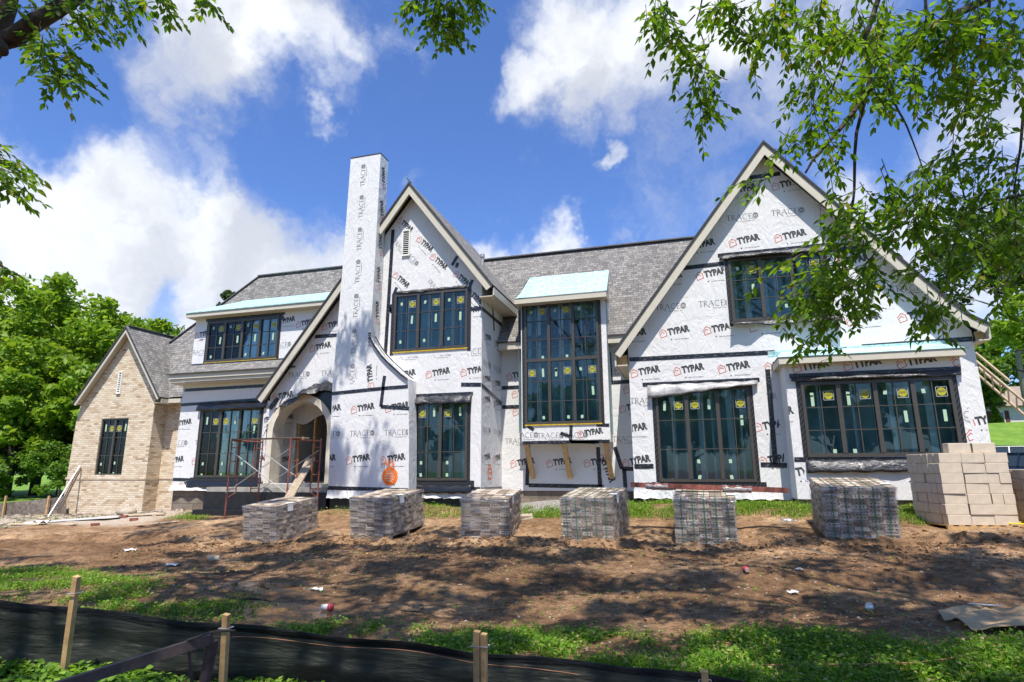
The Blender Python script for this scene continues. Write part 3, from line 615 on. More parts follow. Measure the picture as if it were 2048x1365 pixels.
def window(X0, Z0, X1, Z1, Y, units, rows, parent=H, trans=None, stickers=(), sill=True, tape=True, halo=.10, studs=True, label=None, seed=0):
    """bronze window in the wall plane Y"""
    rd = random.Random(seed+int(X0*100)); fr = MB(); fw = .045; pj_ = .035
    fr.box((X0-.02, Y-pj_, Z0-.02), (X0+fw, Y+.07, Z1+.02)); fr.box((X1-fw, Y-pj_, Z0-.02), (X1+.02, Y+.07, Z1+.02))
    fr.box((X0+fw, Y-pj_, Z0-.02), (X1-fw, Y+.07, Z0+fw)); fr.box((X0+fw, Y-pj_, Z1-fw), (X1-fw, Y+.07, Z1+.02))
    uw = (X1-X0)/units
    for i in range(1, units): fr.box((X0+uw*i-.042, Y-pj_-.008, Z0+fw), (X0+uw*i+.042, Y+.07, Z1-fw))
    for z in ([trans] if trans else []): fr.box((X0+fw, Y-pj_-.004, z-.045), (X1-fw, Y+.07, z+.045))
    bands = [(Z0+fw, Z1-fw, rows)] if not trans else [(Z0+fw, trans-.045, rows), (trans+.045, Z1-fw, rows)]
    for i in range(units):
        a = X0+uw*i+(.042 if i else fw); b = X0+uw*(i+1)-(.042 if i < units-1 else fw); mx = (a+b)/2
        for z0, z1, r in bands:
            fr.box((mx-.010, Y-.018, z0), (mx+.010, Y+.03, z1))
            for j in range(1, r): z = z0+(z1-z0)*j/r; fr.box((a, Y-.015, z-.010), (mx-.010, Y+.03, z+.010)); fr.box((mx+.010, Y-.015, z-.010), (b, Y+.03, z+.010))
    w = fr.build('window', 'bronze', parent)
    if label: w['label'] = label
    MB().box((X0+.01, Y+.004, Z0+.01), (X1-.01, Y+.012, Z1-.01)).build('glass', 'glass', w)
    # room behind: box with studs
    rm = MB(); D = .62; x0, x1, z0, z1 = X0-.25, X1+.25, Z0-.25, Z1+.15; ya, yb = Y+.13, Y+D
    rm.quad((x0, yb, z0), (x1, yb, z0), (x1, yb, z1), (x0, yb, z1)); rm.quad((x0, ya, z0), (x0, yb, z0), (x0, yb, z1), (x0, ya, z1)); rm.quad((x1, ya, z0), (x1, yb, z0), (x1, yb, z1), (x1, ya, z1))
    rm.quad((x0, ya, z0), (x1, ya, z0), (x1, yb, z0), (x0, yb, z0)); rm.quad((x0, ya, z1), (x1, ya, z1), (x1, yb, z1), (x0, yb, z1)); rm.build('interior', 'interior_dark', w)
    if studs:
        sb = MB(); x = X0-.1+rd.random()*.2
        while x < X1+.1: ww = rd.choice((.05, .09, .14)); sb.box((x, Y+.26, z0), (x+ww, Y+.32, z1)); x += rd.uniform(.26, .42)
        sb.build('stud', 'stud_blue', w)
    # yellow maker labels and pale green slips
    uh = (Z1-Z0)/rows if not trans else (Z1-Z0)/(2*rows)
    for st in stickers:
        kind, u, col, row = st; cx = X0+uw*u+uw*(.27 if col == 0 else .73); cz = Z1-uh*(row+.5)-(0.02)
        if kind == 'P':
            r = min(.085, uw*.15); mb = MB(); k = 20
            mb.add([(cx+r*math.cos(2*math.pi*i/k), Y-.0035, cz+r*math.sin(2*math.pi*i/k)) for i in range(k)], [tuple(range(k))]); q = mb.build('maker_label', 'label_yellow', w)
            T = xf(text_tris('Pella', 0.0, 0.35), sx=r*1.45, sy=r*.62, rot=R_(10), dx=cx-r*.72, dy=cz-r*.30); mt = MB()
            for t in T: mt.add([(p[0], Y-.0055, p[1]) for p in t], [(0, 1, 2)])
            mt.build('lettering', 'ink_black', q, recalc=False) if parent is None else mt.build('maker_lettering', 'ink_black', w, recalc=False)
            bq = MB()
            for t in stroke([(cx-r*1.15, cz-r*1.15), (cx+r*1.15, cz-r*1.15), (cx+r*1.15, cz+r*1.15), (cx-r*1.15, cz+r*1.15)], .006, True): bq.add([(p[0], Y-.0028, p[1]) for p in t], [(0, 1, 2)])
            bq.build('label_border', 'paper_white', w, recalc=False)
        else:
            hh, ww = {'L': (.12, .032), 'S': (.045, .035)}[kind]; a = rd.uniform(-.04, .04)
            MB().add([(cx-ww+a*.2, Y-.003, cz-hh), (cx+ww+a*.2, Y-.003, cz-hh), (cx+ww-a*.2, Y-.003, cz+hh), (cx-ww-a*.2, Y-.003, cz+hh)], [(0, 1, 2, 3)]).build('paper_slip', 'label_green', w)
    if tape:
        t = MB(); e = halo; y0, y1 = Y-.012, Y-.004
        t.box((X0-e, y0, Z0-.12), (X0-.021, y1, Z1+.06)); t.box((X1+.021, y0, Z0-.12), (X1+e, y1, Z1+.06)); t.box((X0-.020, y0, Z1+.021), (X1+.020, y1, Z1+.06))
        t.build('flashing_tape', 'flashing', w)
    if sill == 'yellow': MB().box((X0-.03, Y-.03, Z0-.065), (X1+.03, Y-.0125, Z0-.028)).build('sealant_strip', 'seal_yellow', w)
    elif sill: MB().box((X0-.22, Y-.016, Z0-.20), (X1+.22, Y-.0125, Z0-.024)).build('sill_tape', 'flashing', w)
    return w
def flap(parent, X0, X1, Zt, Y, dl, dr, out=.16, name='head_flap', mat='flap', seed=1):
    """hanging loose flap of flashing under a tape line; drop dl at left, dr at right"""
    rd = random.Random(seed); P = []; n_ = 26
    for i in range(n_+1):
        f = i/n_; x = X0+(X1-X0)*f; drop = dl+(dr-dl)*f; col = []
        for j in range(6):
            g = j/5; o_ = out*math.sin(g*1.9)*(0.8+.35*math.sin(7*f+seed)+.15*math.sin(23*f+2*seed)); col.append((x, Y-.02-o_, Zt-drop*g+.012*math.sin(31*f+j+seed)))
        P.append(col)
    mb = MB().grid(P); o = mb.build(name, mat, parent, smooth=True)
    md = o.modifiers.new('t', 'SOLIDIFY'); md.thickness = .006; return o
def tape_strip(parent, pts, Y, w=.055, name='seam_tape', mat='tape', off=.006):
    mb = MB()
    for a, b in zip(pts, pts[1:]):
        d = Vector((b[0]-a[0], 0, b[1]-a[1])).normalized(); nrm = Vector((-d.z, 0, d.x))*w
        A = Vector((a[0], Y-off, a[1])); B = Vector((b[0], Y-off, b[1])); vs = [A-nrm, B-nrm, B+nrm, A+nrm]
        mb.add(vs+[v+Vector((0, off-.001, 0)) for v in vs], [(0,1,2,3),(0,1,5,4),(1,2,6,5),(2,3,7,6),(3,0,4,7)])
    return mb.build(name, mat, parent)
def xtape(parent, pts, X, w=.055, off=.006):   # on a wall facing +X; pts (Y,Z)
    mb = MB()
    for a, b in zip(pts, pts[1:]):
        A = Vector((X+off, a[0], a[1])); B = Vector((X+off, b[0], b[1])); d = (B-A).normalized(); nrm = Vector((0, -d.z, d.y))*w; vs = [A-nrm, B-nrm, B+nrm, A+nrm]
        mb.add(vs+[v-Vector((off-.001, 0, 0)) for v in vs], [(0,1,2,3),(0,1,5,4),(1,2,6,5),(2,3,7,6),(3,0,4,7)])
    return mb.build('seam_tape', 'tape', parent)
def roof_slab(prof, Y0, Y1, parent=H, th=.05, rake=.19, board=True, rake_y=None, mat='shingle', flare=None, soffit=True):
    """prof: (X,Z) from ridge down to eave; extruded along Y; with rake board at front"""
    def offs(pts, d):
        out = []
        for i, p in enumerate(pts):
            a = pts[max(i-1, 0)]; b = pts[min(i+1, len(pts)-1)]; dx, dz = b[0]-a[0], b[1]-a[1]; L = math.hypot(dx, dz)
            nx_, nz_ = -dz/L, dx/L
            if nz_ > 0: nx_, nz_ = -nx_, -nz_
            if i == 0: s = d/max(abs(nz_), .3); out.append((p[0], p[1]-s))   # mitre at the ridge
            else: out.append((p[0]+nx_*d, p[1]+nz_*d))
        return out
    lo = offs(prof, th); lo2 = offs(prof, th+rake); k = len(prof)
    mb = MB()
    for i in range(k-1):
        a, b, c, d = prof[i], prof[i+1], lo[i+1], lo[i]
        mb.quad((a[0], Y0-.03, a[1]), (b[0], Y0-.03, b[1]), (b[0], Y1, b[1]), (a[0], Y1, a[1]), 0)
        mb.quad((a[0], Y0-.03, a[1]), (b[0], Y0-.03, b[1]), (c[0], Y0-.03, c[1]), (d[0], Y0-.03, d[1]), 1)
        mb.quad((d[0], Y0-.03, d[1]), (c[0], Y0-.03, c[1]), (c[0], Y1, c[1]), (d[0], Y1, d[1]), 1)
    a, b = prof[-1], lo[-1]; mb.quad((a[0], Y0-.03, a[1]), (a[0], Y1, a[1]), (b[0], Y1, b[1]), (b[0], Y0-.03, b[1]), 1)
    r = mb.build('roof', [mat, 'shingle_edge'], parent, recalc=False)
    if board:
        rb = MB(); poly = lo+lo2[::-1]
        rb.prism(poly, Y0, Y0+.04); rb.build('rake_board', 'fascia', parent)
        if soffit:
            sf = MB(); lo3 = offs(prof, th+.012)
            for i in range(k-1): sf.quad((lo3[i][0], Y0+.041, lo3[i][1]), (lo3[i+1][0], Y0+.041, lo3[i+1][1]), (lo3[i+1][0], Y0+.34, lo3[i+1][1]), (lo3[i][0], Y0+.34, lo3[i][1]))
            sf.build('soffit', 'soffit', parent)
    return r
def row(kind, x0, z, x1, step=1.06, s=1.0, rot=0.0):
    out = []; x = x0
    while x < x1: out.append((kind, x, z, rot, s)); x += step
    return out

# ---- right gable block
RY = 15.0
wR = [(-.67, 1.31, 1.47, 3.50), (1.29, 5.13, 3.41, 6.70)]
wall_panel('wall', [(-1.30, .92), (6.18, .92), (6.18, 4.55), (2.33, 9.40), (-1.30, 4.72)], RY, holes=wR)
boxes('wall', 'wrap', H, ((-1.30, RY+.12, .92), (-1.18, 22, 4.7)), ((6.06, RY+.12, .92), (6.18, 22, 4.5)))
its = row('T', -1.66+.0, 2.50, 6) + row('R', -2.37, 3.19, 6) + row('T', -1.27, 3.92, 6, 1.05) + row('T', -1.62, 1.72, 6, 1.06) + row('T', -.50-1.06, 4.90, 6) + row('R', -.57-1.05, 5.56, 6) + row('T', .5-3.2, 6.33, 6) \
    + row('T', 1.31-2.1, 7.12, 6) + row('R', 1.32-1.05, 7.76, 4.6) + row('T', 1.35-1.06, 8.50, 4.4, 1.08)
bayrect = (2.10, .5, 5.9, 4.05)
ww = [(a-.13, b-.22, c+.13, d+.12) for a, b, c, d in wR]+[bayrect]
prints(H, yplace(RY-.003), [(-1.29, .95), (6.17, .95), (6.17, 4.5), (2.33, 9.35), (-1.29, 4.7)], its, ww)
for pts in ([(-1.28, 4.32), (2.15, 4.30)], [(-.82, 1.66), (-1.28, 1.66)], [(1.60, 1.68), (2.16, 1.66)], [(.01, 6.61), (1.18, 6.64)], [(1.97, 8.87), (2.69, 8.87)], [(1.92, 1.7), (1.95, 3.9)], [(4.0, 4.32), (6.17, 4.36)]): tape_strip(H, pts, RY)
tape_strip(H, [(-.98, 3.66), (1.75, 3.66)], RY, .05); tape_strip(H, [(1.05, 6.86), (3.7, 6.86)], RY, .05); tape_strip(H, [(3.45, 6.72), (4.6, 6.70)], RY)
stk = [('L', 0, 0, 0), ('P', 0, 1, 0), ('P', 1, 0, 0), ('L', 1, 1, 0), ('P', 2, 1, 0), ('L', 2, 1, .55), ('S', 1, 0, 1.85), ('S', 1, 0, 2.35), ('S', 2, 0, 1.85), ('S', 2, 0, 2.35)]
w = window(*wR[0], RY, 3, 3, stickers=stk, label='three-part window on the ground floor of the right gable'); flap(w, -.86, 1.70, 3.64, RY, .34, .10, .15, seed=3, mat='flap_pale')
w = window(*wR[1], RY, 3, 3, sill=False, stickers=[('S', 0, 0, -.1), ('P', 0, 1, 0), ('L', 0, 1, .95), ('S', 1, 0, -.1), ('P', 1, 1, 0), ('S', 1, 1, 1.9), ('P', 2, 1, 0)], label='upper window high in the right gable')
flap(w, 1.08, 3.66, 6.84, RY, .12, .16, .16, seed=5); flap(w, 1.22, 3.62, 5.10, RY, .10, .20, .22, seed=8, name='sill_flap')
roof_slab([(2.33, 9.68), (-1.60, 4.55), (-1.66, 4.48)], 14.68, 22)
roof_slab([(2.33, 9.68), (5.75, 5.22), (6.10, 4.84), (6.42, 4.62)], 14.68, 22)
mb = MB(); mb.box((-1.62, 14.75, 4.12), (-1.58, 22, 4.44)); mb.box((-1.56, 14.75, 4.12), (-1.31, 22, 4.15)); mb.build('eave_board', 'fascia', H)
mb = MB(); mb.box((6.38, 14.75, 4.30), (6.42, 22, 4.56)); mb.box((6.19, 14.75, 4.27), (6.39, 22, 4.295)); mb.build('eave_board', 'fascia', H)
for i in range(4): boxes('rafter_tail', 'wood', H, ((6.20, 14.9+i*.6, 4.31), (6.37, 14.94+i*.6, 4.50)), ((-1.57, 14.9+i*.6, 4.17), (-1.32, 14.94+i*.6, 4.42)))
# foundation under it
mb = MB(); mb.box((-1.25, RY+.05, .2), (6.12, RY+.4, .919)); mb.build('foundation', 'foundation', H)
mb = MB(); mb.box((-1.27, RY+.02, .55), (6.14, RY+.049, .915)); mb.build('foundation_coating', 'black_coating', H)
mb = MB(); P = []
for i in range(60): x = -1.32+7.5*i/59; P.append([(x, RY-.005, 1.12), (x, RY-.02-.012*math.sin(i*1.7), 1.0), (x, RY-.05-.02*math.sin(i*.9), .90+.02*math.sin(i*2.3))])
mb.grid(P).build('wrap_skirt', 'wrap_loose', H, smooth=True)

# ---- bay on the right gable
BYY = 14.2; bx0, bx1 = 2.19, 5.56
wB = (2.50, 1.86, 5.33, 3.42)
wall_panel('bay_wall', [(bx0, .95), (bx1, .95), (bx1, 3.86), (bx0, 3.86)], BYY, holes=[wB])
boxes('bay_wall', 'wrap', H, ((bx0, BYY+.12, .95), (bx0+.1, RY-.001, 3.86)), ((bx1-.1, BYY+.12, .95), (bx1, RY-.001, 3.86)))
mb = MB(); mb.box((bx0+.05, BYY+.05, .3), (bx1-.05, RY-.01, .949)); mb.build('foundation', 'foundation', H)
prints(H, yplace(BYY-.003), [(bx0, .97), (bx1, .97), (bx1, 3.86), (bx0, 3.86)], row('T', 2.42-.07, 3.73, 6, 1.02, 1.02)+row('T', 2.0, 1.45, 6, 1.02)+row('T', 1.55, 2.72, 6, 1.0)+row('R', 1.45, 3.2, 2.3), [(wB[0]-.12, wB[1]-.5, wB[2]+.12, wB[3]+.2)])
prints(H, yplace(BYY-.003), [(5.44, 1.0), (bx1, 1.0), (bx1, 3.86), (5.44, 3.86)], [('R', 5.12, 2.85, -.6, 1), ('T', 5.45, 2.2, 0, 1)], [])
w = window(*wB, BYY, 4, 3, stickers=[('S', 0, 0, -.05), ('L', 0, 0, .2), ('P', 0, 1, 0), ('S', 1, 0, -.05), ('L', 1, 0, .2), ('P', 1, 1, 0), ('S', 2, 0, -.05), ('P', 2, 1, 0), ('L', 2, 1, .95), ('S', 3, 0, -.05), ('P', 3, 1, 0), ('L', 3, 1, .95), ('S', 0, 1, 2.3), ('S', 1, 0, 2.3)], sill=False, halo=.11, label='wide four-part bay window')
flap(w, 2.30, 5.50, 3.58, BYY, .10, .13, .13, seed=11); flap(w, 2.42, 5.05, 1.76, BYY, .26, .24, .10, seed=12, name='sill_flap')
tape_strip(H, [(2.28, 3.60), (5.55, 3.60)], BYY, .05); tape_strip(H, [(2.2, 1.78), (5.5, 1.76)], BYY, .05)
mb = MB(); mb.box((bx0-.13, BYY-.25, 3.84), (bx1+.02, BYY-.21, 3.99)); mb.box((bx0-.13, BYY-.209, 3.84), (bx0-.09, RY-.001, 3.99)); mb.box((bx1-.02, BYY-.209, 3.84), (bx1+.02, RY-.001, 3.99)); mb.box((bx0-.09, BYY-.209, 3.845), (bx1-.021, RY-.002, 3.858)); mb.build('fascia_board', 'fascia', H)
mb = MB(); a, b, c, d = (bx0-.15, BYY-.27, 4.0), (bx1+.04, BYY-.27, 4.0), (bx1-.05, RY-.004, 4.30), (bx0+.1, RY-.004, 4.30)
mb.add([a, b, c, d, (bx0-.15, RY-.004, 4.0), (bx1+.04, RY-.004, 4.0), (a[0], a[1], 3.992), (b[0], b[1], 3.992)], [(0,1,2,3),(0,3,4),(1,5,2),(6,7,1,0)]); mb.build('bay_roof', 'underlayment', H)
MB().quad(*[(x, RY-.006, z) for x, z in ((bx0-.2, 4.2), (bx1+.1, 4.2), (bx1+.1, 4.36), (bx0-.2, 4.33))]).build('roof_apron', 'underlayment', H)

# ---- middle gable block with the long left rake, entry arch
MY = 15.0
wM = [(-7.19, 1.34, -5.66, 3.49), (-7.94, 4.94, -5.70, 6.60)]
ax, az, ro, ri = -10.86, 2.68, 1.12, .93    # arch centre, spring line, radii
arch = [(ax-ro+.05, 1.22)]+[(ax+(ro-.05)*math.cos(R_(180-i*9)), az+(ro-.05)*math.sin(R_(180-i*9))) for i in range(21)]+[(ax+ro-.05, 1.22)]
wall_panel('wall', [(-12.02, 1.22), (-5.26, .88), (-5.26, 6.92), (-7.47, 9.72), (-12.02, 3.82)][:1]+[(-9.9+.3, 1.21), (-9.6, .88), (-5.26, .88), (-5.26, 6.92), (-7.47, 9.72), (-12.02, 3.82)], MY,
           holes=[wM[0], wM[1], tuple((x, z if z > 1.22 else 1.235) for x, z in arch)])
boxes('wall', 'wrap', H, ((-5.38, MY+.12, .88), (-5.26, 17.0, 6.9)), ((-12.02, MY+.12, 1.2), (-11.9, 15.6, 3.7)))
sl_ = []
for i in range(4): sl_.append(('T', -7.95+.42*i+.30*(i//1)*0, 8.93-.60*i, R_(-52), .95))
diag = [('T', -7.99+.0, 9.02, R_(-50), .9), ('T', -7.60+.28, 8.62-.30, R_(-50), .9), ('T', -6.86, 7.72, R_(-50), .9), ('T', -6.12, 7.12, R_(-50), .9), ('T', -8.05, 7.28, R_(-50), .9), ('T', -5.72, 6.55, R_(-50), .9), ('R', -7.75, 7.98, R_(-50), .9), ('R', -8.1, 8.3, R_(-50), .8), ('R', -6.95, 6.95, R_(-50), .85)]
its = row('T', -6.92-1.04, 4.17, -5, 1.04)+row('R', -7.9, 4.72, -5, 1.0)+row('R', -8.3, 3.25-.55, -5, 1.0)+row('T', -8.35, 3.40, -5, 1.03)+row('T', -8.35, 1.95, -5, 1.03)+row('T', -5.88-1.06, 5.9, -5)+diag
prints(H, yplace(MY-.003), [(-8.35, .95), (-5.27, .95), (-5.27, 6.9), (-7.47, 9.65), (-8.35, 8.5)], its, [(a-.12, b-.2, c+.12, d+.14) for a, b, c, d in wM])
its = row('T', -12.9, 5.15, -9, 1.07)+row('T', -12.5, 5.80, -9)+row('R', -11.45, 4.35, -9, 1.15)+row('T', -11.95, 3.72, -9, 2.5)
prints(H, yplace(MY-.003), [(-12.0, 3.7), (-11.2, 3.62), (-9.5, 3.9), (-9.5, 7.0), (-12.0, 3.83)], its, [])
for pts in ([(-5.85, 4.0-.12), (-5.27, 3.85)], [(-5.60, 6.0), (-5.27, 6.0)], [(-8.12, 8.7), (-8.2, 5.0), (-8.24, 4.35)], [(-9.62, 7.0), (-9.78, 4.15)], [(-10.6, 5.55), (-9.7, 5.55)], [(-12.0, 3.98), (-9.7, 6.95)]): tape_strip(H, pts, MY)
tape_strip(H, [(-7.35, 3.62), (-5.5, 3.62)], MY, .05); tape_strip(H, [(-7.4, 1.15), (-5.27, 1.10)], MY, .05)
for pts in ([(-6.18, 7.36), (-6.02, 7.62)], [(-6.05, 7.28), (-6.0, 7.42)], [(-5.64, 6.62), (-5.55, 6.86)], [(-8.02, 6.62), (-7.92, 6.86)], [(-8.15, 6.25), (-7.98, 6.05)], [(-8.1, 6.35), (-8.06, 6.1)]): tape_strip(H, pts, MY, .045, off=.009)
stk = [('P', 0, 0, 0), ('L', 0, 1, -.05), ('P', 1, 0, 0), ('L', 1, 1, -.05), ('S', 0, 0, 1.85), ('S', 0, 0, 2.3), ('S', 1, 0, 1.85), ('S', 1, 0, 2.3)]
w = window(*wM[0], MY, 2, 3, stickers=stk, label='two-part ground floor window in the middle gable'); flap(w, -7.36, -5.52, 3.60, MY, .22, .25, .12, seed=21); flap(w, -7.36, -5.5, 1.20, MY, .22, .20, .07, seed=22, name='sill_flap', mat='black_plastic')
w = window(*wM[1], MY, 3, 3, stickers=[('S', 0, 0, -.05), ('P', 0, 1, 0), ('L', 0, 1, .85), ('S', 1, 0, -.05), ('P', 1, 1, 0), ('L', 1, 1, .85), ('S', 2, 0, -.05), ('P', 2, 1, 0), ('L', 2, 1, .85), ('S', 0, 0, 2.0), ('S', 1, 0, 2.0), ('S', 2, 0, 2.0)], sill='yellow', halo=.12, label='three-part upper window in the middle gable')
flap(w, -7.92, -5.72, 6.72, MY, .06, .06, .05, seed=31, mat='flap')
xtape(H, [(15.01, 6.0), (16.9, 5.95)], -5.26); xtape(H, [(15.01, 3.85), (16.9, 3.52)], -5.26); xtape(H, [(15.01, 1.08), (16.9, 1.06)], -5.26); xtape(H, [(15.9, 6.5), (16.1, 5.6)], -5.26)
its = row('T', 15.15, 5.2, 17, .95, .9)+row('R', 15.1, 4.45, 17, .95, .9)+row('T', 15.1, 3.42, 17, .95, .9)+row('R', 15.1, 2.6, 17, .95, .9)+row('T', 15.1, 4.0, 17, .95, .9)+row('T', 15.1, 1.85, 17, .95, .9)
prints(H, xplace(-5.257), [(15.0, .95), (16.9, .95), (16.9, 6.4), (15, 6.4)], its, [])
roof_slab([(-7.47, 10.02), (-4.83, 6.56)], 14.68, 20.5)
roof_slab([(-7.47, 10.02), (-8.95, 8.07)], 14.68, 20.5); 
roof_slab([(-8.95, 8.07+.0), (-12.27, 3.72)], 14.68, 15.95)
mb = MB(); mb.box((-4.86, 14.75, 6.28), (-4.82, 17.4, 6.49)); mb.box((-5.25, 14.75, 6.25), (-4.861, 17.2, 6.275)); mb.build('eave_board', 'fascia', H)
mb = MB(); mb.bar((-7.55, 14.66, 10.14), (-7.40, 14.66, 9.96), .03, .02, (0, 1, 0)); mb.build('ridge_flashing', 'shingle_edge', H)
# gable vents
def louver(x0, x1, z0, z1, Y, n_):
    mb = MB(); mb.box((x0, Y-.05, z0), (x0+.03, Y-.002, z1)); mb.box((x1-.03, Y-.05, z0), (x1, Y-.002, z1)); mb.box((x0+.03, Y-.05, z0), (x1-.03, Y-.002, z0+.03)); mb.box((x0+.03, Y-.05, z1-.03), (x1-.03, Y-.002, z1))
    for i in range(n_): z = z0+.05+(z1-z0-.09)*i/(n_-1); mb.add([(x0+.03, Y-.045, z-.012), (x1-.03, Y-.045, z-.012), (x1-.03, Y-.008, z+.02), (x0+.03, Y-.008, z+.02)], [(0, 1, 2, 3)])
    v = mb.build('vent', 'louver', H); MB().quad((x0+.03, Y-.004, z0+.03), (x1-.03, Y-.004, z0+.03), (x1-.03, Y-.004, z1-.03), (x0+.03, Y-.004, z1-.03)).build('vent_backing', 'black_plastic', v); return v
louver(-7.78, -7.53, 7.80, 8.62, MY, 13)
# arch surround, jambs, porch
mb = MB(); k = 28; ring = []
for i in range(k+1): t = math.pi*(1-i/k); ring.append((ax+ro*math.cos(t), az+ro*math.sin(t), ax+ri*math.cos(t), az+ri*math.sin(t)))
ring = [(ax-ro, 1.23, ax-ri, 1.23)]+ring+[(ax+ro, 1.23, ax+ri, 1.23)]
for a, b in zip(ring, ring[1:]):
    y0, y1 = MY-.07, MY+.38; vs = [(a[0], y0, a[1]), (b[0], y0, b[1]), (b[2], y0, b[3]), (a[2], y0, a[3])]; vs += [(v[0], y1, v[2]) for v in vs]
    mb.add(vs, [(0, 1, 2, 3), (0, 1, 5, 4), (3, 2, 6, 7), (4, 5, 6, 7)])
mb.build('arch_surround', 'limestone', H)
x0, x1 = ax-ri-.12, ax+ri+.5; PB = 16.0
boxes('porch_wall', 'wrap_loose', H, ((x0-.1, MY+.39, 1.22), (x0, 18.4, 4.2)), ((x1, MY+.39, 1.22), (x1+.1, 18.4, 4.2)), ((x0+.001, PB, 1.22), (x0+.14, PB+.1, 4.2)))
mb = MB(); mb.box((x0, MY+.385, 3.72), (x1, 18.3, 3.80)); P = []
for i in range(14): P.append([(x0+(x1-x0)*i/13, MY+.40+.15*j, 3.66-.09*math.sin(i*.9+j)-.10*math.sin(j/4*math.pi)) for j in range(5)])
mb.grid(P); P = [[(x0+(x1-x0)*i/13, PB-.01, 3.66-j*(.17+.05*math.sin(i*.8))) for j in range(4)] for i in range(14)]; mb.grid(P); mb.build('porch_ceiling', 'wrap_loose', H, smooth=True)
prints(H, xplace(x0+.003), [(15.4, 1.3), (16.0, 1.3), (16.0, 3.7), (15.4, 3.7)], row('T', 15.35, 3.15, 16, .9, .9)+row('R', 15.3, 2.4, 16, .9)+row('T', 15.32, 1.85, 16, .9, .9), [])
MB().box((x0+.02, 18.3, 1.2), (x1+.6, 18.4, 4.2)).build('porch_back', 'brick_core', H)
for i in range(8): x = x0+.22+i*.27+random.uniform(-.04, .04); y = PB+.02+.5*(i % 2); boxes('stud', 'wood', H, ((x, y, 1.22), (x+.045, y+.10, 4.1)))
boxes('sill_plate', 'wood', H, ((x0+.14, PB+.02, 1.221), (x1, PB+.12, 1.26)))
boxes('porch_floor', 'concrete', H, ((-12.1, MY-.12, .95), (-9.62, 18.4, 1.22)))
boxes('stoop_coating', 'black_coating', H, ((-13.75, 14.62, .25), (-9.63, MY-.14, 1.0)), ((-13.9, 14.40, .15), (-12.2, 14.619, .50)))
boxes('stoop_blocks', 'concrete', H, ((-13.72, 14.66, 1.001), (-9.66, MY-.125, 1.13)))
boxes('foundation', 'foundation', H, ((-12.0, MY-.119, .5), (-9.6, MY+.1, .949)))
# torn wrap, peeled flap around the arch
P = []
for i in range(25):
    f = i/24; x = -11.6+f*2.0; zt = 3.55+.62*math.sin(min(1, f*1.25)*1.5)-.25*max(0, f-.75)*4*.35
    P.append([(x, MY-.02-.10*j*(.7+.4*math.sin(i*.7)), zt-.075*j-.03*math.sin(i*1.3+j*2)) for j in range(5)])
mb = MB().grid(P); o = mb.build('peeled_flap', 'cardboard' if False else 'flap', H, smooth=True)
tri = [(-10.3, 4.03), (-9.62, 3.72), (-9.62, 2.9), (-9.74, 2.75)]+[(ax+(ro+.002)*math.cos(R_(a)), az+(ro+.002)*math.sin(R_(a))) for a in range(6, 84, 6)]
mb = MB(); mb.prism(tri, MY-.012, MY-.005); mb.build('arch_flashing', 'black_plastic', H)
P = []
for i in range(13):
    f = i/12; P.append([(-12.05+.55*f-.04*j, MY-.015-.05*abs(math.sin(i*.9+j)), 3.75-.62*(1-f)*1.6+.0-.16*j*(.5+f*.4)+.3*f) for j in range(5)])
MB().grid(P).build('torn_wrap', 'wrap_loose', H, smooth=True)
tape_strip(H, [(-11.98, 3.42), (-11.72, 3.72)], MY, .05, off=.08); tape_strip(H, [(-12.0, 2.95), (-11.93, 1.3)], MY, .05, off=.03)

# ---- chimney
CY = 14.5; CB = MY-.02
prof = [(-9.50, .86), (-7.08, .86), (-7.12, 2.4), (-7.20, 4.00), (-7.40, 4.14), (-7.62, 4.33), (-7.84, 4.52), (-8.04, 4.72), (-8.26, 5.00), (-8.42, 5.27), (-8.40, 7.5), (-8.37, 10.98), (-9.40, 10.98), (-9.46, 7.5), (-9.56, 4.0)]
mb = MB(); mb.prism(prof, CY, CB); ch = mb.build('chimney', 'wrap', H)
MB().box((-9.40, CY, 10.985), (-8.37, CB, 11.03)).build('chimney_cap', 'shingle_edge', ch)
cv = []
for i in range(12): cv.append(('R', -8.90+.02*0, 1.0, 0, 1))
def rot90(items): return items
vert = [('R', -8.88, z_-.66, R_(90), .96) for z_ in (10.66, 9.64, 8.60, 7.59, 6.54, 5.49, 4.47)]
prints(ch, yplace(CY-.003), [(-9.42, 3.95), (-8.44, 3.95), (-8.40, 10.95), (-9.36, 10.95)], vert, [])
prints(ch, yplace(CY-.003), [(-9.42, 3.82), (-7.9, 3.82), (-8.40, 6.5), (-9.36, 6.5)], [('T', -8.30, 3.80, R_(90), .95), ('T', -8.38, 5.0, R_(90), .6)], [])
prints(ch, yplace(CY-.003), [(-9.50, .95), (-7.12, .95), (-7.20, 3.9), (-9.52, 3.9)], row('T', -9.98, 3.20, -7, 1.05)+row('R', -9.98, 2.52, -7, 1.06)+row('T', -10.05, 1.82, -7, 1.05), [])
its = [('T', 14.80, z_, R_(90), .95) for z_ in (9.95, 8.85, 7.8, 6.75, 5.7)]
prints(ch, xplace(-8.37+.012), [(14.5, 5.5), (14.98, 5.5), (14.98, 10.9), (14.5, 10.9)], its, [])
for pts in ([(-9.55, 3.72), (-7.98, 3.80), (-7.2, 3.82)], [(-7.95, 3.86), (-8.0, 3.30), (-7.15, 3.22)], [(-7.92, 4.15), (-7.96, 3.86)], [(-9.5, 1.13), (-7.1, 1.08)]): tape_strip(ch, pts, CY, .05)
sh = prof[3:10]; P = []
for i, (x, z) in enumerate(sh): P.append([(x, CY-.06, z), (x, CB+.01, z+.015)])
MB().grid([[(a[0], a[1]-.0, a[2]+.012), b] for a, b in P]).build('shoulder_flap', 'wrap_loose', ch, smooth=True)
mb = MB(); m2 = MB()
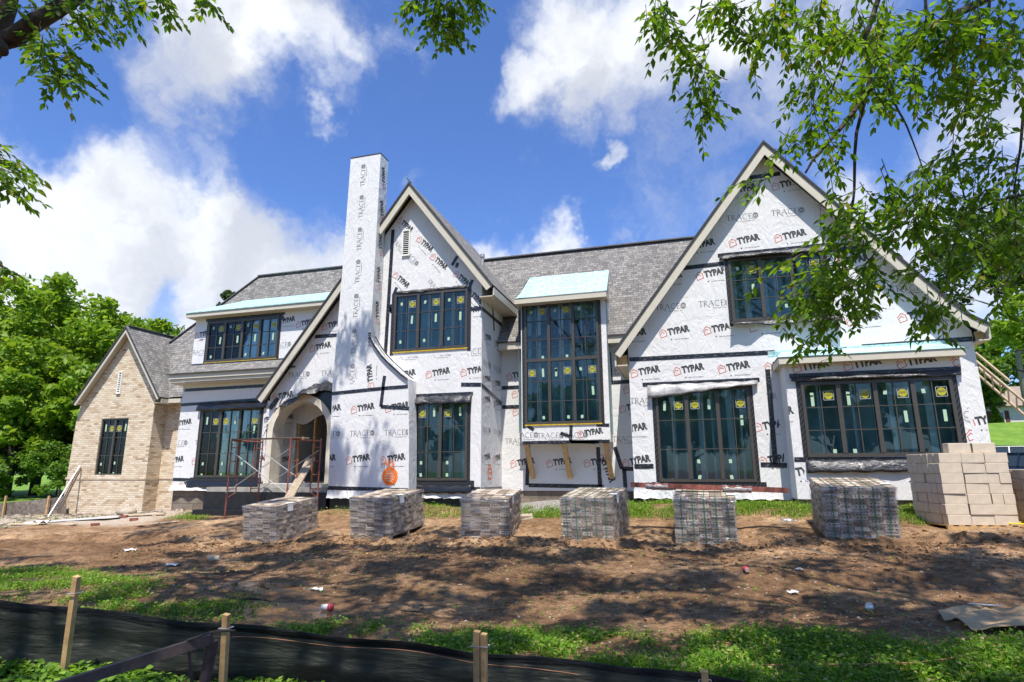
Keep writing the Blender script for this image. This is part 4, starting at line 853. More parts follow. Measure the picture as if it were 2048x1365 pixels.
for a, b in zip(sh, sh[1:]): m2.bar((a[0]+.06, CY+.17, a[1]+.06), (b[0]+.06, CY+.17, b[1]+.06), .05, .02, (0, 0, 1)); mb.bar((a[0], CY-.06, a[1]+.01), (b[0], CY-.06, b[1]+.01), .012, .05, (0, 0, 1))
mb.build('shoulder_tape', 'tape', ch); m2.build('shoulder_tape', 'tape', ch)
# orange spray marks
def spray(parent, items, place):
    mb = MB(); k = 0; a = Vector(place(0, 0)); hor = abs(place(1, 0)[0]-a.x) > .5
    for pts, w_ in items:
        for t in stroke(pts, w_):
            k += 1; e = .00025*k; mb.add([Vector(place(*p))+(Vector((0, -e, 0)) if hor else Vector((e, 0, 0))) for p in t], [(0, 1, 2)])
    mb.build('spray_mark', 'spray_orange', parent, recalc=False)
def circ(cx, cy, rx, ry, k=18, a0=0, a1=360): return [(cx+rx*math.cos(R_(a0+(a1-a0)*i/k)), cy+ry*math.sin(R_(a0+(a1-a0)*i/k))) for i in range(k+1)]
sx0 = at(780, 953, CY); sx, sz = sx0.x, sx0.z
scr = [(circ(sx, sz, .20, .21), .055), (circ(sx, sz, .16, .17), .03)]
scr += [([(sx-.14, sz+.09-.06*i), (sx-.02, sz+.10-.06*i), (sx+.15, sz+.07-.06*i)], .034) for i in range(5)]
scr += [([(sx-.18, sz+.27), (sx-.14, sz+.42), (sx-.08, sz+.28), (sx-.02, sz+.42)], .02), (circ(sx+.04, sz+.35, .06, .09), .018), (circ(sx+.03, sz+.30, .1, .05), .018)]
spray(ch, scr, yplace(CY-.005))
s2 = atx(979, 945, -5.26); spray(H, [(circ(s2.y, s2.z, .16, .20), .04), ([(s2.y-.1, s2.z+.08), (s2.y+.1, s2.z+.08)], .04), ([(s2.y-.1, s2.z-.02), (s2.y+.12, s2.z-.02)], .04)], xplace(-5.254))
mb = MB(); P = []
for i in range(50): x = -9.52+4.2*i/49; yy = CY if x < -7.1 else MY; P.append([(x, yy-.006, 1.06), (x, yy-.02-.012*math.sin(i*1.3), .95), (x, yy-.05-.02*math.sin(i*.8), .86+.012*math.sin(i*2.1))])
mb.grid(P).build('wrap_skirt', 'wrap_loose', H, smooth=True)
mb = MB(); mb.box((-9.46, CY+.06, .2), (-7.12, CB, .855)); mb.box((-7.1, MY+.06, .2), (-5.3, MY+.3, .875)); mb.box((-5.3, MY+.3, .2), (-5.2-.08, 16.8, .875)); mb.build('foundation_coating', 'black_coating', H)

# ---- recessed centre wall with stair tower
CYY = 16.85
wall_panel('wall', [(-5.26, 1.0), (-1.30, 1.0), (-1.30, 5.4), (-5.26, 5.4)], CYY)
its = row('T', -5.12, 4.30, -1, 1.08)+row('T', -4.93, 3.22, -1, 1.05)+row('R', -5.15, 2.35, -1, 1.05)+row('T', -5.0, 1.72, -1, 1.08)+row('T', -4.95, 3.75, -1, 1.1)
prints(H, yplace(CYY-.003), [(-5.25, 1.05), (-1.31, 1.05), (-1.31, 5.3), (-5.25, 5.3)], its, [])
prints(H, yplace(CYY-.003), [(-2.4, 1.05), (-1.31, 1.05), (-1.31, 2.2), (-2.4, 2.2)], [('T', -2.35, 2.0, R_(-78), 1.1)], [])
for pts in ([(-5.25, 4.0), (-1.31, 4.02)], [(-5.25, 3.42), (-4.4, 3.42)], [(-4.45, 1.15), (-2.3, 1.12)], [(-4.45, 2.3), (-4.5, 1.15)], [(-2.42, 2.2), (-2.40, 1.12)], [(-1.95, 2.2), (-1.78, 1.6), (-1.31, 1.6)], [(-1.72, 1.6), (-1.7, 1.0)], [(-2.0, 4.9), (-1.98, 4.05)]): tape_strip(H, pts, CYY)
mb = MB(); mb.box((-5.2, CYY+.05, .3), (-1.3, CYY+.3, .999)); mb.build('foundation', 'foundation', H)
mb = MB(); mb.box((-5.24, 16.42, 5.08), (-4.46, 16.46, 5.29)); mb.box((-2.0, 16.42, 5.08), (-1.32, 16.46, 5.29)); mb.box((-5.24, 16.461, 5.09), (-1.32, CYY-.001, 5.11)); mb.build('eave_board', 'fascia', H)
mb = MB(); RYr, RZr = 19.05, 8.96; s_ = (RZr-5.32)/(RYr-16.38)
mb.quad((-8.6, 16.38, 5.32), (2.6, 16.38, 5.32), (2.6, RYr, RZr), (-8.6, RYr, RZr), 0); mb.quad((-8.6, RYr, RZr), (2.6, RYr, RZr), (2.6, 23, 4.4), (-8.6, 23, 4.4), 0)
mb.quad((-8.6, 16.38, 5.32), (2.6, 16.38, 5.32), (2.6, 16.38, 5.28), (-8.6, 16.38, 5.28), 1); mb.build('roof', ['shingle', 'shingle_edge'], H, recalc=False)
MB().bar((-7.2, RYr, RZr+.02), (2.0, RYr, RZr+.02), .22, .04).build('ridge_cap', 'ridge_shingle', H)
mb = MB(); v0 = at(965, 514, 16.9); mb.tube([(v0.x, 16.9, v0.z-.9), (v0.x, 16.9, v0.z)], .05, 12); mb.tube([(v0.x, 16.9, v0.z-.02), (v0.x, 16.9, v0.z+.08)], .075, 12); mb.build('vent_pipe', 'galvanised', H)
# tower
TY = 16.22; tx0, tx1 = -4.47, -1.98
wT = (-4.34, 2.86, -2.22, 6.42)
wall_panel('tower_wall', [(tx0, 2.32), (tx1, 2.32), (tx1, 6.52), (tx0, 6.52)], TY, holes=[wT], depth=.1)
boxes('tower_wall', 'wrap', H, ((tx0, TY+.1, 2.32), (tx0+.1, 18.0, 6.52)), ((tx1-.1, TY+.1, 2.32), (tx1, 18.0, 6.52)), ((tx0+.1, TY+.1, 2.32), (tx1-.1, CYY-.001, 2.40)))
prints(H, yplace(TY-.003), [(tx0, 2.33), (tx1, 2.33), (tx1, 2.82), (tx0, 2.82)], [('R', -4.75, 2.47, 0, 1), ('R', -4.02, 2.45, 0, 1), ('R', -3.35, 2.45, 0, 1), ('T', -2.88, 2.50, 0, .95)], [])
w = window(*wT, TY, 3, 3, trans=4.66, sill='yellow', stickers=[('S', 0, 0, 0), ('P', 0, 1, 0), ('S', 1, 0, 0), ('P', 1, 1, 0), ('S', 2, 0, 0), ('P', 0, 0, 3.05), ('L', 0, 1, 3.05), ('S', 1, 0, 2.95), ('P', 1, 1, 3.0), ('S', 2, 0, 2.95), ('P', 2, 1, 3.0), ('L', 2, 1, 4.0), ('S', 0, 1, 5.2), ('S', 1, 1, 5.2), ('S', 2, 0, 5.2), ('L', 1, 0, 3.05), ('S', 0, 1, 2.3), ('S', 1, 1, 2.3)], halo=.10, label='tall three-part stair window in the centre tower')
for pts in ([(-3.05, 2.78), (-3.08, 2.34), (-2.3, 2.30)], [(-4.3, 2.80), (-4.12, 2.68)], [(-3.35, 2.58), (-3.1, 2.48)], [(-2.35, 2.78), (-2.0, 2.76)], [(-4.46, 2.33), (-2.0, 2.33)]): tape_strip(H, pts, TY, .045)
# tower roof: flared canopy
mb = MB(); prf = [(15.86, 6.47), (16.0, 6.54), (16.25, 6.74), (16.6, 7.06), (17.05, 7.46)]; P = []
for i, (y, z) in enumerate(prf): P.append([(tx0-.06+.02+.18*i/4-.06, y, z), (tx1+.10-.05*i/4, y, z)])
mb.grid(P); mb.build('tower_roof', 'underlayment', H)
mb = MB(); mb.box((tx0-.10, 15.88, 6.30), (tx1+.08, 15.92, 6.455)); mb.box((tx1+.04, 15.921, 6.30), (tx1+.08, 16.5, 6.455)); mb.box((tx0-.10, 15.921, 6.30), (tx0-.06, 16.5, 6.455)); mb.box((tx0-.06, 15.921, 6.31), (tx1+.04, TY-.001, 6.33)); mb.build('fascia_board', 'fascia', H)
mb = MB()
for x in (tx1+.02, tx0-.02): mb.add([(x, 15.93, 6.456), (x, 17.05, 7.44), (x, 17.05, 6.456), (x, 16.0, 6.52), (x, 16.6, 7.04)], [(0, 2, 1, 4, 3)])
mb.build('roof_cheek', 'fascia', H)
for x in (-4.36, -3.28, -2.12):
    mb = MB(); mb.bar((x, TY+.07, 2.30), (x+.06, CYY-.07, 1.36), .13, .09, (0, 1, 0)); mb.build('bracket', 'wood', H)

# ---- left block with dormer
LY = 15.5
wL = (-14.95, 1.42, -12.72, 3.50)
wall_panel('wall', [(-15.87, 1.02), (-12.03, 1.02), (-12.03, 4.45), (-15.87, 4.45)], LY, holes=[wL])
mb = MB(); mb.box((-15.87, LY+.12, 1.02), (-15.75, 16.6, 4.45)); mb.build('wall', 'wrap', H)
its = row('T', -16.1, 3.05, -12, 1.06)+row('R', -16.2, 2.42, -12, 1.06)+row('T', -16.25, 1.86, -12, 1.06)+row('T', -15.6, 1.1, -12, 1.05)
prints(H, yplace(LY-.003), [(-15.86, 1.05), (-12.04, 1.05), (-12.04, 4.4), (-15.86, 4.4)], its, [(wL[0]-.12, wL[1]-.3, wL[2]+.12, wL[3]+.4)])
for pts in ([(-15.8, 4.20), (-12.1, 4.22)], [(-15.86, 3.72), (-12.1, 3.80)], [(-15.86, 1.34), (-15.0, 1.32)]): tape_strip(H, pts, LY, .05)
w = window(*wL, LY, 3, 3, stickers=[('L', 0, 0, -.05), ('P', 0, 1, 0), ('P', 1, 0, 0), ('L', 1, 1, -.05), ('P', 2, 1, 0), ('L', 2, 1, .4), ('S', 0, 0, 1.9), ('S', 0, 0, 2.4), ('S', 1, 0, 1.9), ('S', 1, 0, 2.4), ('S', 2, 0, 1.9), ('S', 2, 0, 2.4), ('S', 1, 1, .9)], label='three-part ground floor window left of the arch')
flap(w, -15.12, -12.5, 3.74, LY, .26, .24, .14, seed=41, mat='black_plastic'); flap(w, -15.25, -12.4, 1.30, LY, .20, .22, .08, seed=42, name='sill_flap', mat='black_plastic')
MB().box((-15.84, LY+.04, .2), (-12.1, LY+.3, 1.019)).build('foundation', 'foundation', H)
mb = MB(); P = [[(-15.9+3.8*i/40, LY-.006, 1.16), (-15.9+3.8*i/40, LY-.07-.02*math.sin(i*1.2), 1.03), (-15.9+3.8*i/40, LY-.10-.03*math.sin(i), 1.0)] for i in range(41)]; mb.grid(P).build('wrap_skirt', 'wrap_loose', H, smooth=True)
# skirt roof and its fascia
mb = MB(); mb.box((-16.02, 15.02, 4.50), (-11.9, 15.06, 4.66)); mb.box((-16.0, 15.061, 4.40), (-11.9, 15.12, 4.49)); mb.box((-16.0, 15.121, 4.36), (-11.9, LY-.001, 4.39)); mb.box((-16.02, 15.061, 4.50), (-15.98, 16.3, 4.66)); mb.build('eave_board', 'fascia', H)
DY = 15.72
mb = MB(); P = [[(-16.06, 14.97, 4.68), (-11.2, 14.97, 4.68)], [(-16.02, 15.3, 4.82), (-11.2, 15.3, 4.82)], [(-15.95, DY+.02, 5.10), (-11.2, DY+.02, 5.10)]]; mb.grid(P); mb.quad((-16.06, 14.97, 4.68), (-11.2, 14.97, 4.68), (-11.2, 14.97, 4.64), (-16.06, 14.97, 4.64), 1)
mb.quad((-16.06, 14.97, 4.68), (-16.02, 15.3, 4.82), (-16.3, 16.6, 5.3), (-16.5, 16.3, 4.7), 0); mb.build('roof', ['shingle', 'shingle_edge'], H, recalc=False)
# dormer
dx0, dx1 = -15.86, -10.7; wD = (-15.28, 5.16, -12.50, 6.50)
wall_panel('dormer_wall', [(dx0, 5.0), (dx1, 5.0), (dx1, 6.80), (dx0, 6.80)], DY, holes=[wD])
mb = MB(); mb.box((dx0, DY+.12, 5.0), (dx0+.1, 17.4, 6.7)); mb.build('dormer_wall', 'wrap', H)
prints(H, yplace(DY-.003), [(dx0, 5.05), (dx1, 5.05), (dx1, 6.7), (dx0, 6.7)], [('T', -15.85, 6.06, 0, .95), ('R', -15.95, 5.45, 0, .95), ('T', -12.6, 6.28, 0, .95), ('T', -11.85, 6.15, 0, .95), ('R', -12.7, 5.5, 0, .95), ('T', -15.7, 5.9, 0, .3)], [(wD[0]-.1, wD[1], wD[2]+.1, wD[3])])
w = window(*wD, DY, 4, 3, sill='yellow', halo=.09, stickers=[('S', 0, 0, -.1), ('P', 0, 1, 0), ('L', 0, 1, .9), ('S', 1, 0, -.1), ('P', 1, 1, 0), ('L', 1, 1, .9), ('S', 2, 0, -.1), ('P', 2, 1, 0), ('L', 2, 1, .9), ('P', 3, 1, 0), ('L', 3, 1, .9), ('S', 0, 0, 2.1), ('S', 2, 0, 2.1), ('S', 3, 0, 2.1)], label='four-part window in the left dormer')
tape_strip(H, [(-15.45, 6.60), (-12.3, 6.60)], DY, .045); tape_strip(H, [(-12.45, 6.62), (-12.3, 6.35)], DY, .04, off=.009)
MB().box((dx0+.05, DY-.05, 5.02), (-12.0, DY-.013, 5.10)).build('sill_membrane', 'black_plastic', H)
mb = MB(); mb.box((dx0-.14, 15.40, 6.66), (-10.4, 15.44, 6.82)); mb.box((dx0-.14, 15.441, 6.66), (dx0-.10, 16.9, 6.82)); mb.box((dx0-.10, 15.441, 6.665), (-10.4, DY-.001, 6.68)); mb.build('fascia_board', 'fascia', H)
mb = MB(); mb.box((dx0-.30, 16.1, 6.16), (dx0-.01, 16.14, 6.30)); mb.box((dx0-.28, 16.12, 5.0), (dx0-.001, 16.9, 6.16)); mb.build('dormer_return', 'fascia', H)
mb = MB(); mb.add([(dx0-.16, 15.37, 6.83), (-10.3, 15.37, 6.83), (-10.3, 18.32, 8.10), (dx0-.3, 18.32, 8.10), (dx0-.6, 17.6, 6.90), (dx0-.16, 15.37, 6.80), (-10.3, 15.37, 6.80)], [(0, 1, 2, 3), (0, 3, 4), (5, 6, 1, 0)]); mb.build('dormer_roof', 'underlayment', H)
# hipped main roof of the left side
rx0, ry0, rz0 = -16.25, 19.0, 9.30
mb = MB(); mb.add([(-20.3, 15.92, 4.06), (-8.6, 15.92, 4.06), (-8.6, ry0, rz0), (rx0, ry0, rz0), (-20.3, 22.3, 4.06), (-8.6, 22.3, 4.06)], [(0, 1, 2, 3), (0, 3, 4), (3, 2, 5, 4)]); 
o = mb.build('roof', 'shingle', H, recalc=False)
mb = MB(); mb.bar((rx0, ry0, rz0+.02), (-9, ry0, rz0+.02), .2, .04); mb.bar((rx0, ry0, rz0+.015), (-20.3, 15.92, 4.08), .2, .03); mb.build('ridge_cap', 'ridge_shingle', H)

# ---- brick wing
KY = 15.8; wK = (-19.56, 1.48, -18.36, 3.38); kx0, kx1 = -20.80, -17.30
wall_panel('brick_wall', [(kx0, -.2), (kx1, -.2), (kx1, 4.0), (-18.73, 6.40), (-20.62, 3.86)][:2]+[(kx1+.0, 3.98), (kx1+.08, 4.05), (-18.73, 6.42), (-20.62, 3.9), (-20.74, 3.3)], KY, 'brick_wall', holes=[wK], depth=.11)
boxes('brick_wall', 'brick_wall', H, ((kx1-.11, KY+.11, -.1), (kx1, 16.33, 4.0)), ((kx0, KY+.11, -.1), (kx0+.11, 20, 3.9)), ((kx1-.11, 16.33, -.1), (-15.88, 16.44, 4.0)))
mb = MB(); mb.box((kx0-.02, KY-.022, 1.33), (kx1+.022, KY-.001, 1.40)); mb.box((kx1+.001, KY, 1.33), (kx1+.022, 16.308, 1.40)); mb.box((kx1+.022, 16.308, 1.33), (-15.9, 16.329, 1.40)); mb.build('string_course', 'brick_wall', H)
mb = MB()
for i in range(16): x = wK[0]-.02+i*.0775; mb.box((x, KY-.008, 3.395), (x+.066, KY-.001, 3.60))
mb.build('soldier_course', 'brick_wall', H)
w = window(*wK, KY+.07, 2, 3, stickers=[('L', 0, 0, -.05), ('P', 0, 1, 0), ('P', 1, 0, 0), ('L', 1, 1, -.05), ('S', 0, 0, 1.9), ('S', 0, 0, 2.4), ('S', 1, 0, 1.85), ('S', 1, 0, 2.4)], tape=False, sill=False, studs=False, label='two-part window in the brick wing')
louver(-19.04, -18.87, 4.24, 5.03, KY, 12)
roof_slab([(-18.73, 6.62), (-16.84, 4.03)], 15.55, 18.4, rake=.10); roof_slab([(-18.73, 6.62), (-20.70, 3.95)], 15.55, 18.4, rake=.10)
mb = MB(); mb.box((-16.88, 15.62, 3.84), (-16.84, 15.96, 3.98)); mb.box((-16.88, 15.90, 3.86), (-15.9, 15.94, 4.0)); mb.box((-17.28, 15.6, 3.845), (-16.89, 16.32, 3.855)); mb.box((-16.88, 15.961, 3.865), (-15.9, 16.32, 3.875)); mb.build('eave_board', 'fascia', H)
MB().bar((-18.73, 15.6, 6.64), (-18.73, 18.2, 6.64), .16, .03).build('ridge_cap', 'ridge_shingle', H)
# rear volume so the house is closed seen from a step aside
mb = MB(); mb.box((-20.7, 21.9, -.2), (6.18, 22.0, 4.3)); mb.build('rear_wall', 'wrap', H)

# ------------------------------------------------------------------ brick packs
def brick_pack(label, origin, rz, wdt, dpt, hgt, pallet=0.10, torn=False, seed=0, strap=True, slip=True, sink=0.0):
    rd = random.Random(seed); t = thing('brick_pack', label, 'brick pack', origin, rz, 'shrink-wrapped packs of bricks in front of the house')
    z0 = pallet; mb = MB(); nr = 14; rh = (hgt-z0)/nr; ncx = 5; bw = wdt/ncx; ncy = 13; bd = dpt/ncy
    J = lambda a: rd.uniform(-a, a); skew = rd.uniform(-.015, .015)
    mb_ = MB(); mb_.box((.05, .05, z0), (wdt-.05, dpt-.05, hgt-.03)); mb_.build('pack_core', 'brick_core', t, local=True)
    holes = MB()
    for r in range(nr):
        za, zb = z0+r*rh, z0+(r+1)*rh-.004; sh = J(.008)+skew*r/nr
        for c in range(ncx):
            for yy, yb in ((J(.010), .10), (dpt-.10, dpt+J(.008))):
                if torn and yy < .05 and r < 4 and c in (0, 1) and rd.random() < .5: continue
                a = c*bw+sh+J(.004); mb.box((a, yy, za), (a+bw-.008, yb, zb))
                if yy < .05 and rd.random() < .62:
                    for q in (.25, .5, .75): x = a+bw*q; holes.quad((x-.014, yy-.0015, za+rh*.36), (x+.014, yy-.0015, za+rh*.36), (x+.014, yy-.0015, za+rh*.70), (x-.014, yy-.0015, za+rh*.70))
        for c in range(1, ncy-1):
            for xa, xb in ((J(.010)+sh, .10), (wdt-.10, wdt+J(.010)+sh)): a = c*bd+J(.003); mb.box((xa, a, za), (xb, a+bd-.006, zb+J(.002)))
    for c in range(ncx):
        for d in range(1, ncy-1): a = c*bw+J(.005); mb.box((max(a, .1), d*bd, hgt-.05), (min(a+bw-.01, wdt-.1), d*bd+bd-.008, hgt-.004+J(.005)))
    mb.build('bricks', 'pack_brick', t, local=True); holes.build('brick_holes', 'brick_core', t, local=True, recalc=False)
    if pallet > .05:
        pb = MB()
        for i in range(6): x = i*(wdt-.1)/5; pb.box((x, -.02, z0-.022), (x+.095, dpt+.02, z0-.002))
        for y in (-.015, dpt/2-.03, dpt-.045): pb.box((-.02, y, .018), (wdt+.02, y+.05, z0-.0225))
        for y in (-.02, dpt/2-.05, dpt-.08): pb.box((-.02, y, 0), (wdt+.02, y+.09, .0175))
        pb.build('pallet', 'wood_old' if pallet < .11 else 'wood', t, local=True)
    # film
    P = []; per = [(-.012, -.015), (wdt+.012, -.015), (wdt+.015, dpt+.015), (-.012, dpt+.015), (-.012, -.015)]; pts = []
    for (a, b) in zip(per, per[1:]):
        k = 14
        for i in range(k): pts.append((a[0]+(b[0]-a[0])*i/k, a[1]+(b[1]-a[1])*i/k))
    pts.append(pts[0]); cx, cy = wdt/2, dpt/2
    for j in range(9):
        z = z0-.01+(hgt+.02-z0)*j/8; rowp = []
        for i, (x, y) in enumerate(pts):
            e = .005+.006*math.sin(i*1.3+j*2.1+seed)+(.03 if torn and j < 3 and i < 5 else 0); L = math.hypot(x-cx, y-cy); rowp.append((x+(x-cx)/L*e, y+(y-cy)/L*e, z))
        P.append(rowp)
    fm = MB().grid(P); fm.build('shrink_film', 'film', t, smooth=True, local=True)
    rim = MB(); h2 = hgt+.004
    for a, b in (((-.02, -.024), (wdt+.02, -.018)), ((wdt+.018, -.02), (wdt+.024, dpt+.02)), ((-.024, -.02), (-.018, dpt+.02))):
        rim.box((a[0], a[1], h2-.055), (b[0], b[1], h2))
    rim.build('film_rim', 'film', t, local=True)
    if strap and seed % 20 > 2:
        for i in range(5):
            x = wdt*(.12+.19*i); sb = MB(); w_ = .006
            sb.box((x-w_, -.034, z0+.02), (x+w_, -.030, hgt+.010)); sb.box((x-w_, -.030, hgt+.006), (x+w_, dpt+.02, hgt+.010)); sb.build('strap', 'strap_green', t, local=True)
    if slip:
        for k_ in range(1): mbq = MB(); y = dpt*(.25+.3*k_); mbq.quad((wdt+.022, y, hgt-.16), (wdt+.022, y+.16, hgt-.16), (wdt+.022, y+.16, hgt), (wdt+.022, y, hgt)); mbq.quad((wdt-.12, y, hgt+.012), (wdt+.02, y, hgt+.012), (wdt+.02, y+.16, hgt+.012), (wdt-.12, y+.16, hgt+.012)); mbq.build('paper_slip', 'paper_white', t, local=True)
    return t
PK = [ # left px, right px, rz, pallet, torn
 (487, 1088, -8.5, .04, False, 'leftmost brick pack of the row, nearest the scaffold', .84),
 (702, 1081, -7.5, .10, False, 'brick pack on a low pallet, second from the left, in front of the chimney', .86),
 (923, 1081, 4.5, .03, True, 'brick pack with torn film and loose bricks at its lower left corner', .83),
 (1126, 1084, -8, .03, False, 'brick pack standing below the tall stair window', .84),
 (1353, 1089, -2, .03, False, 'brick pack carrying the red steel bundle on its top', .83),
 (1655, 1091, -1.5, .115, False, 'brick pack on a brown pallet, nearest the pale block stack', .84)]
RPX = [552, 782, 1018, 1228, 1476, 1803]
for i, (px, py, rz, pal, torn, lab, hg) in enumerate(PK):
    p = at(px, py, 11.5); r = R_(rz); wd_ = .6
    while pj(p+Vector((math.cos(r)*wd_, math.sin(r)*wd_, 0)))[0] < RPX[i]: wd_ += .01
    o3 = Vector((p.x, 11.5, p.z-.01+(.03 if pal > .05 else 0)))
    pk = brick_pack(lab, o3, r, wd_, 1.25, hg+(.1 if pal > .11 else 0), pal, torn, i)
    pk.rotation_euler = (R_(6.5), 0, r)          # it sits on the sloping ground

# ------------------------------------------------------------------ loose concrete block stacks
def block_mesh(L, D, Hh):
    mb = MB(); e = .006
    mb.add([(0,0,e),(L,0,e),(L,D,e),(0,D,e),(e,e,0),(L-e,e,0),(L-e,D-e,0),(e,D-e,0),(0,0,Hh-e),(L,0,Hh-e),(L,D,Hh-e),(0,D,Hh-e),(e,e,Hh),(L-e,e,Hh),(L-e,D-e,Hh),(e,D-e,Hh)],
     [(4,7,6,5),(12,13,14,15),(0,1,9,8),(1,2,10,9),(2,3,11,10),(3,0,8,11),(0,4,5,1),(1,5,6,2),(2,6,7,3),(3,7,4,0),(8,9,13,12),(9,10,14,13),(10,11,15,14),(11,8,12,15)])
    return mb
BH = .176; proto = None
ORD = ['bottom', 'second', 'third', 'fourth', 'fifth', 'sixth', 'seventh', 'eighth', 'ninth']
SIDE = ['first', 'second', 'third', 'fourth', 'fifth', 'sixth', 'seventh']
def stack(origin, rz, courses, which, extra=True):
    global proto; rd = random.Random(len(which)); Rm = Matrix.Rotation(rz, 4, 'Z'); O = Vector(origin)
    pal = thing('pallet', f'wooden pallet under the {which} stack of pale concrete blocks', 'pallet', O, rz, 'pallets under the block stacks')
    b1 = MB()
    for i in range(7): b1.box((-.03+i*.185, -.03, .10), (.06+i*.185, 1.22, .118))
    b1.build('deck_board', 'wood', pal, local=True)
    for y in (-.03, .56, 1.16): MB().box((-.03, y, .02), (1.23, y+.06, .099)).build('stringer', 'wood', pal, local=True)
    def place(x, y, z, kind, label, group=None):
        global proto; j = lambda a: rd.uniform(-a, a)
        if proto is None: proto = block_mesh(.363, .175, BH-.003).build('concrete_block', 'cream_block', None, local=True); o = proto
        else: o = proto.copy(); COL.objects.link(o)
        a = rz+j(.02)
        if kind == 'Y': q = Vector((x+.175, y, z)); a += math.pi/2
        else: q = Vector((x, y, z))
        q += Vector((j(.010), j(.012), 0)); w = O + Rm.to_3x3() @ q; o.location = w; o.rotation_euler = (0, 0, a)
        tag(o, label, 'concrete block', group or f'pale concrete blocks of the {which} stack')
    for c in range(courses):
        z = .119+c*BH; nf = nl = 0; cname = f'{ORD[c]} course' if c == 0 else f'{ORD[c]} course up'
        for i in range(3):
            for k in range(3):
                if i == 1 and k == 1: continue
                if k == 2 and i > 0 or (i == 2 and k == 1 and which != 'tall'): continue
                X0 = i*.375+(.0 if c % 2 else .006); Y0 = k*.375; kind = 'Y' if rd.random() < .13 else 'X'
                if k == 1 or k == 2: kind = 'X' if rd.random() < .5 else 'Y'
                cells = [(X0, Y0), (X0, Y0+.187)] if kind == 'X' else [(X0, Y0), (X0+.187, Y0)]
                for ci, (x, y) in enumerate(cells):
                    vis_front = k == 0 and (ci == 0 or kind == 'Y'); vis_left = i == 0 and not vis_front and (kind == 'X' or ci == 0)
                    if c == courses-1 and rd.random() < .0: continue
                    if vis_front: lab = f'pale block in {cname} of the {which} stack, {SIDE[nf]} from left on front'; nf += 1
                    elif vis_left: lab = f'pale block in {cname} of the {which} stack, {SIDE[nl]} back on left side'; nl += 1
                    else:
                        if i == 0 and c < courses-1: continue
                        lab = f'pale block set back inside the {which} stack behind its outer faces'
                    place(x, y, z, kind, lab, None if (vis_front or vis_left) else f'inner blocks of the {which} stack')
    if extra:
        z = .119+courses*BH
        for q, x in enumerate((.22, .62)): place(x, .05, z, 'X', f'{"left" if q == 0 else "right"} one of the two blocks lying loose on top of the {which} stack')
so3 = at(1897, 1050, 12.4); stack((so3.x, 12.4, so3.z-.125), R_(8), 7, 'tall')
stack((5.64, 12.15, .56), R_(8), 5, 'short', extra=False)

# ------------------------------------------------------------------ red steel bundle lying on the pack
a = at(1262, 972, 12.15); b = at(1577, 986, 12.05); zt = 1.13
bun = thing('steel_bundle', 'bundle of red primed steel angles bound with clear film, lying on a brick pack', 'steel bundle', ((a.x+b.x)/2, 12.1, 1.12))
A = Vector((a.x, 12.15, a.z-.02)); B = Vector((b.x, 12.05, b.z)); D_ = (B-A)
for k, (u0, u1) in enumerate(((0, 1),)):
    mb = MB(); mb.bar(A, B, .10, .012); mb.bar(A+Vector((0, -.045, .045)), B+Vector((0, -.045, .045)), .012, .09); mb.bar(A+Vector((0, .0, .04)), B+Vector((0, .0, .04)), .012, .08); mb.bar(A+Vector((0, .045, .045)), B+Vector((0, .045, .03)), .012, .07); mb.build('steel_angles', 'rust_red', bun)
for u0, u1 in ((.10, .25), (.60, .78)):
    p, q = A+D_*u0, A+D_*u1; n_ = 8; mb = MB(); mb.tube([p+(q-p)*i/n_+Vector((0, 0, .03+.004*math.sin(i*2))) for i in range(n_+1)], [.062+.004*math.sin(i*1.7) for i in range(n_+1)], 10); mb.build('film_wrap', 'film_wrapped', bun, smooth=True)

# ------------------------------------------------------------------ scaffold
Yf, Yb = 13.25, 14.2
pA, pAb, pB, pBb = at(464, 882, Yf), at(526, 880, Yb), at(582, 880, Yf), at(642, 881, Yb)
sc = thing('scaffold', 'rusty red frame scaffold with cross braces standing before the arched entry', 'scaffold', ((pA.x+pB.x)/2, 13.7, .4))
def sframe(f, g):
    F_ = Vector((f.x, Yf, 0)); G = Vector((g.x, Yb, 0)); ztop = pA.z; zf, zb_ = gz(F_.x, F_.y)+.02, .52; d = (G-F_).normalized(); mb = MB()
    Fo, Go = F_, G; Fi, Gi = F_+d*.26, G-d*.26
    mb.tube([Fo+Vector((0, 0, zf)), Fo+Vector((0, 0, ztop+.06))], .021, 8); mb.tube([Go+Vector((0, 0, zb_)), Go+Vector((0, 0, ztop+.06))], .021, 8)
    mb.tube([Fi+Vector((0, 0, ztop-1.35)), Fi+Vector((0, 0, ztop))], .016, 6); mb.tube([Gi+Vector((0, 0, ztop-1.35)), Gi+Vector((0, 0, ztop))], .016, 6)
    mb.tube([Fi+Vector((0, 0, ztop-1.35)), Fo+Vector((0, 0, ztop-1.5))], .016, 6); mb.tube([Gi+Vector((0, 0, ztop-1.35)), Go+Vector((0, 0, ztop-1.5))], .016, 6)
    mb.tube([Fo+Vector((0, 0, ztop)), Go+Vector((0, 0, ztop))], .021, 8)
    for a_, b_ in ((Fo, Fi), (Go, Gi)):
        for k in range(4): z = ztop-.18-.36*k; mb.tube([a_+Vector((0, 0, z)), b_+Vector((0, 0, z))], .012, 6)
    mb.box((Fo.x-.05, Fo.y-.05, zf-.03), (Fo.x+.05, Fo.y+.05, zf)); return mb.build('end_frame', 'rust_red', sc)
sframe(pA, pAb); sframe(pB, pBb); zt_ = pA.z
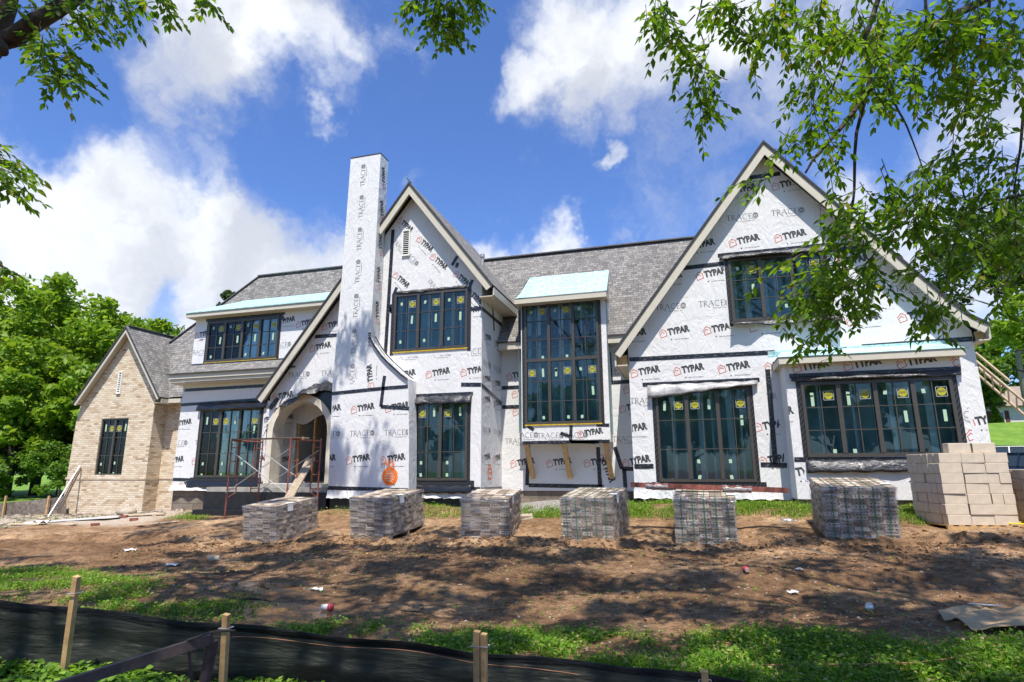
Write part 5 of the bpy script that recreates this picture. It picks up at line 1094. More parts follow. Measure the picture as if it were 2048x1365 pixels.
for (p, q, y) in ((pA, pB, Yf), (pAb, pBb, Yb)):
    P_, Q = Vector((p.x, y-.03, zt_-.25)), Vector((q.x, y-.03, zt_-1.35)); MB().tube([P_, Q], .011, 6).build('cross_brace', 'galvanised', sc)
    P_, Q = Vector((p.x, y-.055, zt_-1.35)), Vector((q.x, y-.055, zt_-.25)); MB().tube([P_, Q], .011, 6).build('cross_brace', 'galvanised', sc)
mb = MB(); mb.box((pA.x-.1, Yf+.05, zt_+.025), (pBb.x+.1, Yf+.28, zt_+.06)); mb.build('walk_board', 'wood_old', sc)
MB().tube([(pA.x, Yf-.02, zt_+.04), (pB.x+.3, Yf+.02, zt_+.04)], .016, 8).build('rail', 'rusty_steel', sc)
pl = [at(578, 996, 12.9), at(622, 918, 14.25)]
o = MB().bar(pl[0], pl[1], .24, .04, (0, -.5, 1)).build('plank', 'wood_old', None, loc=pl[0]); tag(o, 'broad grey plank leaning up from a brick pack toward the arched entry', 'plank')

# ------------------------------------------------------------------ things leaning on and lying by the brick wing
def lone(name, mb, mat, label, cat, loc, smooth=False, group=None): o = mb.build(name, mat, None, loc=loc, smooth=smooth); return tag(o, label, cat, group)
def on(px, py): p = atg(px, py); return p
p0 = Vector((-20.6, 14.6, gz(-20.6, 14.6))); 
def lean(px0, py0, px1, py1, Y0, Y1): return at(px0, py0, Y0), at(px1, py1, Y1)
a, b = lean(96, 1034, 160, 932, 14.6, 15.72); lone('pipe', MB().tube([a, b], .022, 8), 'galvanised', 'long grey pipe leaning against the left corner of the brick wing', 'pipe', a)
a, b = lean(116, 1026, 161, 936, 15.0, 15.74); lone('board', MB().bar(a, b, .05, .09), 'wood_old', 'short brown board leaning on the brick wing beside the grey pipe', 'board', a)
a, b = at(55, 1046, 13.2), at(243, 1040, 13.9); a.z = gz(a.x, a.y)+.05; b.z = gz(b.x, b.y)+.05; lone('board', MB().bar(a, b, .30, .04), 'white_plastic', 'long white board lying on the pale ground by the brick wing', 'board', a)
a, b = on(150, 1052), on(20, 1052); lone('board', MB().bar(a+Vector((0, 0, .04)), b+Vector((0, 0, .05)), .14, .03), 'wood_pale', 'weathered board lying left of the long white board', 'board', a)
a, b = on(250, 1034), on(330, 1030); lone('board', MB().bar(a+Vector((0, 0, .05)), b+Vector((0, 0, .06)), .12, .03), 'wood_pale', 'pale board on the rubble right of the long white board', 'board', a)
a, b = on(275, 1053), on(355, 1046); lone('board', MB().bar(a+Vector((0, 0, .04)), b+Vector((0, 0, .04)), .10, .03), 'wood_pale', 'thin board lying in the mud nearest the step', 'board', a)
sb = on(252, 1030); mb = MB(); mb.lathe([(.02, .0), (.34, .02), (.42, .10), (.36, .22), (.2, .30), (.03, .32)], 14, mat=Matrix.Translation(sb) @ Matrix.Diagonal((.85, .55, .75, 1)))
lone('sandbag', mb, 'stone', 'plump tan sandbag lying on a few bricks by the brick wing', 'sandbag', sb, True)
for i, (px, py, lab) in enumerate(((248, 1036, 'small brick lying left under the sandbag'), (268, 1036, 'reddish brick lying just right of the sandbag'), (190, 1052, 'broken brick on the pale mud below the white board'))):
    p = on(px, py); lone('brick', MB().box((p.x-.1, p.y-.05, p.z), (p.x+.1, p.y+.05, p.z+.07), rz=.4*i+.2), 'rust_red', lab, 'brick', p, group='loose bricks near the brick wing')
rub = MB()
for i in range(260):
    u, v = rng.normal(0, 1, 2); p = Vector((-17.4+u*1.5, 15.0+v*.35, 0)) if i % 2 else Vector((-20.3+u*1.3, 13.9+v*.8, 0))
    if p.y > 15.7: continue
    p.z = gz(p.x, p.y); s = random.uniform(.02, .085); rub.box((p.x-s, p.y-s*.7, p.z-.01), (p.x+s, p.y+s*.7, p.z+s*.7), rz=random.uniform(0, 3), jit=s*.25)
tag(rub.build('rubble', 'stone'), 'pale mortar and brick rubble scattered along the brick wing', 'rubble', kind='stuff')

# ------------------------------------------------------------------ litter on the mud
p = on(427, 1123); mb = MB(); mb.tube([p+Vector((-.10, 0, .045)), p+Vector((.10, .03, .05))], .045, 14); lone('pipe_offcut', mb, 'wood_pale', 'short tan cardboard tube lying in the mud in front of the leftmost pack', 'tube', p, False)
def can(px, py, ang, mat, label, r=.033, L=.12):
    p = on(px, py); Mx = Matrix.Translation(p+Vector((0, 0, r))) @ Matrix.Rotation(ang, 4, 'Z') @ Matrix.Rotation(math.pi/2, 4, 'X') @ Matrix.Translation((0, 0, -L/2))
    t = thing('drink_can', label, 'can', p); MB().lathe([(r*.75, 0), (r, .008), (r, L-.012), (r*.8, L)], 16, mat=Mx).build('can_body', mat, t, smooth=True); MB().lathe([(r*.78, L+.0005), (r*.75, L+.003)], 16, mat=Mx).build('can_lid', 'galvanised', t); return t
can(1492, 1145, .2, 'can_red', 'crushed red soda can lying on the mud')
def bottle(px, py, ang, label, L=.2, r=.032):
    p = on(px, py); Mx = Matrix.Translation(p+Vector((0, 0, r))) @ Matrix.Rotation(ang, 4, 'Z') @ Matrix.Rotation(math.pi/2, 4, 'X')
    t = thing('plastic_bottle', label, 'bottle', p, group='empty plastic bottles on the mud'); MB().lathe([(r*.8, 0), (r, .01), (r, L*.35), (r*.86, L*.4), (r, L*.45), (r, L*.68), (r*.42, L*.9), (r*.40, L*.95)], 16, mat=Mx).build('bottle_body', 'bottle_plastic', t, smooth=True)
    MB().lathe([(r*.46, L*.951), (r*.46, L)], 12, mat=Mx).build('bottle_cap', 'white_plastic', t)
    MB().lathe([(r*1.01, L*.46), (r*1.01, L*.62)], 16, mat=Mx).build('bottle_label', 'white_plastic', t)
bottle(1740, 1226, 2.9, 'crumpled clear plastic bottle on bright mud near the front', .19, .04); bottle(1562, 1045, 1.4, 'clear plastic bottle lying near the grass between two packs', .26, .035)
p = on(655, 1222); Mx = Matrix.Translation(p+Vector((-.07, 0, .035))) @ Matrix.Rotation(math.pi/2, 4, 'Y'); t = thing('paper_cup', 'white and red paper cup lying on its side by the puddle', 'cup', p)
MB().lathe([(.028, 0), (.036, .11), (.033, .108)], 14, mat=Mx).build('cup_body', 'white_plastic', t, smooth=True); MB().lathe([(.037, .085), (.040, .125)], 14, mat=Mx).build('cup_rim', 'can_red', t, smooth=True)
def scrap(px, py, s, label, cat='scrap', mat='white_plastic', seed=0, h=.03, name='plastic_scrap', grp=None):
    p = on(px, py); rd = random.Random(seed); P = [[(p.x+s*(i/4-.5)+rd.uniform(-.02, .02), p.y+s*.6*(j/4-.5)+rd.uniform(-.02, .02), p.z+.012+rd.uniform(0, h)) for j in range(5)] for i in range(5)]
    o = MB().grid(P).build(name, mat, None, loc=p, smooth=False); md = o.modifiers.new('t', 'SOLIDIFY'); md.thickness = .003; return tag(o, label, cat, grp)
scrap(258, 1104, .24, 'crumpled white plastic sheet on the mud right of the brick wing', seed=1, h=.06); scrap(1586, 1189, .11, 'small milky plastic lid in the mud', 'plastic lid', seed=2); scrap(632, 1183, .14, 'white paper scrap beyond the puddle', 'paper', seed=3, name='paper_scrap')
scrap(1600, 1142, .09, 'tiny white scrap right of the red can', 'paper', seed=4, name='paper_scrap'); scrap(345, 1132, .2, 'flat cream paper scrap half trodden into the mud', 'paper', mat='paper_white', seed=5, name='paper_scrap'); scrap(80, 1050, .5, 'torn white wrapping on the bright ground at far left', seed=6, h=.12, name='wrapping_scrap')
p = on(1060, 981); lone('wood_block', MB().box((p.x-.14, p.y-.05, p.z), (p.x+.14, p.y+.06, p.z+.13), rz=.2), 'wood', 'small yellow wood block on the gravel below the stair tower', 'wood block', p)
p = on(1078, 1002); lone('drain_block', MB().box((p.x-.62, p.y-.1, p.z-.1), (p.x+.62, p.y+.12, p.z+.13)), 'black_coating', 'low black footing block on the gravel between two packs', 'footing', p)
p = on(1052, 1036); lone('stone_chunk', MB().box((p.x-.2, p.y-.1, p.z-.02), (p.x+.16, p.y+.1, p.z+.09), rz=.3, jit=.03), 'stone', 'pale stone chunk in front of the black footing block', 'stone', p)
# cardboard
def sheet(name, pts, label, cat, mat='cardboard', th=.006, bend=.05, seed=0, nu=9, nv=7, wav=.03):
    rd = random.Random(seed); Q = [on(*q) for q in pts]; P = []
    for i in range(nu+1):
        u = i/nu; rowp = []
        for j in range(nv+1):
            v = j/nv; q = Q[0]*(1-u)*(1-v)+Q[1]*u*(1-v)+Q[2]*u*v+Q[3]*(1-u)*v
            z = max(gz(q.x, q.y), q.z)+.02+wav*abs(math.sin(3.1*u+2*v+seed))+(bend if j == nv else 0)*math.sin(math.pi*u)+rd.uniform(0, .005); rowp.append((q.x, q.y, z))
        P.append(rowp)
    o = MB().grid(P).build(name, mat, None, loc=Q[0]); md = o.modifiers.new('t', 'SOLIDIFY'); md.thickness = th; return tag(o, label, cat)
sheet('cardboard_sheet', [(1868, 1229), (1890, 1248), (1985, 1236), (1955, 1226)], 'small folded cardboard flap left of the large sheet', 'cardboard', seed=3, wav=.05)
sheet('cardboard_sheet', [(1908, 1250), (1965, 1277), (2120, 1262), (2010, 1224)], 'large flattened cardboard sheet lying at the right edge of the mud', 'cardboard', seed=1, wav=.06)
p = on(1962, 1232); lone('plastic_strip', MB().bar(p+Vector((-.05, .12, .09)), p+Vector((.16, -.1, .12)), .03, .008), 'white_plastic', 'white plastic strip lying across the large cardboard sheet', 'plastic strip', p)
for i, (px, py, L, ang, lab) in enumerate(((840, 1232, .55, -.3, 'thin dark stick on the mud left of centre'), (505, 1205, .5, .1, 'short thick stick beside the puddle'), (1300, 1228, .35, 1.0, 'pale twig near the grass edge'), (1560, 1200, .4, -.7, 'thin twig below the milky lid'), (670, 1075, .3, 1.1, 'pale splinter in front of the second pack'))):
    p = on(px, py); d = Vector((math.cos(ang), math.sin(ang), 0))*L/2; lone('stick', MB().tube([p-d+Vector((0, 0, .02)), p+Vector((.02, .02, .035)), p+d+Vector((0, 0, .015))], [.009, .011, .005], 6), 'bark', lab, 'stick', p, group='sticks lying in the mud')
hp = [on(2046, 1052)+Vector((.35*math.cos(a_)+.1, .2*math.sin(a_), .04)) for a_ in [i*.5 for i in range(18)]]; lone('hose', MB().tube(hp, .012, 6), 'hose_yellow', 'coil of yellow hose beside the pallet of the short block stack', 'hose', hp[0])
# clods (stuff)
cl_ = MB()
for i in range(7000):
    x = random.uniform(-11, 6.5); y = random.choice((random.gauss(10.9, .35), random.gauss(9.9, .5), random.uniform(4.8, 12.2)))
    if math.hypot(x+4.4, y-5.8) < 1.1 or y < 4.4: continue
    z = gz(x, y); s = random.choice((.006, .008, .010, .014, .022))*random.uniform(.8, 1.3)*(1.7 if 10.4 < y < 11.3 and random.random() < .5 else 1)
    cl_.box((x-s, y-s, z-s*.4), (x+s, y+s, z+s*.8), rz=random.uniform(0, 3), jit=s*.45)
tag(cl_.build('mud_clods', 'clod'), 'clods of churned brown mud along the wheel ruts', 'mud', kind='stuff')
pb_ = MB()
for i in range(5200):
    x = random.uniform(-9, 6.0); y = random.uniform(4.6, 12.5)
    if math.hypot(x+4.4, y-5.8) < 1.0: continue
    z = gz(x, y); s = random.choice((.004, .005, .006, .008, .012))*random.uniform(.8, 1.2); pb_.box((x-s, y-s*.8, z-s*.3), (x+s, y+s*.8, z+s*.7), rz=random.uniform(0, 3), jit=s*.4)
tag(pb_.build('gravel', 'stone'), 'small pale stones strewn over the mud', 'gravel', kind='stuff')

# ------------------------------------------------------------------ silt fence in front
ft = [(-260, 1196), (-120, 1196), (0, 1200), (60, 1206), (140, 1213), (220, 1224), (300, 1233), (380, 1241), (450, 1248), (530, 1255), (600, 1262), (680, 1272), (740, 1279), (850, 1290), (950, 1303), (1030, 1310), (1100, 1318), (1200, 1326), (1300, 1335), (1400, 1349), (1500, 1364), (1620, 1385), (1760, 1410), (2000, 1450), (2200, 1480)]
def fence_depth(px): return 3.9+.15*math.sin(px/300.0)
from bisect import bisect
def ftop(px):
    xs = [q[0] for q in ft]; i = max(1, min(len(xs)-1, bisect(xs, px))); f = (px-xs[i-1])/(xs[i]-xs[i-1]); y = ft[i-1][1]+(ft[i][1]-ft[i-1][1])*f
    return atd(px, y+3*math.sin(px/47), fence_depth(px))
SF = thing('silt_fence', 'black woven silt fence strung on wooden stakes along the front of the site', 'silt fence', (-1.5, 4.0, .1))
P = []
for i in range(241):
    px = -250+2440*i/240; T = ftop(px); zb = min(gz(T.x, T.y)-.05, T.z-.35); col = []
    for j in range(17):
        v = j/16; fold = -.010*math.exp(-((v-.14)/.03)**2)*(1+.5*math.sin(px/60)); sag = .05*math.sin(px/155+1.2*v)*v+.012*math.sin(px/21+7*v)*v+.035*math.sin(v*9+px/210)*v+.03*math.sin(v*17-px/90)*v*(1-v)+.010*math.sin(px/9+11*v)*math.exp(-(((px-140)%310-155)/60.0)**2*0+0)*v
        col.append((T.x+.28*(fold*1.3+sag), T.y-(fold*1.3+sag), T.z+(zb-T.z)*v))
    P.append(col)
o = MB().grid(P).build('fabric', 'silt_fabric', SF, smooth=True, recalc=False); md = o.modifiers.new('t', 'SOLIDIFY'); md.thickness = .003
uvd = o.data.uv_layers[0].data
for l in o.data.loops: iv = l.vertex_index; uvd[l.index].uv = ((iv//17)*.045, (iv % 17)/16*.6)
rp = []; 
for i in range(81): px = 470+1720*i/80; T = ftop(px); rp.append((T.x+.006, T.y-.016, T.z-.07-.02*math.sin(px/170)))
MB().tube(rp, .0016, 5).build('hem_cord', 'twine', SF)
for (tx, ty, bx, by, D, double) in ((154, 1153, 131, 1325, 3.72, 0), (453, 1229, 444, 1400, 3.66, 0), (954, 1263, 955, 1420, 3.62, 1), (1409, 1342, 1416, 1480, 3.5, 0)):
    a = atd(tx, ty, D); b = atd(bx, by, D); b.z = min(b.z, gz(b.x, b.y)-.03) if True else b.z
    mb = MB(); mb.bar(a, b, .040, .030, (0, 1, 0))
    mb.build('stake', 'wood', SF)
    if double: a2 = atd(tx+14, ty+5, D-.02); b2 = atd(bx+14, by, D-.02); MB().bar(a2, b2, .036, .03, (0, 1, 0)).build('stake', 'wood', SF)
    w_ = a+(b-a)*.16; MB().tube([w_+Vector((-.035 , -.024, .0)), w_+Vector((.035+.04*double, -.026, .004)), w_+Vector((.035+.04*double, .026, .004)), w_+Vector((-.035, .026, 0)), w_+Vector((-.035, -.024, .0))], .0035, 5).build('wire_tie', 'galvanised', SF)
# rusty angle-iron frame in front of the fence
a = atd(60, 1392, 2.75); b = atd(427, 1276, 3.15); c = atd(398, 1420, 3.12); fr = thing('angle_iron_frame', 'rusty dark angle-iron frame corner standing in front of the silt fence', 'steel frame', (c.x, c.y, gz(c.x, c.y)))
MB().bar(a, b, .035, .05, (0, 0, 1)).build('top_rail', 'rusty_steel', fr)
d = (c-b); MB().bar(b+d*.03, b+d*1.8, .045, .035, (0, 1, 0)).build('post', 'rusty_steel', fr)
MB().bar(atd(377, 1296, 3.14), atd(392, 1460, 3.14), .012, .012, (0, 1, 0)).build('rod', 'rusty_steel', fr)
MB().tube([atd(375, 1281, 3.08), atd(400, 1273, 3.08), atd(418, 1266, 3.1), atd(445, 1262, 3.3), atd(470, 1262, 3.55)], .007, 6).build('tie_wire', 'rusty_steel', fr)
tw = [on(x, y)+Vector((0, 0, .05)) for x, y in ((2100, 1275), (2048, 1291), (1960, 1318), (1900, 1332), (1840, 1340), (1760, 1343), (1640, 1344), (1500, 1345))]
lone('twine', MB().tube(tw, .006, 5), 'twine', 'faded orange twine trailing through the grass at lower right', 'twine', tw[0])
p = atd(1409, 1342, 3.5)
# far silt fence at left
fs = thing('silt_fence', 'low dusty silt fence at the far left before the trees', 'silt fence', (-23, 16, 0)); P = []
fpx = [(-160, 1020, 1052), (-60, 1010, 1046), (0, 1007, 1040), (30, 1004, 1038), (60, 1002, 1034), (90, 998, 1030), (118, 995, 1027), (132, 993, 1024)]
for x, y0, y1 in fpx: A_ = at(x, y0, 15.6); B_ = at(x, y1, 15.6); P.append([(A_.x, 15.6+.05*math.sin(x), A_.z), (B_.x, 15.62, min(B_.z, gz(B_.x, 15.6)-.02))])
mb = MB().grid(P); o = mb.build('fabric', 'bark_pale', fs); md = o.modifiers.new('t', 'SOLIDIFY'); md.thickness = .01
for x in (14, 100): A_ = at(x, 992, 15.55); MB().box((A_.x-.03, 15.5, gz(A_.x, 15.5)-.1), (A_.x+.03, 15.55, A_.z)).build('stake', 'wood', fs)

# ------------------------------------------------------------------ grass and weeds
def inpoly(P, poly):
    x, y = P[:, 0], P[:, 1]; r = np.zeros(len(x), bool); k = len(poly)
    for i in range(k):
        (x1, y1), (x2, y2) = poly[i], poly[(i+1) % k]
        c = ((y1 > y) != (y2 > y)) & (x < (x2-x1)*(y-y1)/(y2-y1+1e-12)+x1); r ^= c
    return r
def patch(name, pxpoly, n_, hmin, hmax, wid, label, mat='grass', leafy=0.0, clump=1.4, seed=0, edge=0.25, lump=3.0, dense=0.0):
    rg = np.random.default_rng(seed); W_ = np.array([[*atg(*q)[:2]] for q in pxpoly]); lo = W_.min(0)-edge; hi = W_.max(0)+edge
    C = lo+(hi-lo)*rg.random((n_*6, 2)); ok = inpoly(C+rg.normal(0, edge*.5, C.shape), [tuple(q) for q in W_]); d = vnoise(C[:, 0], C[:, 1], clump, seed)+.5*vnoise(C[:, 0], C[:, 1], clump*lump, seed+1)+.5
    C = C[ok & (rg.random(len(C)) < np.clip((d-.22)*2.4+dense, 0.02, 1))][:n_]; k = len(C); Z = gheight(C[:, 0], C[:, 1]); hgt = (hmin+(hmax-hmin)*rg.random(k)**1.5)*(.6+.8*np.clip(vnoise(C[:, 0], C[:, 1], 1.0, seed+2)+.5, 0, 1))
    th = rg.random(k)*2*np.pi; le = .25+.75*rg.random(k); isl = rg.random(k) < leafy
    base = np.stack([C[:, 0], C[:, 1], Z-.005], 1); dx = np.stack([np.cos(th), np.sin(th), 0*th], 1); sd = np.stack([-np.sin(th), np.cos(th), 0*th], 1); up = np.array([0, 0, 1.])
    w = (wid*(.6+.8*rg.random(k)))[:, None]; h = hgt[:, None]; V = np.zeros((k, 5, 3))
    b_ = ~isl
    V[:, 0] = base-sd*w/2; V[:, 1] = base+sd*w/2; m = base+up*h*.6+dx*h*le[:, None]*.18; V[:, 2] = m+sd*w*.4; V[:, 3] = m-sd*w*.4; V[:, 4] = base+up*h*(.95-.3*le[:, None])+dx*h*le[:, None]*.75
    if isl.any():
        q = base[isl]+up*h[isl]*.8*rg.random((isl.sum(), 1)); s = w[isl]*2.2+.012; tl = rg.normal(0, .35, (isl.sum(), 1)); D = dx[isl]+up*tl; S = sd[isl]+up*rg.normal(0, .3, (isl.sum(), 1))
        V[isl, 0] = q-S*s*.35; V[isl, 1] = q+D*s*.6-S*s*.55+up*.004; V[isl, 2] = q+D*s*1.3; V[isl, 3] = q+D*s*.6+S*s*.55+up*.004; V[isl, 4] = q+S*s*.35
        Fi = np.where(isl)[0]
    F3 = []; idx = np.arange(k)*5; bb = idx[b_]; ll = idx[isl]
    T = np.concatenate([np.stack([bb, bb+1, bb+2], 1), np.stack([bb, bb+2, bb+3], 1), np.stack([bb+3, bb+2, bb+4], 1), np.stack([ll, ll+1, ll+2], 1), np.stack([ll, ll+2, ll+3], 1), np.stack([ll, ll+3, ll+4], 1)])
    o = soup(name, V.reshape(-1, 3), T, mat); return tag(o, label, 'grass' if mat == 'grass' else 'weeds', kind='stuff')
patch('grass', [(560, 1262), (620, 1248), (760, 1248), (860, 1268), (960, 1268), (1100, 1258), (1250, 1272), (1330, 1290), (1430, 1275), (1500, 1268), (1600, 1266), (1700, 1272), (1800, 1290), (1900, 1300), (2000, 1288), (2150, 1275), (2200, 1380), (1500, 1400), (1000, 1330), (700, 1290)], 52000, .02, .12, .0055, 'lush green grass and clover strip behind the silt fence', leafy=.6, seed=3)
patch('grass', [(-60, 1150), (80, 1140), (170, 1146), (280, 1165), (310, 1200), (400, 1192), (480, 1188), (520, 1212), (500, 1235), (380, 1240), (200, 1225), (-60, 1200)], 15000, .02, .10, .0055, 'patchy green grass at left between the mud and the silt fence', leafy=.5, seed=4, edge=.4)
for i, (pp, lab, k_) in enumerate((([(632, 1010), (700, 1004), (760, 1004), (770, 1030), (700, 1034), (632, 1036)], 'bright grass against the chimney base behind the second pack', 9000), ([(800, 1006), (930, 1005), (1000, 1008), (960, 1030), (870, 1036), (800, 1034)], 'bright grass under the middle gable between two packs', 14000),
    ([(1040, 1016), (1130, 1012), (1150, 1026), (1120, 1036), (1050, 1034)], 'sparse grass on gravel below the stair tower', 2500), ([(1240, 1006), (1350, 1002), (1400, 1004), (1400, 1030), (1330, 1036), (1240, 1034)], 'bright grass at the left foot of the right gable', 14000),
    ([(1440, 1000), (1540, 1003), (1640, 1014), (1660, 1026), (1600, 1038), (1520, 1034), (1440, 1030)], 'bright grass at the foot of the right gable beside the bay', 18000), ([(1780, 1024), (1850, 1026), (1850, 1040), (1790, 1044)], 'small grass tuft beside the tall block stack', 2500))):
    patch('grass', pp, k_, .03, .15, .008, lab, seed=10+i, edge=.28, leafy=.25, dense=.35 if i != 2 else -.1)
patch('grass', [(330, 1036), (400, 1024), (440, 1028), (400, 1042)], 1800, .03, .10, .010, 'small grass patch below the black stoop', seed=21)
patch('grass', [(-100, 1046), (140, 1034), (200, 1030), (180, 1040), (-100, 1060)], 1800, .03, .10, .012, 'thin grass along the far silt fence', seed=22)
patch('grass', [(600, 1080), (1900, 1110), (1900, 1240), (300, 1180), (200, 1100)], 1300, .02, .07, .006, 'stray grass blades growing out of the mud', seed=23, clump=.8, leafy=.4)
patch('weeds', [(-150, 1270), (0, 1285), (80, 1300), (150, 1322), (220, 1345), (320, 1372), (420, 1400), (-150, 1460)], 26000, .02, .10, .0075, 'light green broad-leaved weeds in the lower left corner', 'weed', leafy=.9, seed=24, edge=.12)
patch('grass', [(430, 1330), (620, 1400), (300, 1460), (200, 1400)], 3000, .03, .08, .006, 'dark weeds under the steel frame', 'weed', leafy=.7, seed=25)

# ------------------------------------------------------------------ trees
def leaf_quads(C, size, rg, up=.35, aspect=.55):
    k = len(C); n_ = rg.normal(0, 1, (k, 3)); n_[:, 2] = np.abs(n_[:, 2])+up; n_ /= np.linalg.norm(n_, axis=1)[:, None]
    a = np.cross(n_, rg.normal(0, 1, (k, 3))); a /= np.linalg.norm(a, axis=1)[:, None]; b = np.cross(n_, a); s = (size*(.6+.8*rg.random(k)))[:, None]
    V = np.stack([C-a*s, C+b*s*aspect+n_*s*.12, C+a*s, C-b*s*aspect+n_*s*.12], 1); i = np.arange(k)*4
    return V.reshape(-1, 3), np.stack([i, i+1, i+2, i+3], 1)
def crown_pts(c, r, nclump, per, rg, flat=.75, clr=.22, lower=-.6):
    c = np.array(c); out = []
    for _ in range(nclump):
        while True:
            d = rg.normal(0, 1, 3); d /= np.linalg.norm(d)
            if d[2] > lower: break
        rad = rg.uniform(.35, 1.0)**.6; q = c+d*np.array([r, r, r*flat])*rad; s = r*clr*rg.uniform(.6, 1.35)
        e = rg.normal(0, 1, (per, 3)); e /= np.linalg.norm(e, axis=1)[:, None]; e *= (rg.random((per, 1))**.45)*s; e[:, 2] *= .7; out.append(q+e)
    return np.concatenate(out)
def far_tree(name, label, X, Y, h, r, mat, seed, n_=45, per=150, size=.26, flat=.9, bark='bark', group=None, base=None, trunk_r=.28, bare=.0):
    rg = np.random.default_rng(seed); z = gz(X, Y) if base is None else base; t = thing(name, label, 'tree', (X, Y, z), 0, group)
    mb = MB(); top = Vector((X+rg.normal(0, .3), Y, z+h*.72)); pts = [Vector((X, Y, z-.3)), Vector((X+rg.normal(0, .15), Y, z+h*.25)), Vector((X+rg.normal(0, .3), Y, z+h*.5)), top]
    mb.tube(pts, [trunk_r, trunk_r*.75, trunk_r*.5, trunk_r*.2], 8)
    for i in range(9):
        f = rg.uniform(.3, .95); b = pts[0].lerp(top, f); a = rg.uniform(0, 6.28); L = r*rg.uniform(.5, .9); e = b+Vector((math.cos(a)*L, math.sin(a)*L, L*rg.uniform(.2, .7))); mb.tube([b, b.lerp(e, .5)+Vector((0, 0, .2)), e], [trunk_r*.35, trunk_r*.2, .03], 5)
    mb.build('trunk', bark, t, smooth=True)
    zc = z+h-r*flat; P = crown_pts((X, Y, zc), r, n_, per, rg, flat)
    if bare < 1 and h > 2.2*r*flat: P = np.concatenate([P, crown_pts((X, Y, z+h*.45), r*.85, int(n_*.7), per, rg, flat*.9)]) if not bare else P
    V, F = leaf_quads(P, size, rg); soup('crown', V, F, mat, t); return t
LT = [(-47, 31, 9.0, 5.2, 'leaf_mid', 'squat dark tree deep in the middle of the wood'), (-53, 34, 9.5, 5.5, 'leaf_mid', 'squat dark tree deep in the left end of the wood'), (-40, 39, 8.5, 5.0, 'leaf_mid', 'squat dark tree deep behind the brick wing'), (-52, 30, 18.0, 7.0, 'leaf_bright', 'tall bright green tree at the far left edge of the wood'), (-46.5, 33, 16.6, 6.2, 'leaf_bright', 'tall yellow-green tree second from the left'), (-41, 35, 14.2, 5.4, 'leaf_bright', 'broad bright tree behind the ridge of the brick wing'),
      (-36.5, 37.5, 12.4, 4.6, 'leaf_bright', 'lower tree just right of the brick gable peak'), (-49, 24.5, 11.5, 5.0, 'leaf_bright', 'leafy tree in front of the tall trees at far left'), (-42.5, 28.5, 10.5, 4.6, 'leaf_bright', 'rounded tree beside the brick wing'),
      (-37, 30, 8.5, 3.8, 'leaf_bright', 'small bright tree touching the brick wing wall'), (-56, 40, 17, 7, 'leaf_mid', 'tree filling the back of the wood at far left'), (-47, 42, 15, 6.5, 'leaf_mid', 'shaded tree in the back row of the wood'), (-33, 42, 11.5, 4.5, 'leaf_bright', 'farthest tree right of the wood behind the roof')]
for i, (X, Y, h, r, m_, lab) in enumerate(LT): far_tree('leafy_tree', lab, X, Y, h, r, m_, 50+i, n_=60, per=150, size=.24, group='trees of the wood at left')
for i, (X, Y, s, lab) in enumerate(((-40, 25.2, 1.7, 'low bush on the lawn left of the brick wing'), (-44.5, 25, 1.6, 'small bush at the foot of the rounded tree'), (-36.2, 27.2, 2.4, 'tall pale shrub against the brick wing edge'), (-34.5, 28.5, 2.8, 'shrub directly behind the brick wing corner'), (-38.6, 29.5, 2.6, 'shrub between the rounded tree and the brick wing'), (-50, 31, 3.6, 'dense thicket filling the left end of the wood'), (-45.5, 34, 3.8, 'dense thicket in the middle of the wood'), (-41.5, 36, 3.8, 'dense thicket behind the pale shrub'), (-54, 29, 3.4, 'thicket cut by the left frame edge'))):
    rg = np.random.default_rng(80+i); z = gz(X, Y); t = thing('shrub', lab, 'shrub', (X, Y, z), 0, 'shrubs before the wood'); V, F = leaf_quads(crown_pts((X, Y, z+s*.7), s, 26, 110, rg, .8), .12, rg); soup('foliage', V, F, 'leaf_mid', t); MB().tube([(X, Y, z-.1), (X, Y, z+s)], .05, 6).build('stem', 'bark', t)
q = atd(476, 604, 46); far_tree('pine_tree', 'tip of a dark pine showing over the left roof', q.x, q.y, q.z+.9-gz(q.x, q.y), 1.5, 'leaf_pine', 95, n_=22, per=80, size=.16, bare=1)
# right background
RT = [(30.5, 66, 21.5, 6.0, 'leaf_pine', 'tall thin-crowned pine right of the house', 'pine_tree', 1), (36.5, 70, 19.5, 5.5, 'leaf_pine', 'second pine farther right with a dark crown', 'pine_tree', 1), (25.5, 74, 17, 5.0, 'leaf_pine', 'pine half hidden by the right gable', 'pine_tree', 1)]
for i, (X, Y, h, r, m_, lab, nm_, ba) in enumerate(RT): far_tree(nm_, lab, X, Y, h, r, m_, 110+i, n_=55, per=110, size=.26, flat=.75, bark='bark_pale', group='pines at right', bare=ba, trunk_r=.32)
for i, (X, Y, h, r, lab) in enumerate(((31, 84, 15, 6, 'broad tree left of the neighbouring house, filling the gap beside the pines'), (44, 100, 14, 8, 'dark tree behind the neighbouring house'), (33, 104, 13, 8, 'dark tree behind the left part of the neighbouring roof'), (54, 96, 15, 8, 'tree behind the neighbouring house at the frame edge'))): far_tree('leafy_tree', lab, X, Y, h, r, 'leaf_mid', 120+i, n_=60, per=120, size=.4, group='trees behind the neighbouring house')
q = atd(2075, 730, 30); far_tree('leafy_tree', 'bright green tree at the right edge above the ladder', q.x+.5, q.y, 9.2, 2.6, 'leaf_bright', 130, n_=45, per=120, size=.13, bare=1)
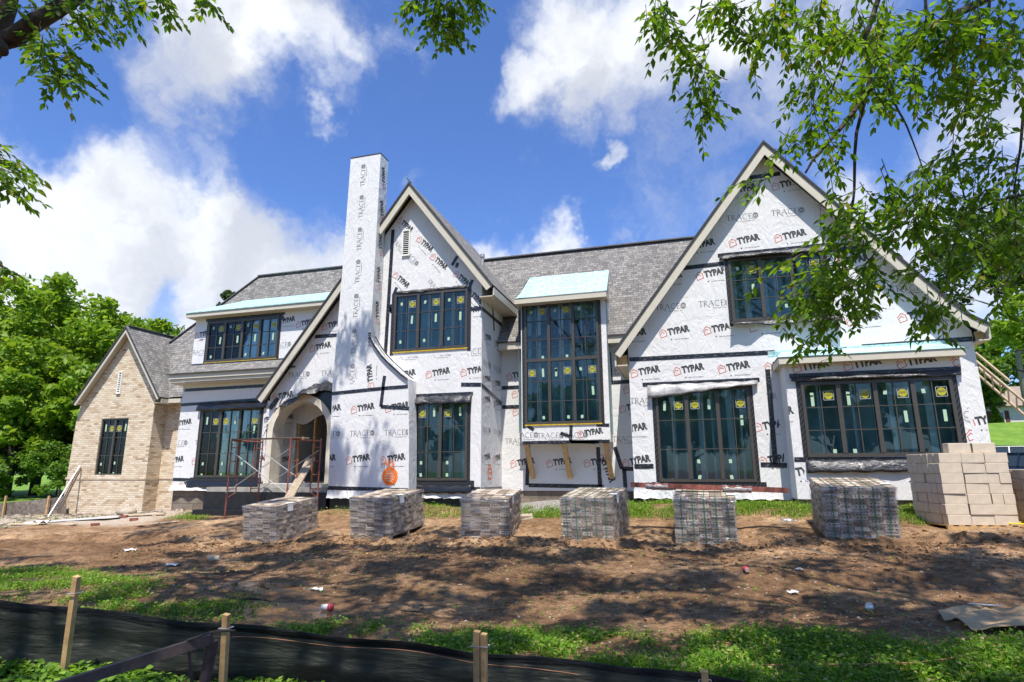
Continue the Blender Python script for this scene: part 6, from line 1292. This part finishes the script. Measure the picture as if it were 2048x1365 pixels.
# neighbouring house
hz_ = gz(38, 84); NH = thing('brick_house', 'low cream neighbouring house with brown roof and dark shutters on the far lawn', 'house', (44, 86, hz_)); zb = atd(1990, 872, 84).z
MB().box((33.6, 84, zb-2), (56, 94, zb+2.7)).build('wall', 'siding', NH)
mb = MB(); mb.add([(32.8, 83.2, zb+2.7), (57, 83.2, zb+2.7), (57, 95, zb+2.7), (32.8, 95, zb+2.7), (35.5, 89, zb+5.6), (55, 89, zb+5.6)], [(0, 1, 5, 4), (2, 3, 4, 5), (3, 0, 4), (1, 2, 5), (0, 3, 2, 1)]); mb.build('roof', 'roof_brown', NH)
for x in (35.2, 39.5, 44, 49):
    w_ = MB().box((x, 83.93, zb+.7), (x+1.2, 83.99, zb+2.1)).build('window', 'louver', NH); MB().box((x+.08, 83.91, zb+.78), (x+1.12, 83.928, zb+2.02)).build('pane', 'car_glass', w_)
    for s in (-.5, 1.28): MB().box((x+s, 83.93, zb+.6), (x+s+.42, 83.985, zb+2.2)).build('shutter', 'shutter', NH)
q = atd(1998, 868, 66); rg = np.random.default_rng(5); t = thing('arborvitae', 'bright green conical arborvitae before the neighbouring house', 'shrub', q); hh_ = 3.4
k = 5200; u = rg.random(k); rr = .95*(1-u)**.8*(.82+.25*rg.random(k)); th = rg.random(k)*6.283; C = np.stack([q.x+rr*np.cos(th), q.y+rr*np.sin(th), q.z-.2+u*hh_], 1); V, F = leaf_quads(C, .12, rg, 1.0); soup('foliage', V, F, 'leaf_bright', t); MB().tube([q-Vector((0, 0, .4)), q+Vector((0, 0, hh_*.9))], .08, 6).build('stem', 'bark', t)
t = thing('hedge', 'low clipped hedge along the neighbouring house', 'hedge', (40, 82.6, zb)); C = np.stack([rg.uniform(34, 52, 6000), rg.uniform(81.8, 83.4, 6000), zb-.7+1.25*rg.random(6000)**.6], 1); V, F = leaf_quads(C, .16, rg, .8); soup('foliage', V, F, 'leaf_mid', t)

# ------------------------------------------------------------------ cars
def car(label, loc, rz, paint):
    t = thing('parked_car', label, 'car', loc, rz, 'cars parked beyond the block stacks')
    # stations along length x: (x, half width, z sill, z shoulder)
    st = [(-2.3, .62, .42, .62), (-2.2, .80, .32, .78), (-1.5, .89, .28, .90), (-.5, .91, .26, .93), (.6, .91, .26, .96), (1.6, .89, .28, .98), (2.15, .82, .34, .95), (2.28, .66, .45, .72)]
    P = []
    for x, w, z0, z1 in st: P.append([(x, -w*.92, z0), (x, -w, (z0+z1)*.5), (x, -w*.95, z1-.06), (x, -w*.80, z1), (x, 0, z1+.03), (x, w*.80, z1), (x, w*.95, z1-.06), (x, w, (z0+z1)*.5), (x, w*.92, z0), (x, -w*.92, z0)])
    mb = MB().grid(P); mb.add([p for p in P[0][:-1]], [tuple(range(9))]); mb.add([p for p in P[-1][:-1]], [tuple(range(9))]); b = mb.build('body', paint, t, smooth=True, local=True)
    mb = MB(); cab = [(-1.25, .78, .92), (-.45, .60, 1.40), (.75, .60, 1.42), (1.55, .76, .98)]
    G = []
    for x, w, z in cab: G.append([(x, -w, z), (x, w, z)])
    MB().add([(-.45, -.60, 1.41), (-.45, .60, 1.41), (.75, .60, 1.43), (.75, -.60, 1.43), (-.45, 0, 1.45), (.75, 0, 1.47)], [(0, 4, 5, 3), (4, 1, 2, 5)]).build('car_roof', paint, t, smooth=True, local=True)
    MB().quad((-1.25, -.78, .93), (-1.25, .78, .93), (-.45, .59, 1.405), (-.45, -.59, 1.405)).build('windscreen', 'car_glass', t, local=True)
    MB().quad((1.55, -.76, .99), (1.55, .76, .99), (.75, .59, 1.42), (.75, -.59, 1.42)).build('rear_window', 'car_glass', t, local=True)
    for s in (-1, 1):
        MB().add([(-1.2, s*.80, .93), (1.45, s*.80, .98), (.75, s*.60, 1.41), (-.45, s*.60, 1.40)], [(0, 1, 2, 3)]).build('side_window', 'car_glass', t, local=True)
        mb = MB()
        for (a_, b_) in (((-1.25, s*.80, .93), (-.45, s*.61, 1.41)), ((1.5, s*.79, .98), (.75, s*.61, 1.43)), ((.1, s*.815, .96), (.1, s*.61, 1.43)), ((-.45, s*.61, 1.42), (.75, s*.61, 1.44))): mb.bar(a_, b_, .05, .05)
        mb.build('pillar', paint, t, local=True)
        MB().box((-.95, s*.93-.06, .95), (-.80, s*.93+.06, 1.06)).build('mirror', paint, t, local=True)
        for x in (-1.45, 1.35):
            wh = MB().tube([(x, s*.72, .32), (x, s*.92, .32)], .32, 18).build('wheel', 'rubber', t, local=True); MB().tube([(x, s*.921, .32), (x, s*.93, .32)], .19, 14).build('rim', 'galvanised', wh, local=True)
        MB().box((-2.29, s*.55-.15, .60), (-2.22, s*.55+.15, .70)).build('headlight', 'label_border' if False else 'white_plastic', t, local=True)
q = atd(2050, 906, 22); car('dark blue sedan parked behind the block stacks', (q.x+.3, q.y, q.z-1.45), R_(120), 'car_dark')
q = atd(2012, 893, 29); car('cream sedan parked behind the dark blue car', (q.x+.3, q.y, q.z-1.45), R_(150), 'car_white')

# ------------------------------------------------------------------ ladder leaning at the right side
a0, a1 = at(1944, 716, 16.2), at(2062, 815, 16.0); b0, b1 = at(1950, 745, 16.9), at(2062, 842, 16.7)
ld = thing('ladder', 'long wood-coloured extension ladder leaning on the right side of the house', 'ladder', (a1.x+1.5, 16.5, 1))
def ext(p, q, f0, f1): return p+(q-p)*f0, p+(q-p)*f1
MB().bar(*ext(a0, a1, 0, 2.1), .03, .085, (0, 1, 0)).build('rail', 'wood_pale', ld); MB().bar(*ext(b0, b1, 0, 2.1), .03, .085, (0, 1, 0)).build('rail', 'wood_pale', ld)
up_ = Vector((.08, -.05, .09)); MB().bar(*[v+up_ for v in ext(a0, a1, -.02, .58)], .03, .085, (0, 1, 0)).build('fly_rail', 'wood_pale', ld); MB().bar(*[v+up_ for v in ext(b0, b1, -.02, .40)], .03, .085, (0, 1, 0)).build('fly_rail', 'wood_pale', ld)
for i in range(15): f = .06+i*.14; MB().tube([a0+(a1-a0)*f, b0+(b1-b0)*f], .018, 6).build('rung', 'galvanised', ld)

# ------------------------------------------------------------------ near trees
def limb(pts, D, r, mb, seg=7):
    Q = [atd(x, y, D if not isinstance(D, (list, tuple)) else D[i]) for i, (x, y) in enumerate(pts)]; k = len(Q); rr = [r[0]+(r[1]-r[0])*i/(k-1) for i in range(k)]
    # subdivide with jitter for a natural line
    out = [Q[0]]; ro = [rr[0]]
    for i in range(1, k): m_ = (Q[i-1]+Q[i])/2+Vector([random.uniform(-1, 1)*(Q[i]-Q[i-1]).length*.035 for _ in range(3)]); out += [m_, Q[i]]; ro += [(rr[i-1]+rr[i])/2, rr[i]]
    mb.tube(out, ro, seg); return out
class Leaves:
    def __init__(s, seed): s.V = []; s.F = []; s.rg = random.Random(seed); s.n = 0
    def leaf(s, p, d, L, w, droop=.2):
        rg = s.rg; d = d.normalized(); side = d.cross(Vector((rg.gauss(0, .4), rg.gauss(0, .4), 1))).normalized(); nrm = side.cross(d)
        m1 = p+d*L*.12; a = p+d*L*.42-Vector((0, 0, droop*L*.12)); t = p+d*L-Vector((0, 0, droop*L*.5)); u = nrm*w*.25
        vs = [p, a-side*w+u, p+d*L*.72-side*w*.62+u-Vector((0, 0, droop*L*.3)), t, p+d*L*.72+side*w*.62+u-Vector((0, 0, droop*L*.3)), a+side*w+u, a, p+d*L*.74-Vector((0, 0, droop*L*.3))]
        b = s.n; s.V += [tuple(v) for v in vs]; s.F += [(b, b+1, b+6), (b, b+6, b+5), (b+1, b+2, b+6), (b+2, b+7, b+6), (b+6, b+7, b+5), (b+7, b+4, b+5), (b+2, b+3, b+7), (b+7, b+3, b+4)]; s.n += 8
    def spray(s, mb, A, B, L=.072, w=.0165, nsub=5, r=.003):
        rg = s.rg; D = B-A; n_ = max(4, int(D.length/.03)); sag = Vector((0, 0, -.05*D.length)); pts = [A+D*(i/n_)+sag*math.sin(math.pi*i/n_)+Vector([rg.gauss(0, .004) for _ in range(3)]) for i in range(n_+1)]
        mb.tube(pts[::2]+([pts[-1]] if n_ % 2 else []), r, 3, cap=False); dn = D.normalized(); sd = dn.cross(Vector((0, 0, 1)))
        if sd.length < .2: sd = Vector((rg.gauss(0, 1), rg.gauss(0, 1), 0))
        sd.normalize()
        for i, p in enumerate(pts[1:]):
            s.leaf(p, dn*.6+sd*(1 if i % 2 else -1)*rg.uniform(.5, 1)+Vector((rg.gauss(0, .2), rg.gauss(0, .2), rg.uniform(-.55, .1))), L*rg.uniform(.7, 1.15), w*rg.uniform(.8, 1.2))
            if i % 3 == 1 and nsub > 0:
                dd = (dn*.7+sd*(1 if i % 2 else -1)*.9+Vector((rg.gauss(0, .25), rg.gauss(0, .25), rg.uniform(-.6, .1)))).normalized(); q = p; Ls = rg.uniform(.10, .2)*min(1, D.length/.3)
                k = max(2, int(Ls/.028)); e = p
                for j in range(k):
                    e2 = e+dd*(Ls/k)+Vector((0, 0, -.0025*j)); s.leaf(e2, dd*.7+dd.cross(Vector((.1, 0, 1))).normalized()*(1 if j % 2 else -1)*rg.uniform(.5, 1)+Vector((0, 0, rg.uniform(-.6, .05))), L*rg.uniform(.7, 1.1), w*rg.uniform(.8, 1.2)); e = e2
                s.leaf(e, dd+Vector((0, 0, -.3)), L, w); mb.tube([p, e], .0016, 3, cap=False)
def offframe(P, m=25):
    q = P-np.array([0, 0, EYE]); w = q@np.array(FX); x = 1024+FPX*(q@np.array(RX))/np.where(w > .05, w, .05); y = 682.5-FPX*(q@np.array(UX))/np.where(w > .05, w, .05)
    return (w < .3) | (x < -m) | (x > 2048+m) | (y < -m) | (y > 1400)
def shade_crown(parent, targets, seed, hrange=(9.5, 13.5), per=150, size=.085, name='high_crown', mat='leaf_near'):
    """foliage of the high crown; the shade it throws falls on the target spots"""
    rg = np.random.default_rng(seed); out = []; s = np.array(sun_dir)
    for (x, y, z, r, k) in targets:
        for _ in range(k):
            c = np.array([x+rg.normal(0, r), y+rg.normal(0, r*.8), z]); h = rg.uniform(*hrange); c = c+s*((h-z)/s[2]); rr = rg.uniform(.25, .75)
            e = rg.normal(0, 1, (per, 3)); e /= np.linalg.norm(e, axis=1)[:, None]; e *= rg.random((per, 1))**.5*rr; e[:, 2] *= .6; out.append(c+e)
    P = np.concatenate(out); P = P[offframe(P)]; V, F = leaf_quads(P, size, rg, .5, .45); return soup(name, V, F, mat, parent)

# right tree
tb = Vector((6.6, 1.8, gz(6.6, 1.8))); TR = thing('shade_tree', 'near tree at upper right whose leafy branches hang in front of the right gable', 'tree', tb)
mb = MB(); mb.tube([tb-Vector((0, 0, .3)), tb+Vector((-.1, .1, 2)), tb+Vector((-.5, .5, 4.2)), tb+Vector((-.9, 1.0, 7)), tb+Vector((-1.8, 1.5, 11))], [.36, .29, .24, .18, .07], 14)
for (dx, dy, dz, z0, r) in ((-7, 1, 4.0, 6.5, .07), (-5, 4.0, 5.5, 8, .06), (3, -3, 3, 7, .1), (-4, -4, 4, 6, .08), (-9, 3, 6, 7.5, .06)): p = tb+Vector((-.7, .8, z0)); mb.tube([p, p+Vector((dx*.45, dy*.4, dz*.6)), p+Vector((dx, dy, dz))], [r, r*.7, r*.3], 7)
mb.build('trunk', 'bark_pale', TR, smooth=True)
bm_ = MB(); st_ = tb+Vector((-.75, .75, 5.8))
L1 = limb([(2130, -60), (1971, 0), (1889, 39), (1850, 62), (1787, 133), (1732, 187), (1674, 266), (1646, 297), (1611, 346)], [4.9, 4.7, 4.5, 4.4, 4.2, 4.1, 4.0, 3.95, 3.9], (.036, .007), bm_); bm_.tube([st_, (st_+L1[0])/2+Vector((0, 0, .2)), L1[0]], [.07, .05, .036], 7)
LB = [([(1790, -90), (1756, 0), (1728, 82), (1744, 117), (1732, 195), (1713, 266), (1709, 352), (1705, 414), (1689, 492), (1680, 560), (1660, 640)], 4.3, (.020, .003)), ([(1849, -20), (1853, 55)], 4.5, (.014, .006)), ([(1771, 152), (1795, 219), (1814, 254), (1834, 305), (1865, 390)], 4.3, (.010, .003)),
      ([(2080, 120), (2048, 219), (2041, 297), (2029, 375), (2033, 430)], 4.2, (.014, .003)), ([(1978, -30), (1978, 23), (1947, 133), (1943, 211), (1905, 300)], 4.6, (.012, .003)), ([(1404, -60), (1404, 0), (1393, 43), (1408, 86), (1412, 130), (1405, 200)], 5.0, (.008, .002)),
      ([(1390, 30), (1370, 52), (1345, 42), (1320, 32)], 5.0, (.006, .002)), ([(1728, 82), (1690, 110), (1660, 190), (1610, 240), (1575, 300)], 4.2, (.009, .002)), ([(2100, 380), (2000, 400), (1900, 440), (1800, 430)], 4.4, (.012, .003)), ([(1905, 300), (1930, 400), (1900, 520), (1880, 600)], 4.4, (.008, .002)), ([(1530, -40), (1510, 30), (1500, 90)], 4.9, (.006, .002)), ([(1600, -60), (1590, 20), (1600, 80)], 4.7, (.007, .002)), ([(2090, 480), (2000, 540), (1950, 560)], 4.3, (.008, .002))]
for p_, D, r in LB: limb(p_, D, r, bm_, 6)
bm_.build('branch', 'bark', TR, smooth=True)
lv = Leaves(5); tw_ = MB()
CL = [(1320,30,40,30,7),(1350,75,22,18,3),(1405,150,30,45,8),(1405,215,16,26,4),(1450,20,55,25,8),(1505,70,30,55,8),(1590,22,65,32,10),(1610,95,45,28,5),(1680,60,60,55,13),(1620,190,45,22,4),(1640,150,55,25,5),(1620,250,40,40,6),(1565,285,20,20,2),(1660,310,26,26,3),(1530,365,18,16,3),(1655,350,16,26,2),
 (1760,60,70,50,15),(1780,170,50,60,13),(1850,60,80,50,18),(1950,60,80,55,22),(2010,120,45,70,16),(1900,170,55,50,11),(1960,230,45,40,7),(1720,425,50,34,8),(1800,400,60,45,15),(1880,430,70,50,20),(1960,400,70,50,19),(2020,460,45,55,12),(1860,510,55,34,9),(1960,520,60,45,15),(2020,560,35,35,5),
 (1850,340,50,34,8),(1950,315,60,34,8),(2020,330,35,45,7),(1680,480,42,40,9),(1640,535,50,34,11),(1620,585,60,34,14),(1700,565,50,42,13),(1750,500,42,42,8),(1650,630,50,24,9),(1730,625,36,32,5),(1620,670,40,18,4),(1668,705,22,20,2),(1865,605,42,24,8),(1905,625,30,22,4),(1560,535,22,22,2),(1740,160,30,60,5)]
for (cx, cy, rx, ry, k) in CL:
    for _ in range(int(k*(1.15 if cy < 330 else .80))):
        x = cx+random.gauss(0, .55)*rx; y = cy+random.gauss(0, .55)*ry; D = random.uniform(3.7, 5.2) if y < 330 else random.uniform(3.6, 4.7); A_ = atd(x, y, D); an = random.gauss(-1.9, .75); L = random.uniform(.16, .34)
        lv.spray(tw_, A_-(RX*math.cos(an)+UX*math.sin(an)*1.0)*L*.5, A_+(RX*math.cos(an)+UX*math.sin(an)+FX*random.uniform(-.6, .6))*L*.5)
soup('hanging_foliage', lv.V, lv.F, 'leaf_near', TR); tw_.build('twigs', 'bark', TR, recalc=False)['kind'] = 'stuff'
TGT = [(0.2, 10.3, .2, 1.3, 8), (3.6, 8.9, .2, 1.3, 7), (1.8, 5.0, .1, 1.2, 6), (2.5, 7.5, .1, 1.6, 9), (5.0, 9.5, .3, 1.5, 8), (0, 9.4, .2, 1.5, 9), (3.0, 10.6, .3, 1.2, 7), (-.5, 6.0, .1, 1.3, 7), (3.5, 5.2, .1, 1.4, 8), (1, 4.2, .1, 1.4, 8), (1.2, 6.2, .1, 1.3, 7), (-1.0, 8.4, .1, 1.2, 6), (2.0, 8.8, .1, 1.2, 6), (-1.0, 11.3, .3, .9, 4), (1.5, 11.4, .4, .8, 4), (4.8, 7.2, .1, 1.3, 6), (6, 11, .4, .8, 3)]
shade_crown(TR, TGT, 31)
# left tree
tb = Vector((-6.3, 1.5, gz(-6.3, 1.5))); TL = thing('shade_tree', 'near tree at the upper left corner with a rough dark limb', 'tree', tb); mb = MB(); fk = atd(-22, 88, 4.6)
mb.tube([tb-Vector((0, 0, .3)), tb+Vector((.1, .1, 1.5)), tb.lerp(fk, .7)+Vector((-.1, 0, 0)), fk, atd(6, 10, 4.6), atd(25, -120, 4.7), atd(60, -500, 5.5)], [.26, .21, .16, .105, .09, .08, .07], 14)
mb.tube([fk+Vector((-.02, 0, 0)), atd(30, 75, 4.55), atd(70, 45, 4.5), atd(110, 22, 4.5), atd(155, -8, 4.55), atd(230, -90, 4.8), atd(330, -300, 5.6)], [.072, .068, .062, .058, .054, .048, .04], 12)
mb.tube([atd(0, 92, 4.5), atd(6, 104, 4.42)], [.05, .035], 10)
for (dx, dy, dz, r) in ((4, 2.5, 4, .05), (-1, 3, 4, .05), (3, -3, 4, .08), (-3, 1, 3, .07)): p = fk+Vector((.3, 0, 2.5)); mb.tube([p, p+Vector((dx*.5, dy*.4, dz*.6)), p+Vector((dx, dy, dz))], [r, r*.7, r*.3], 7)
mb.build('trunk', 'bark', TL, smooth=True)
lv = Leaves(6); tw_ = MB()
for (x0, y0, x1, y1, D) in ((75, 45, 62, 90, 4.2), (80, 70, 90, 130, 4.2), (90, 90, 115, 170, 4.2), (110, 70, 150, 120, 4.3), (125, 100, 165, 160, 4.2), (95, 120, 130, 165, 4.2), (65, 60, 75, 110, 4.3), (160, 10, 175, 60, 4.3), (180, 20, 212, 78, 4.3), (150, 30, 165, 75, 4.4), (200, -10, 205, 40, 4.4), (215, -15, 225, 30, 4.4), (240, -25, 265, 35, 4.5), (270, -30, 290, 15, 4.6), (300, -30, 330, 15, 4.6), (320, -20, 350, 25, 4.6), (370, -30, 400, 10, 4.7), (390, -20, 420, 22, 4.7),
      (30, -20, 45, 30, 4.5), (50, -20, 70, 25, 4.6), (90, -20, 110, 20, 4.7), (130, -30, 140, 20, 4.3), (60, 10, 80, 40, 4.6), (170, -20, 180, 20, 4.3), (-40, 285, 10, 300, 3.9), (-30, 300, 45, 330, 3.9), (-20, 315, 62, 358, 3.9), (-20, 330, 30, 380, 3.9), (-10, 340, 58, 398, 3.9), (-50, 300, 20, 345, 3.9), (-25, 520, 5, 540, 3.8)):
    for r_ in range(1 if y0 < 60 and x0 < 200 else 2): j = lambda s: random.uniform(-s, s); lv.spray(tw_, atd(x0+j(10), y0+j(8), D+j(.15)), atd(x1+j(12), y1+j(8), D+j(.25)), L=.07, w=.0165)
soup('hanging_foliage', lv.V, lv.F, 'leaf_near', TL); tw_.build('twigs', 'bark', TL, recalc=False)['kind'] = 'stuff'
TGT = [(-3.2, 8.6, .1, 1.2, 7), (-5.0, 10.4, .1, 1.0, 6), (-7.8, 9.4, .1, 1.1, 6), (-2.5, 10.8, .2, .9, 4), (-6, 6.3, .1, 1.2, 7), (-3.2, 5.4, .1, 1.0, 5), (-8, 7.5, .1, 1.4, 8), (-4, 7.6, .1, 1.2, 6), (-6, 9.4, .1, 1.3, 8), (-9, 10, 0, 1.3, 7), (-3, 9.8, .2, 1.2, 6), (-11, 9, 0, 1.2, 5), (-12, 11.5, 0, 1.0, 4), (-7.5, 11.6, .2, .8, 3), (-5, 11.8, .2, .8, 3), (-5.0, 6.6, .1, 1.2, 6), (-2.5, 6.0, .1, 1.0, 6), (-6.8, 8.4, .1, 1.0, 5)]
shade_crown(TL, TGT, 32)
# centre tree behind the camera, its top reaches over the yard
tb = Vector((-1.5, -5.0, gz(-1.5, -5))); TC = thing('shade_tree', 'tree whose leafy branch tips hang into the view from above, beside the chimney', 'tree', tb); mb = MB()
mb.tube([tb-Vector((0, 0, .3)), tb+Vector((0, .3, 4)), tb+Vector((.1, 1.2, 8)), tb+Vector((-.2, 2.5, 13))], [.4, .32, .24, .08], 14)
for (dx, dy, dz, z0, r) in ((-5, 9, 6, 6.5, .08), (-1.3, 9.2, 2.5, 6, .06), (4, 7, 5, 7, .07), (-4, -3, 4, 7, .1), (5, -2, 4, 6, .1)): p = tb+Vector((0, .9, z0)); mb.tube([p, p+Vector((dx*.45, dy*.4, dz*.7)), p+Vector((dx, dy, dz))], [r, r*.7, r*.3], 7)
mb.build('trunk', 'bark_pale', TC, smooth=True)
lv = Leaves(7); tw_ = MB()
for (x0, y0, x1, y1, D) in ((895, -40, 830, 12, 5.0), (890, -30, 850, 40, 5.0), (880, -10, 870, 70, 5.0), (895, -10, 895, 85, 5.0), (905, 0, 915, 80, 5.0), (900, -30, 935, 40, 5.0), (920, -40, 950, 15, 5.1), (850, -30, 815, 20, 5.0), (870, 20, 905, 60, 5.0), (945, -30, 962, 5, 5.1)):
    for r_ in range(2): j = lambda s: random.uniform(-s, s); lv.spray(tw_, atd(x0+j(8), y0+j(8), D+j(.2)), atd(x1+j(8), y1+j(8), D+j(.2)))
soup('hanging_foliage', lv.V, lv.F, 'leaf_near', TC); tw_.build('twigs', 'bark', TC, recalc=False)['kind'] = 'stuff'
TGT = [(-9.3, 14.3, 2.6, .55, 5), (-8.4, 14.3, 1.5, .5, 3), (-9.8, 14.8, 4.6, .45, 3), (-9.0, 14.4, 5.0, .35, 2), (-11, 13, .4, .9, 4), (-2, 7.6, .1, 1.2, 5), (0, 3.6, .1, 1.3, 6), (-9.2, 12.6, .4, .8, 4)]
shade_crown(TC, TGT, 33, (12.5, 15.5)); rg = np.random.default_rng(77)
P = crown_pts((-1.5, -4.5, 10), 5.5, 70, 110, rg, .7); P = P[offframe(P)]; V, F = leaf_quads(P, .11, rg); soup('crown', V, F, 'leaf_near', TC)
# unseen tree row added behind the camera to be mirrored in the panes
for i in range(9):
    X = -40+i*10+rg.uniform(-2, 2); far_tree('leafy_tree', f'tree {["", "far left ", "left ", "left of centre ", "central ", "right of centre ", "right ", "far right ", "last right "][i]}in the unseen row added behind the viewer, mirrored in the panes'.replace('tree in', 'first tree in'), X, -24+rg.uniform(-4, 4), rg.uniform(7, 10), 4.5, 'leaf_mid', 200+i, n_=36, per=80, size=.38, group='trees behind the viewer')
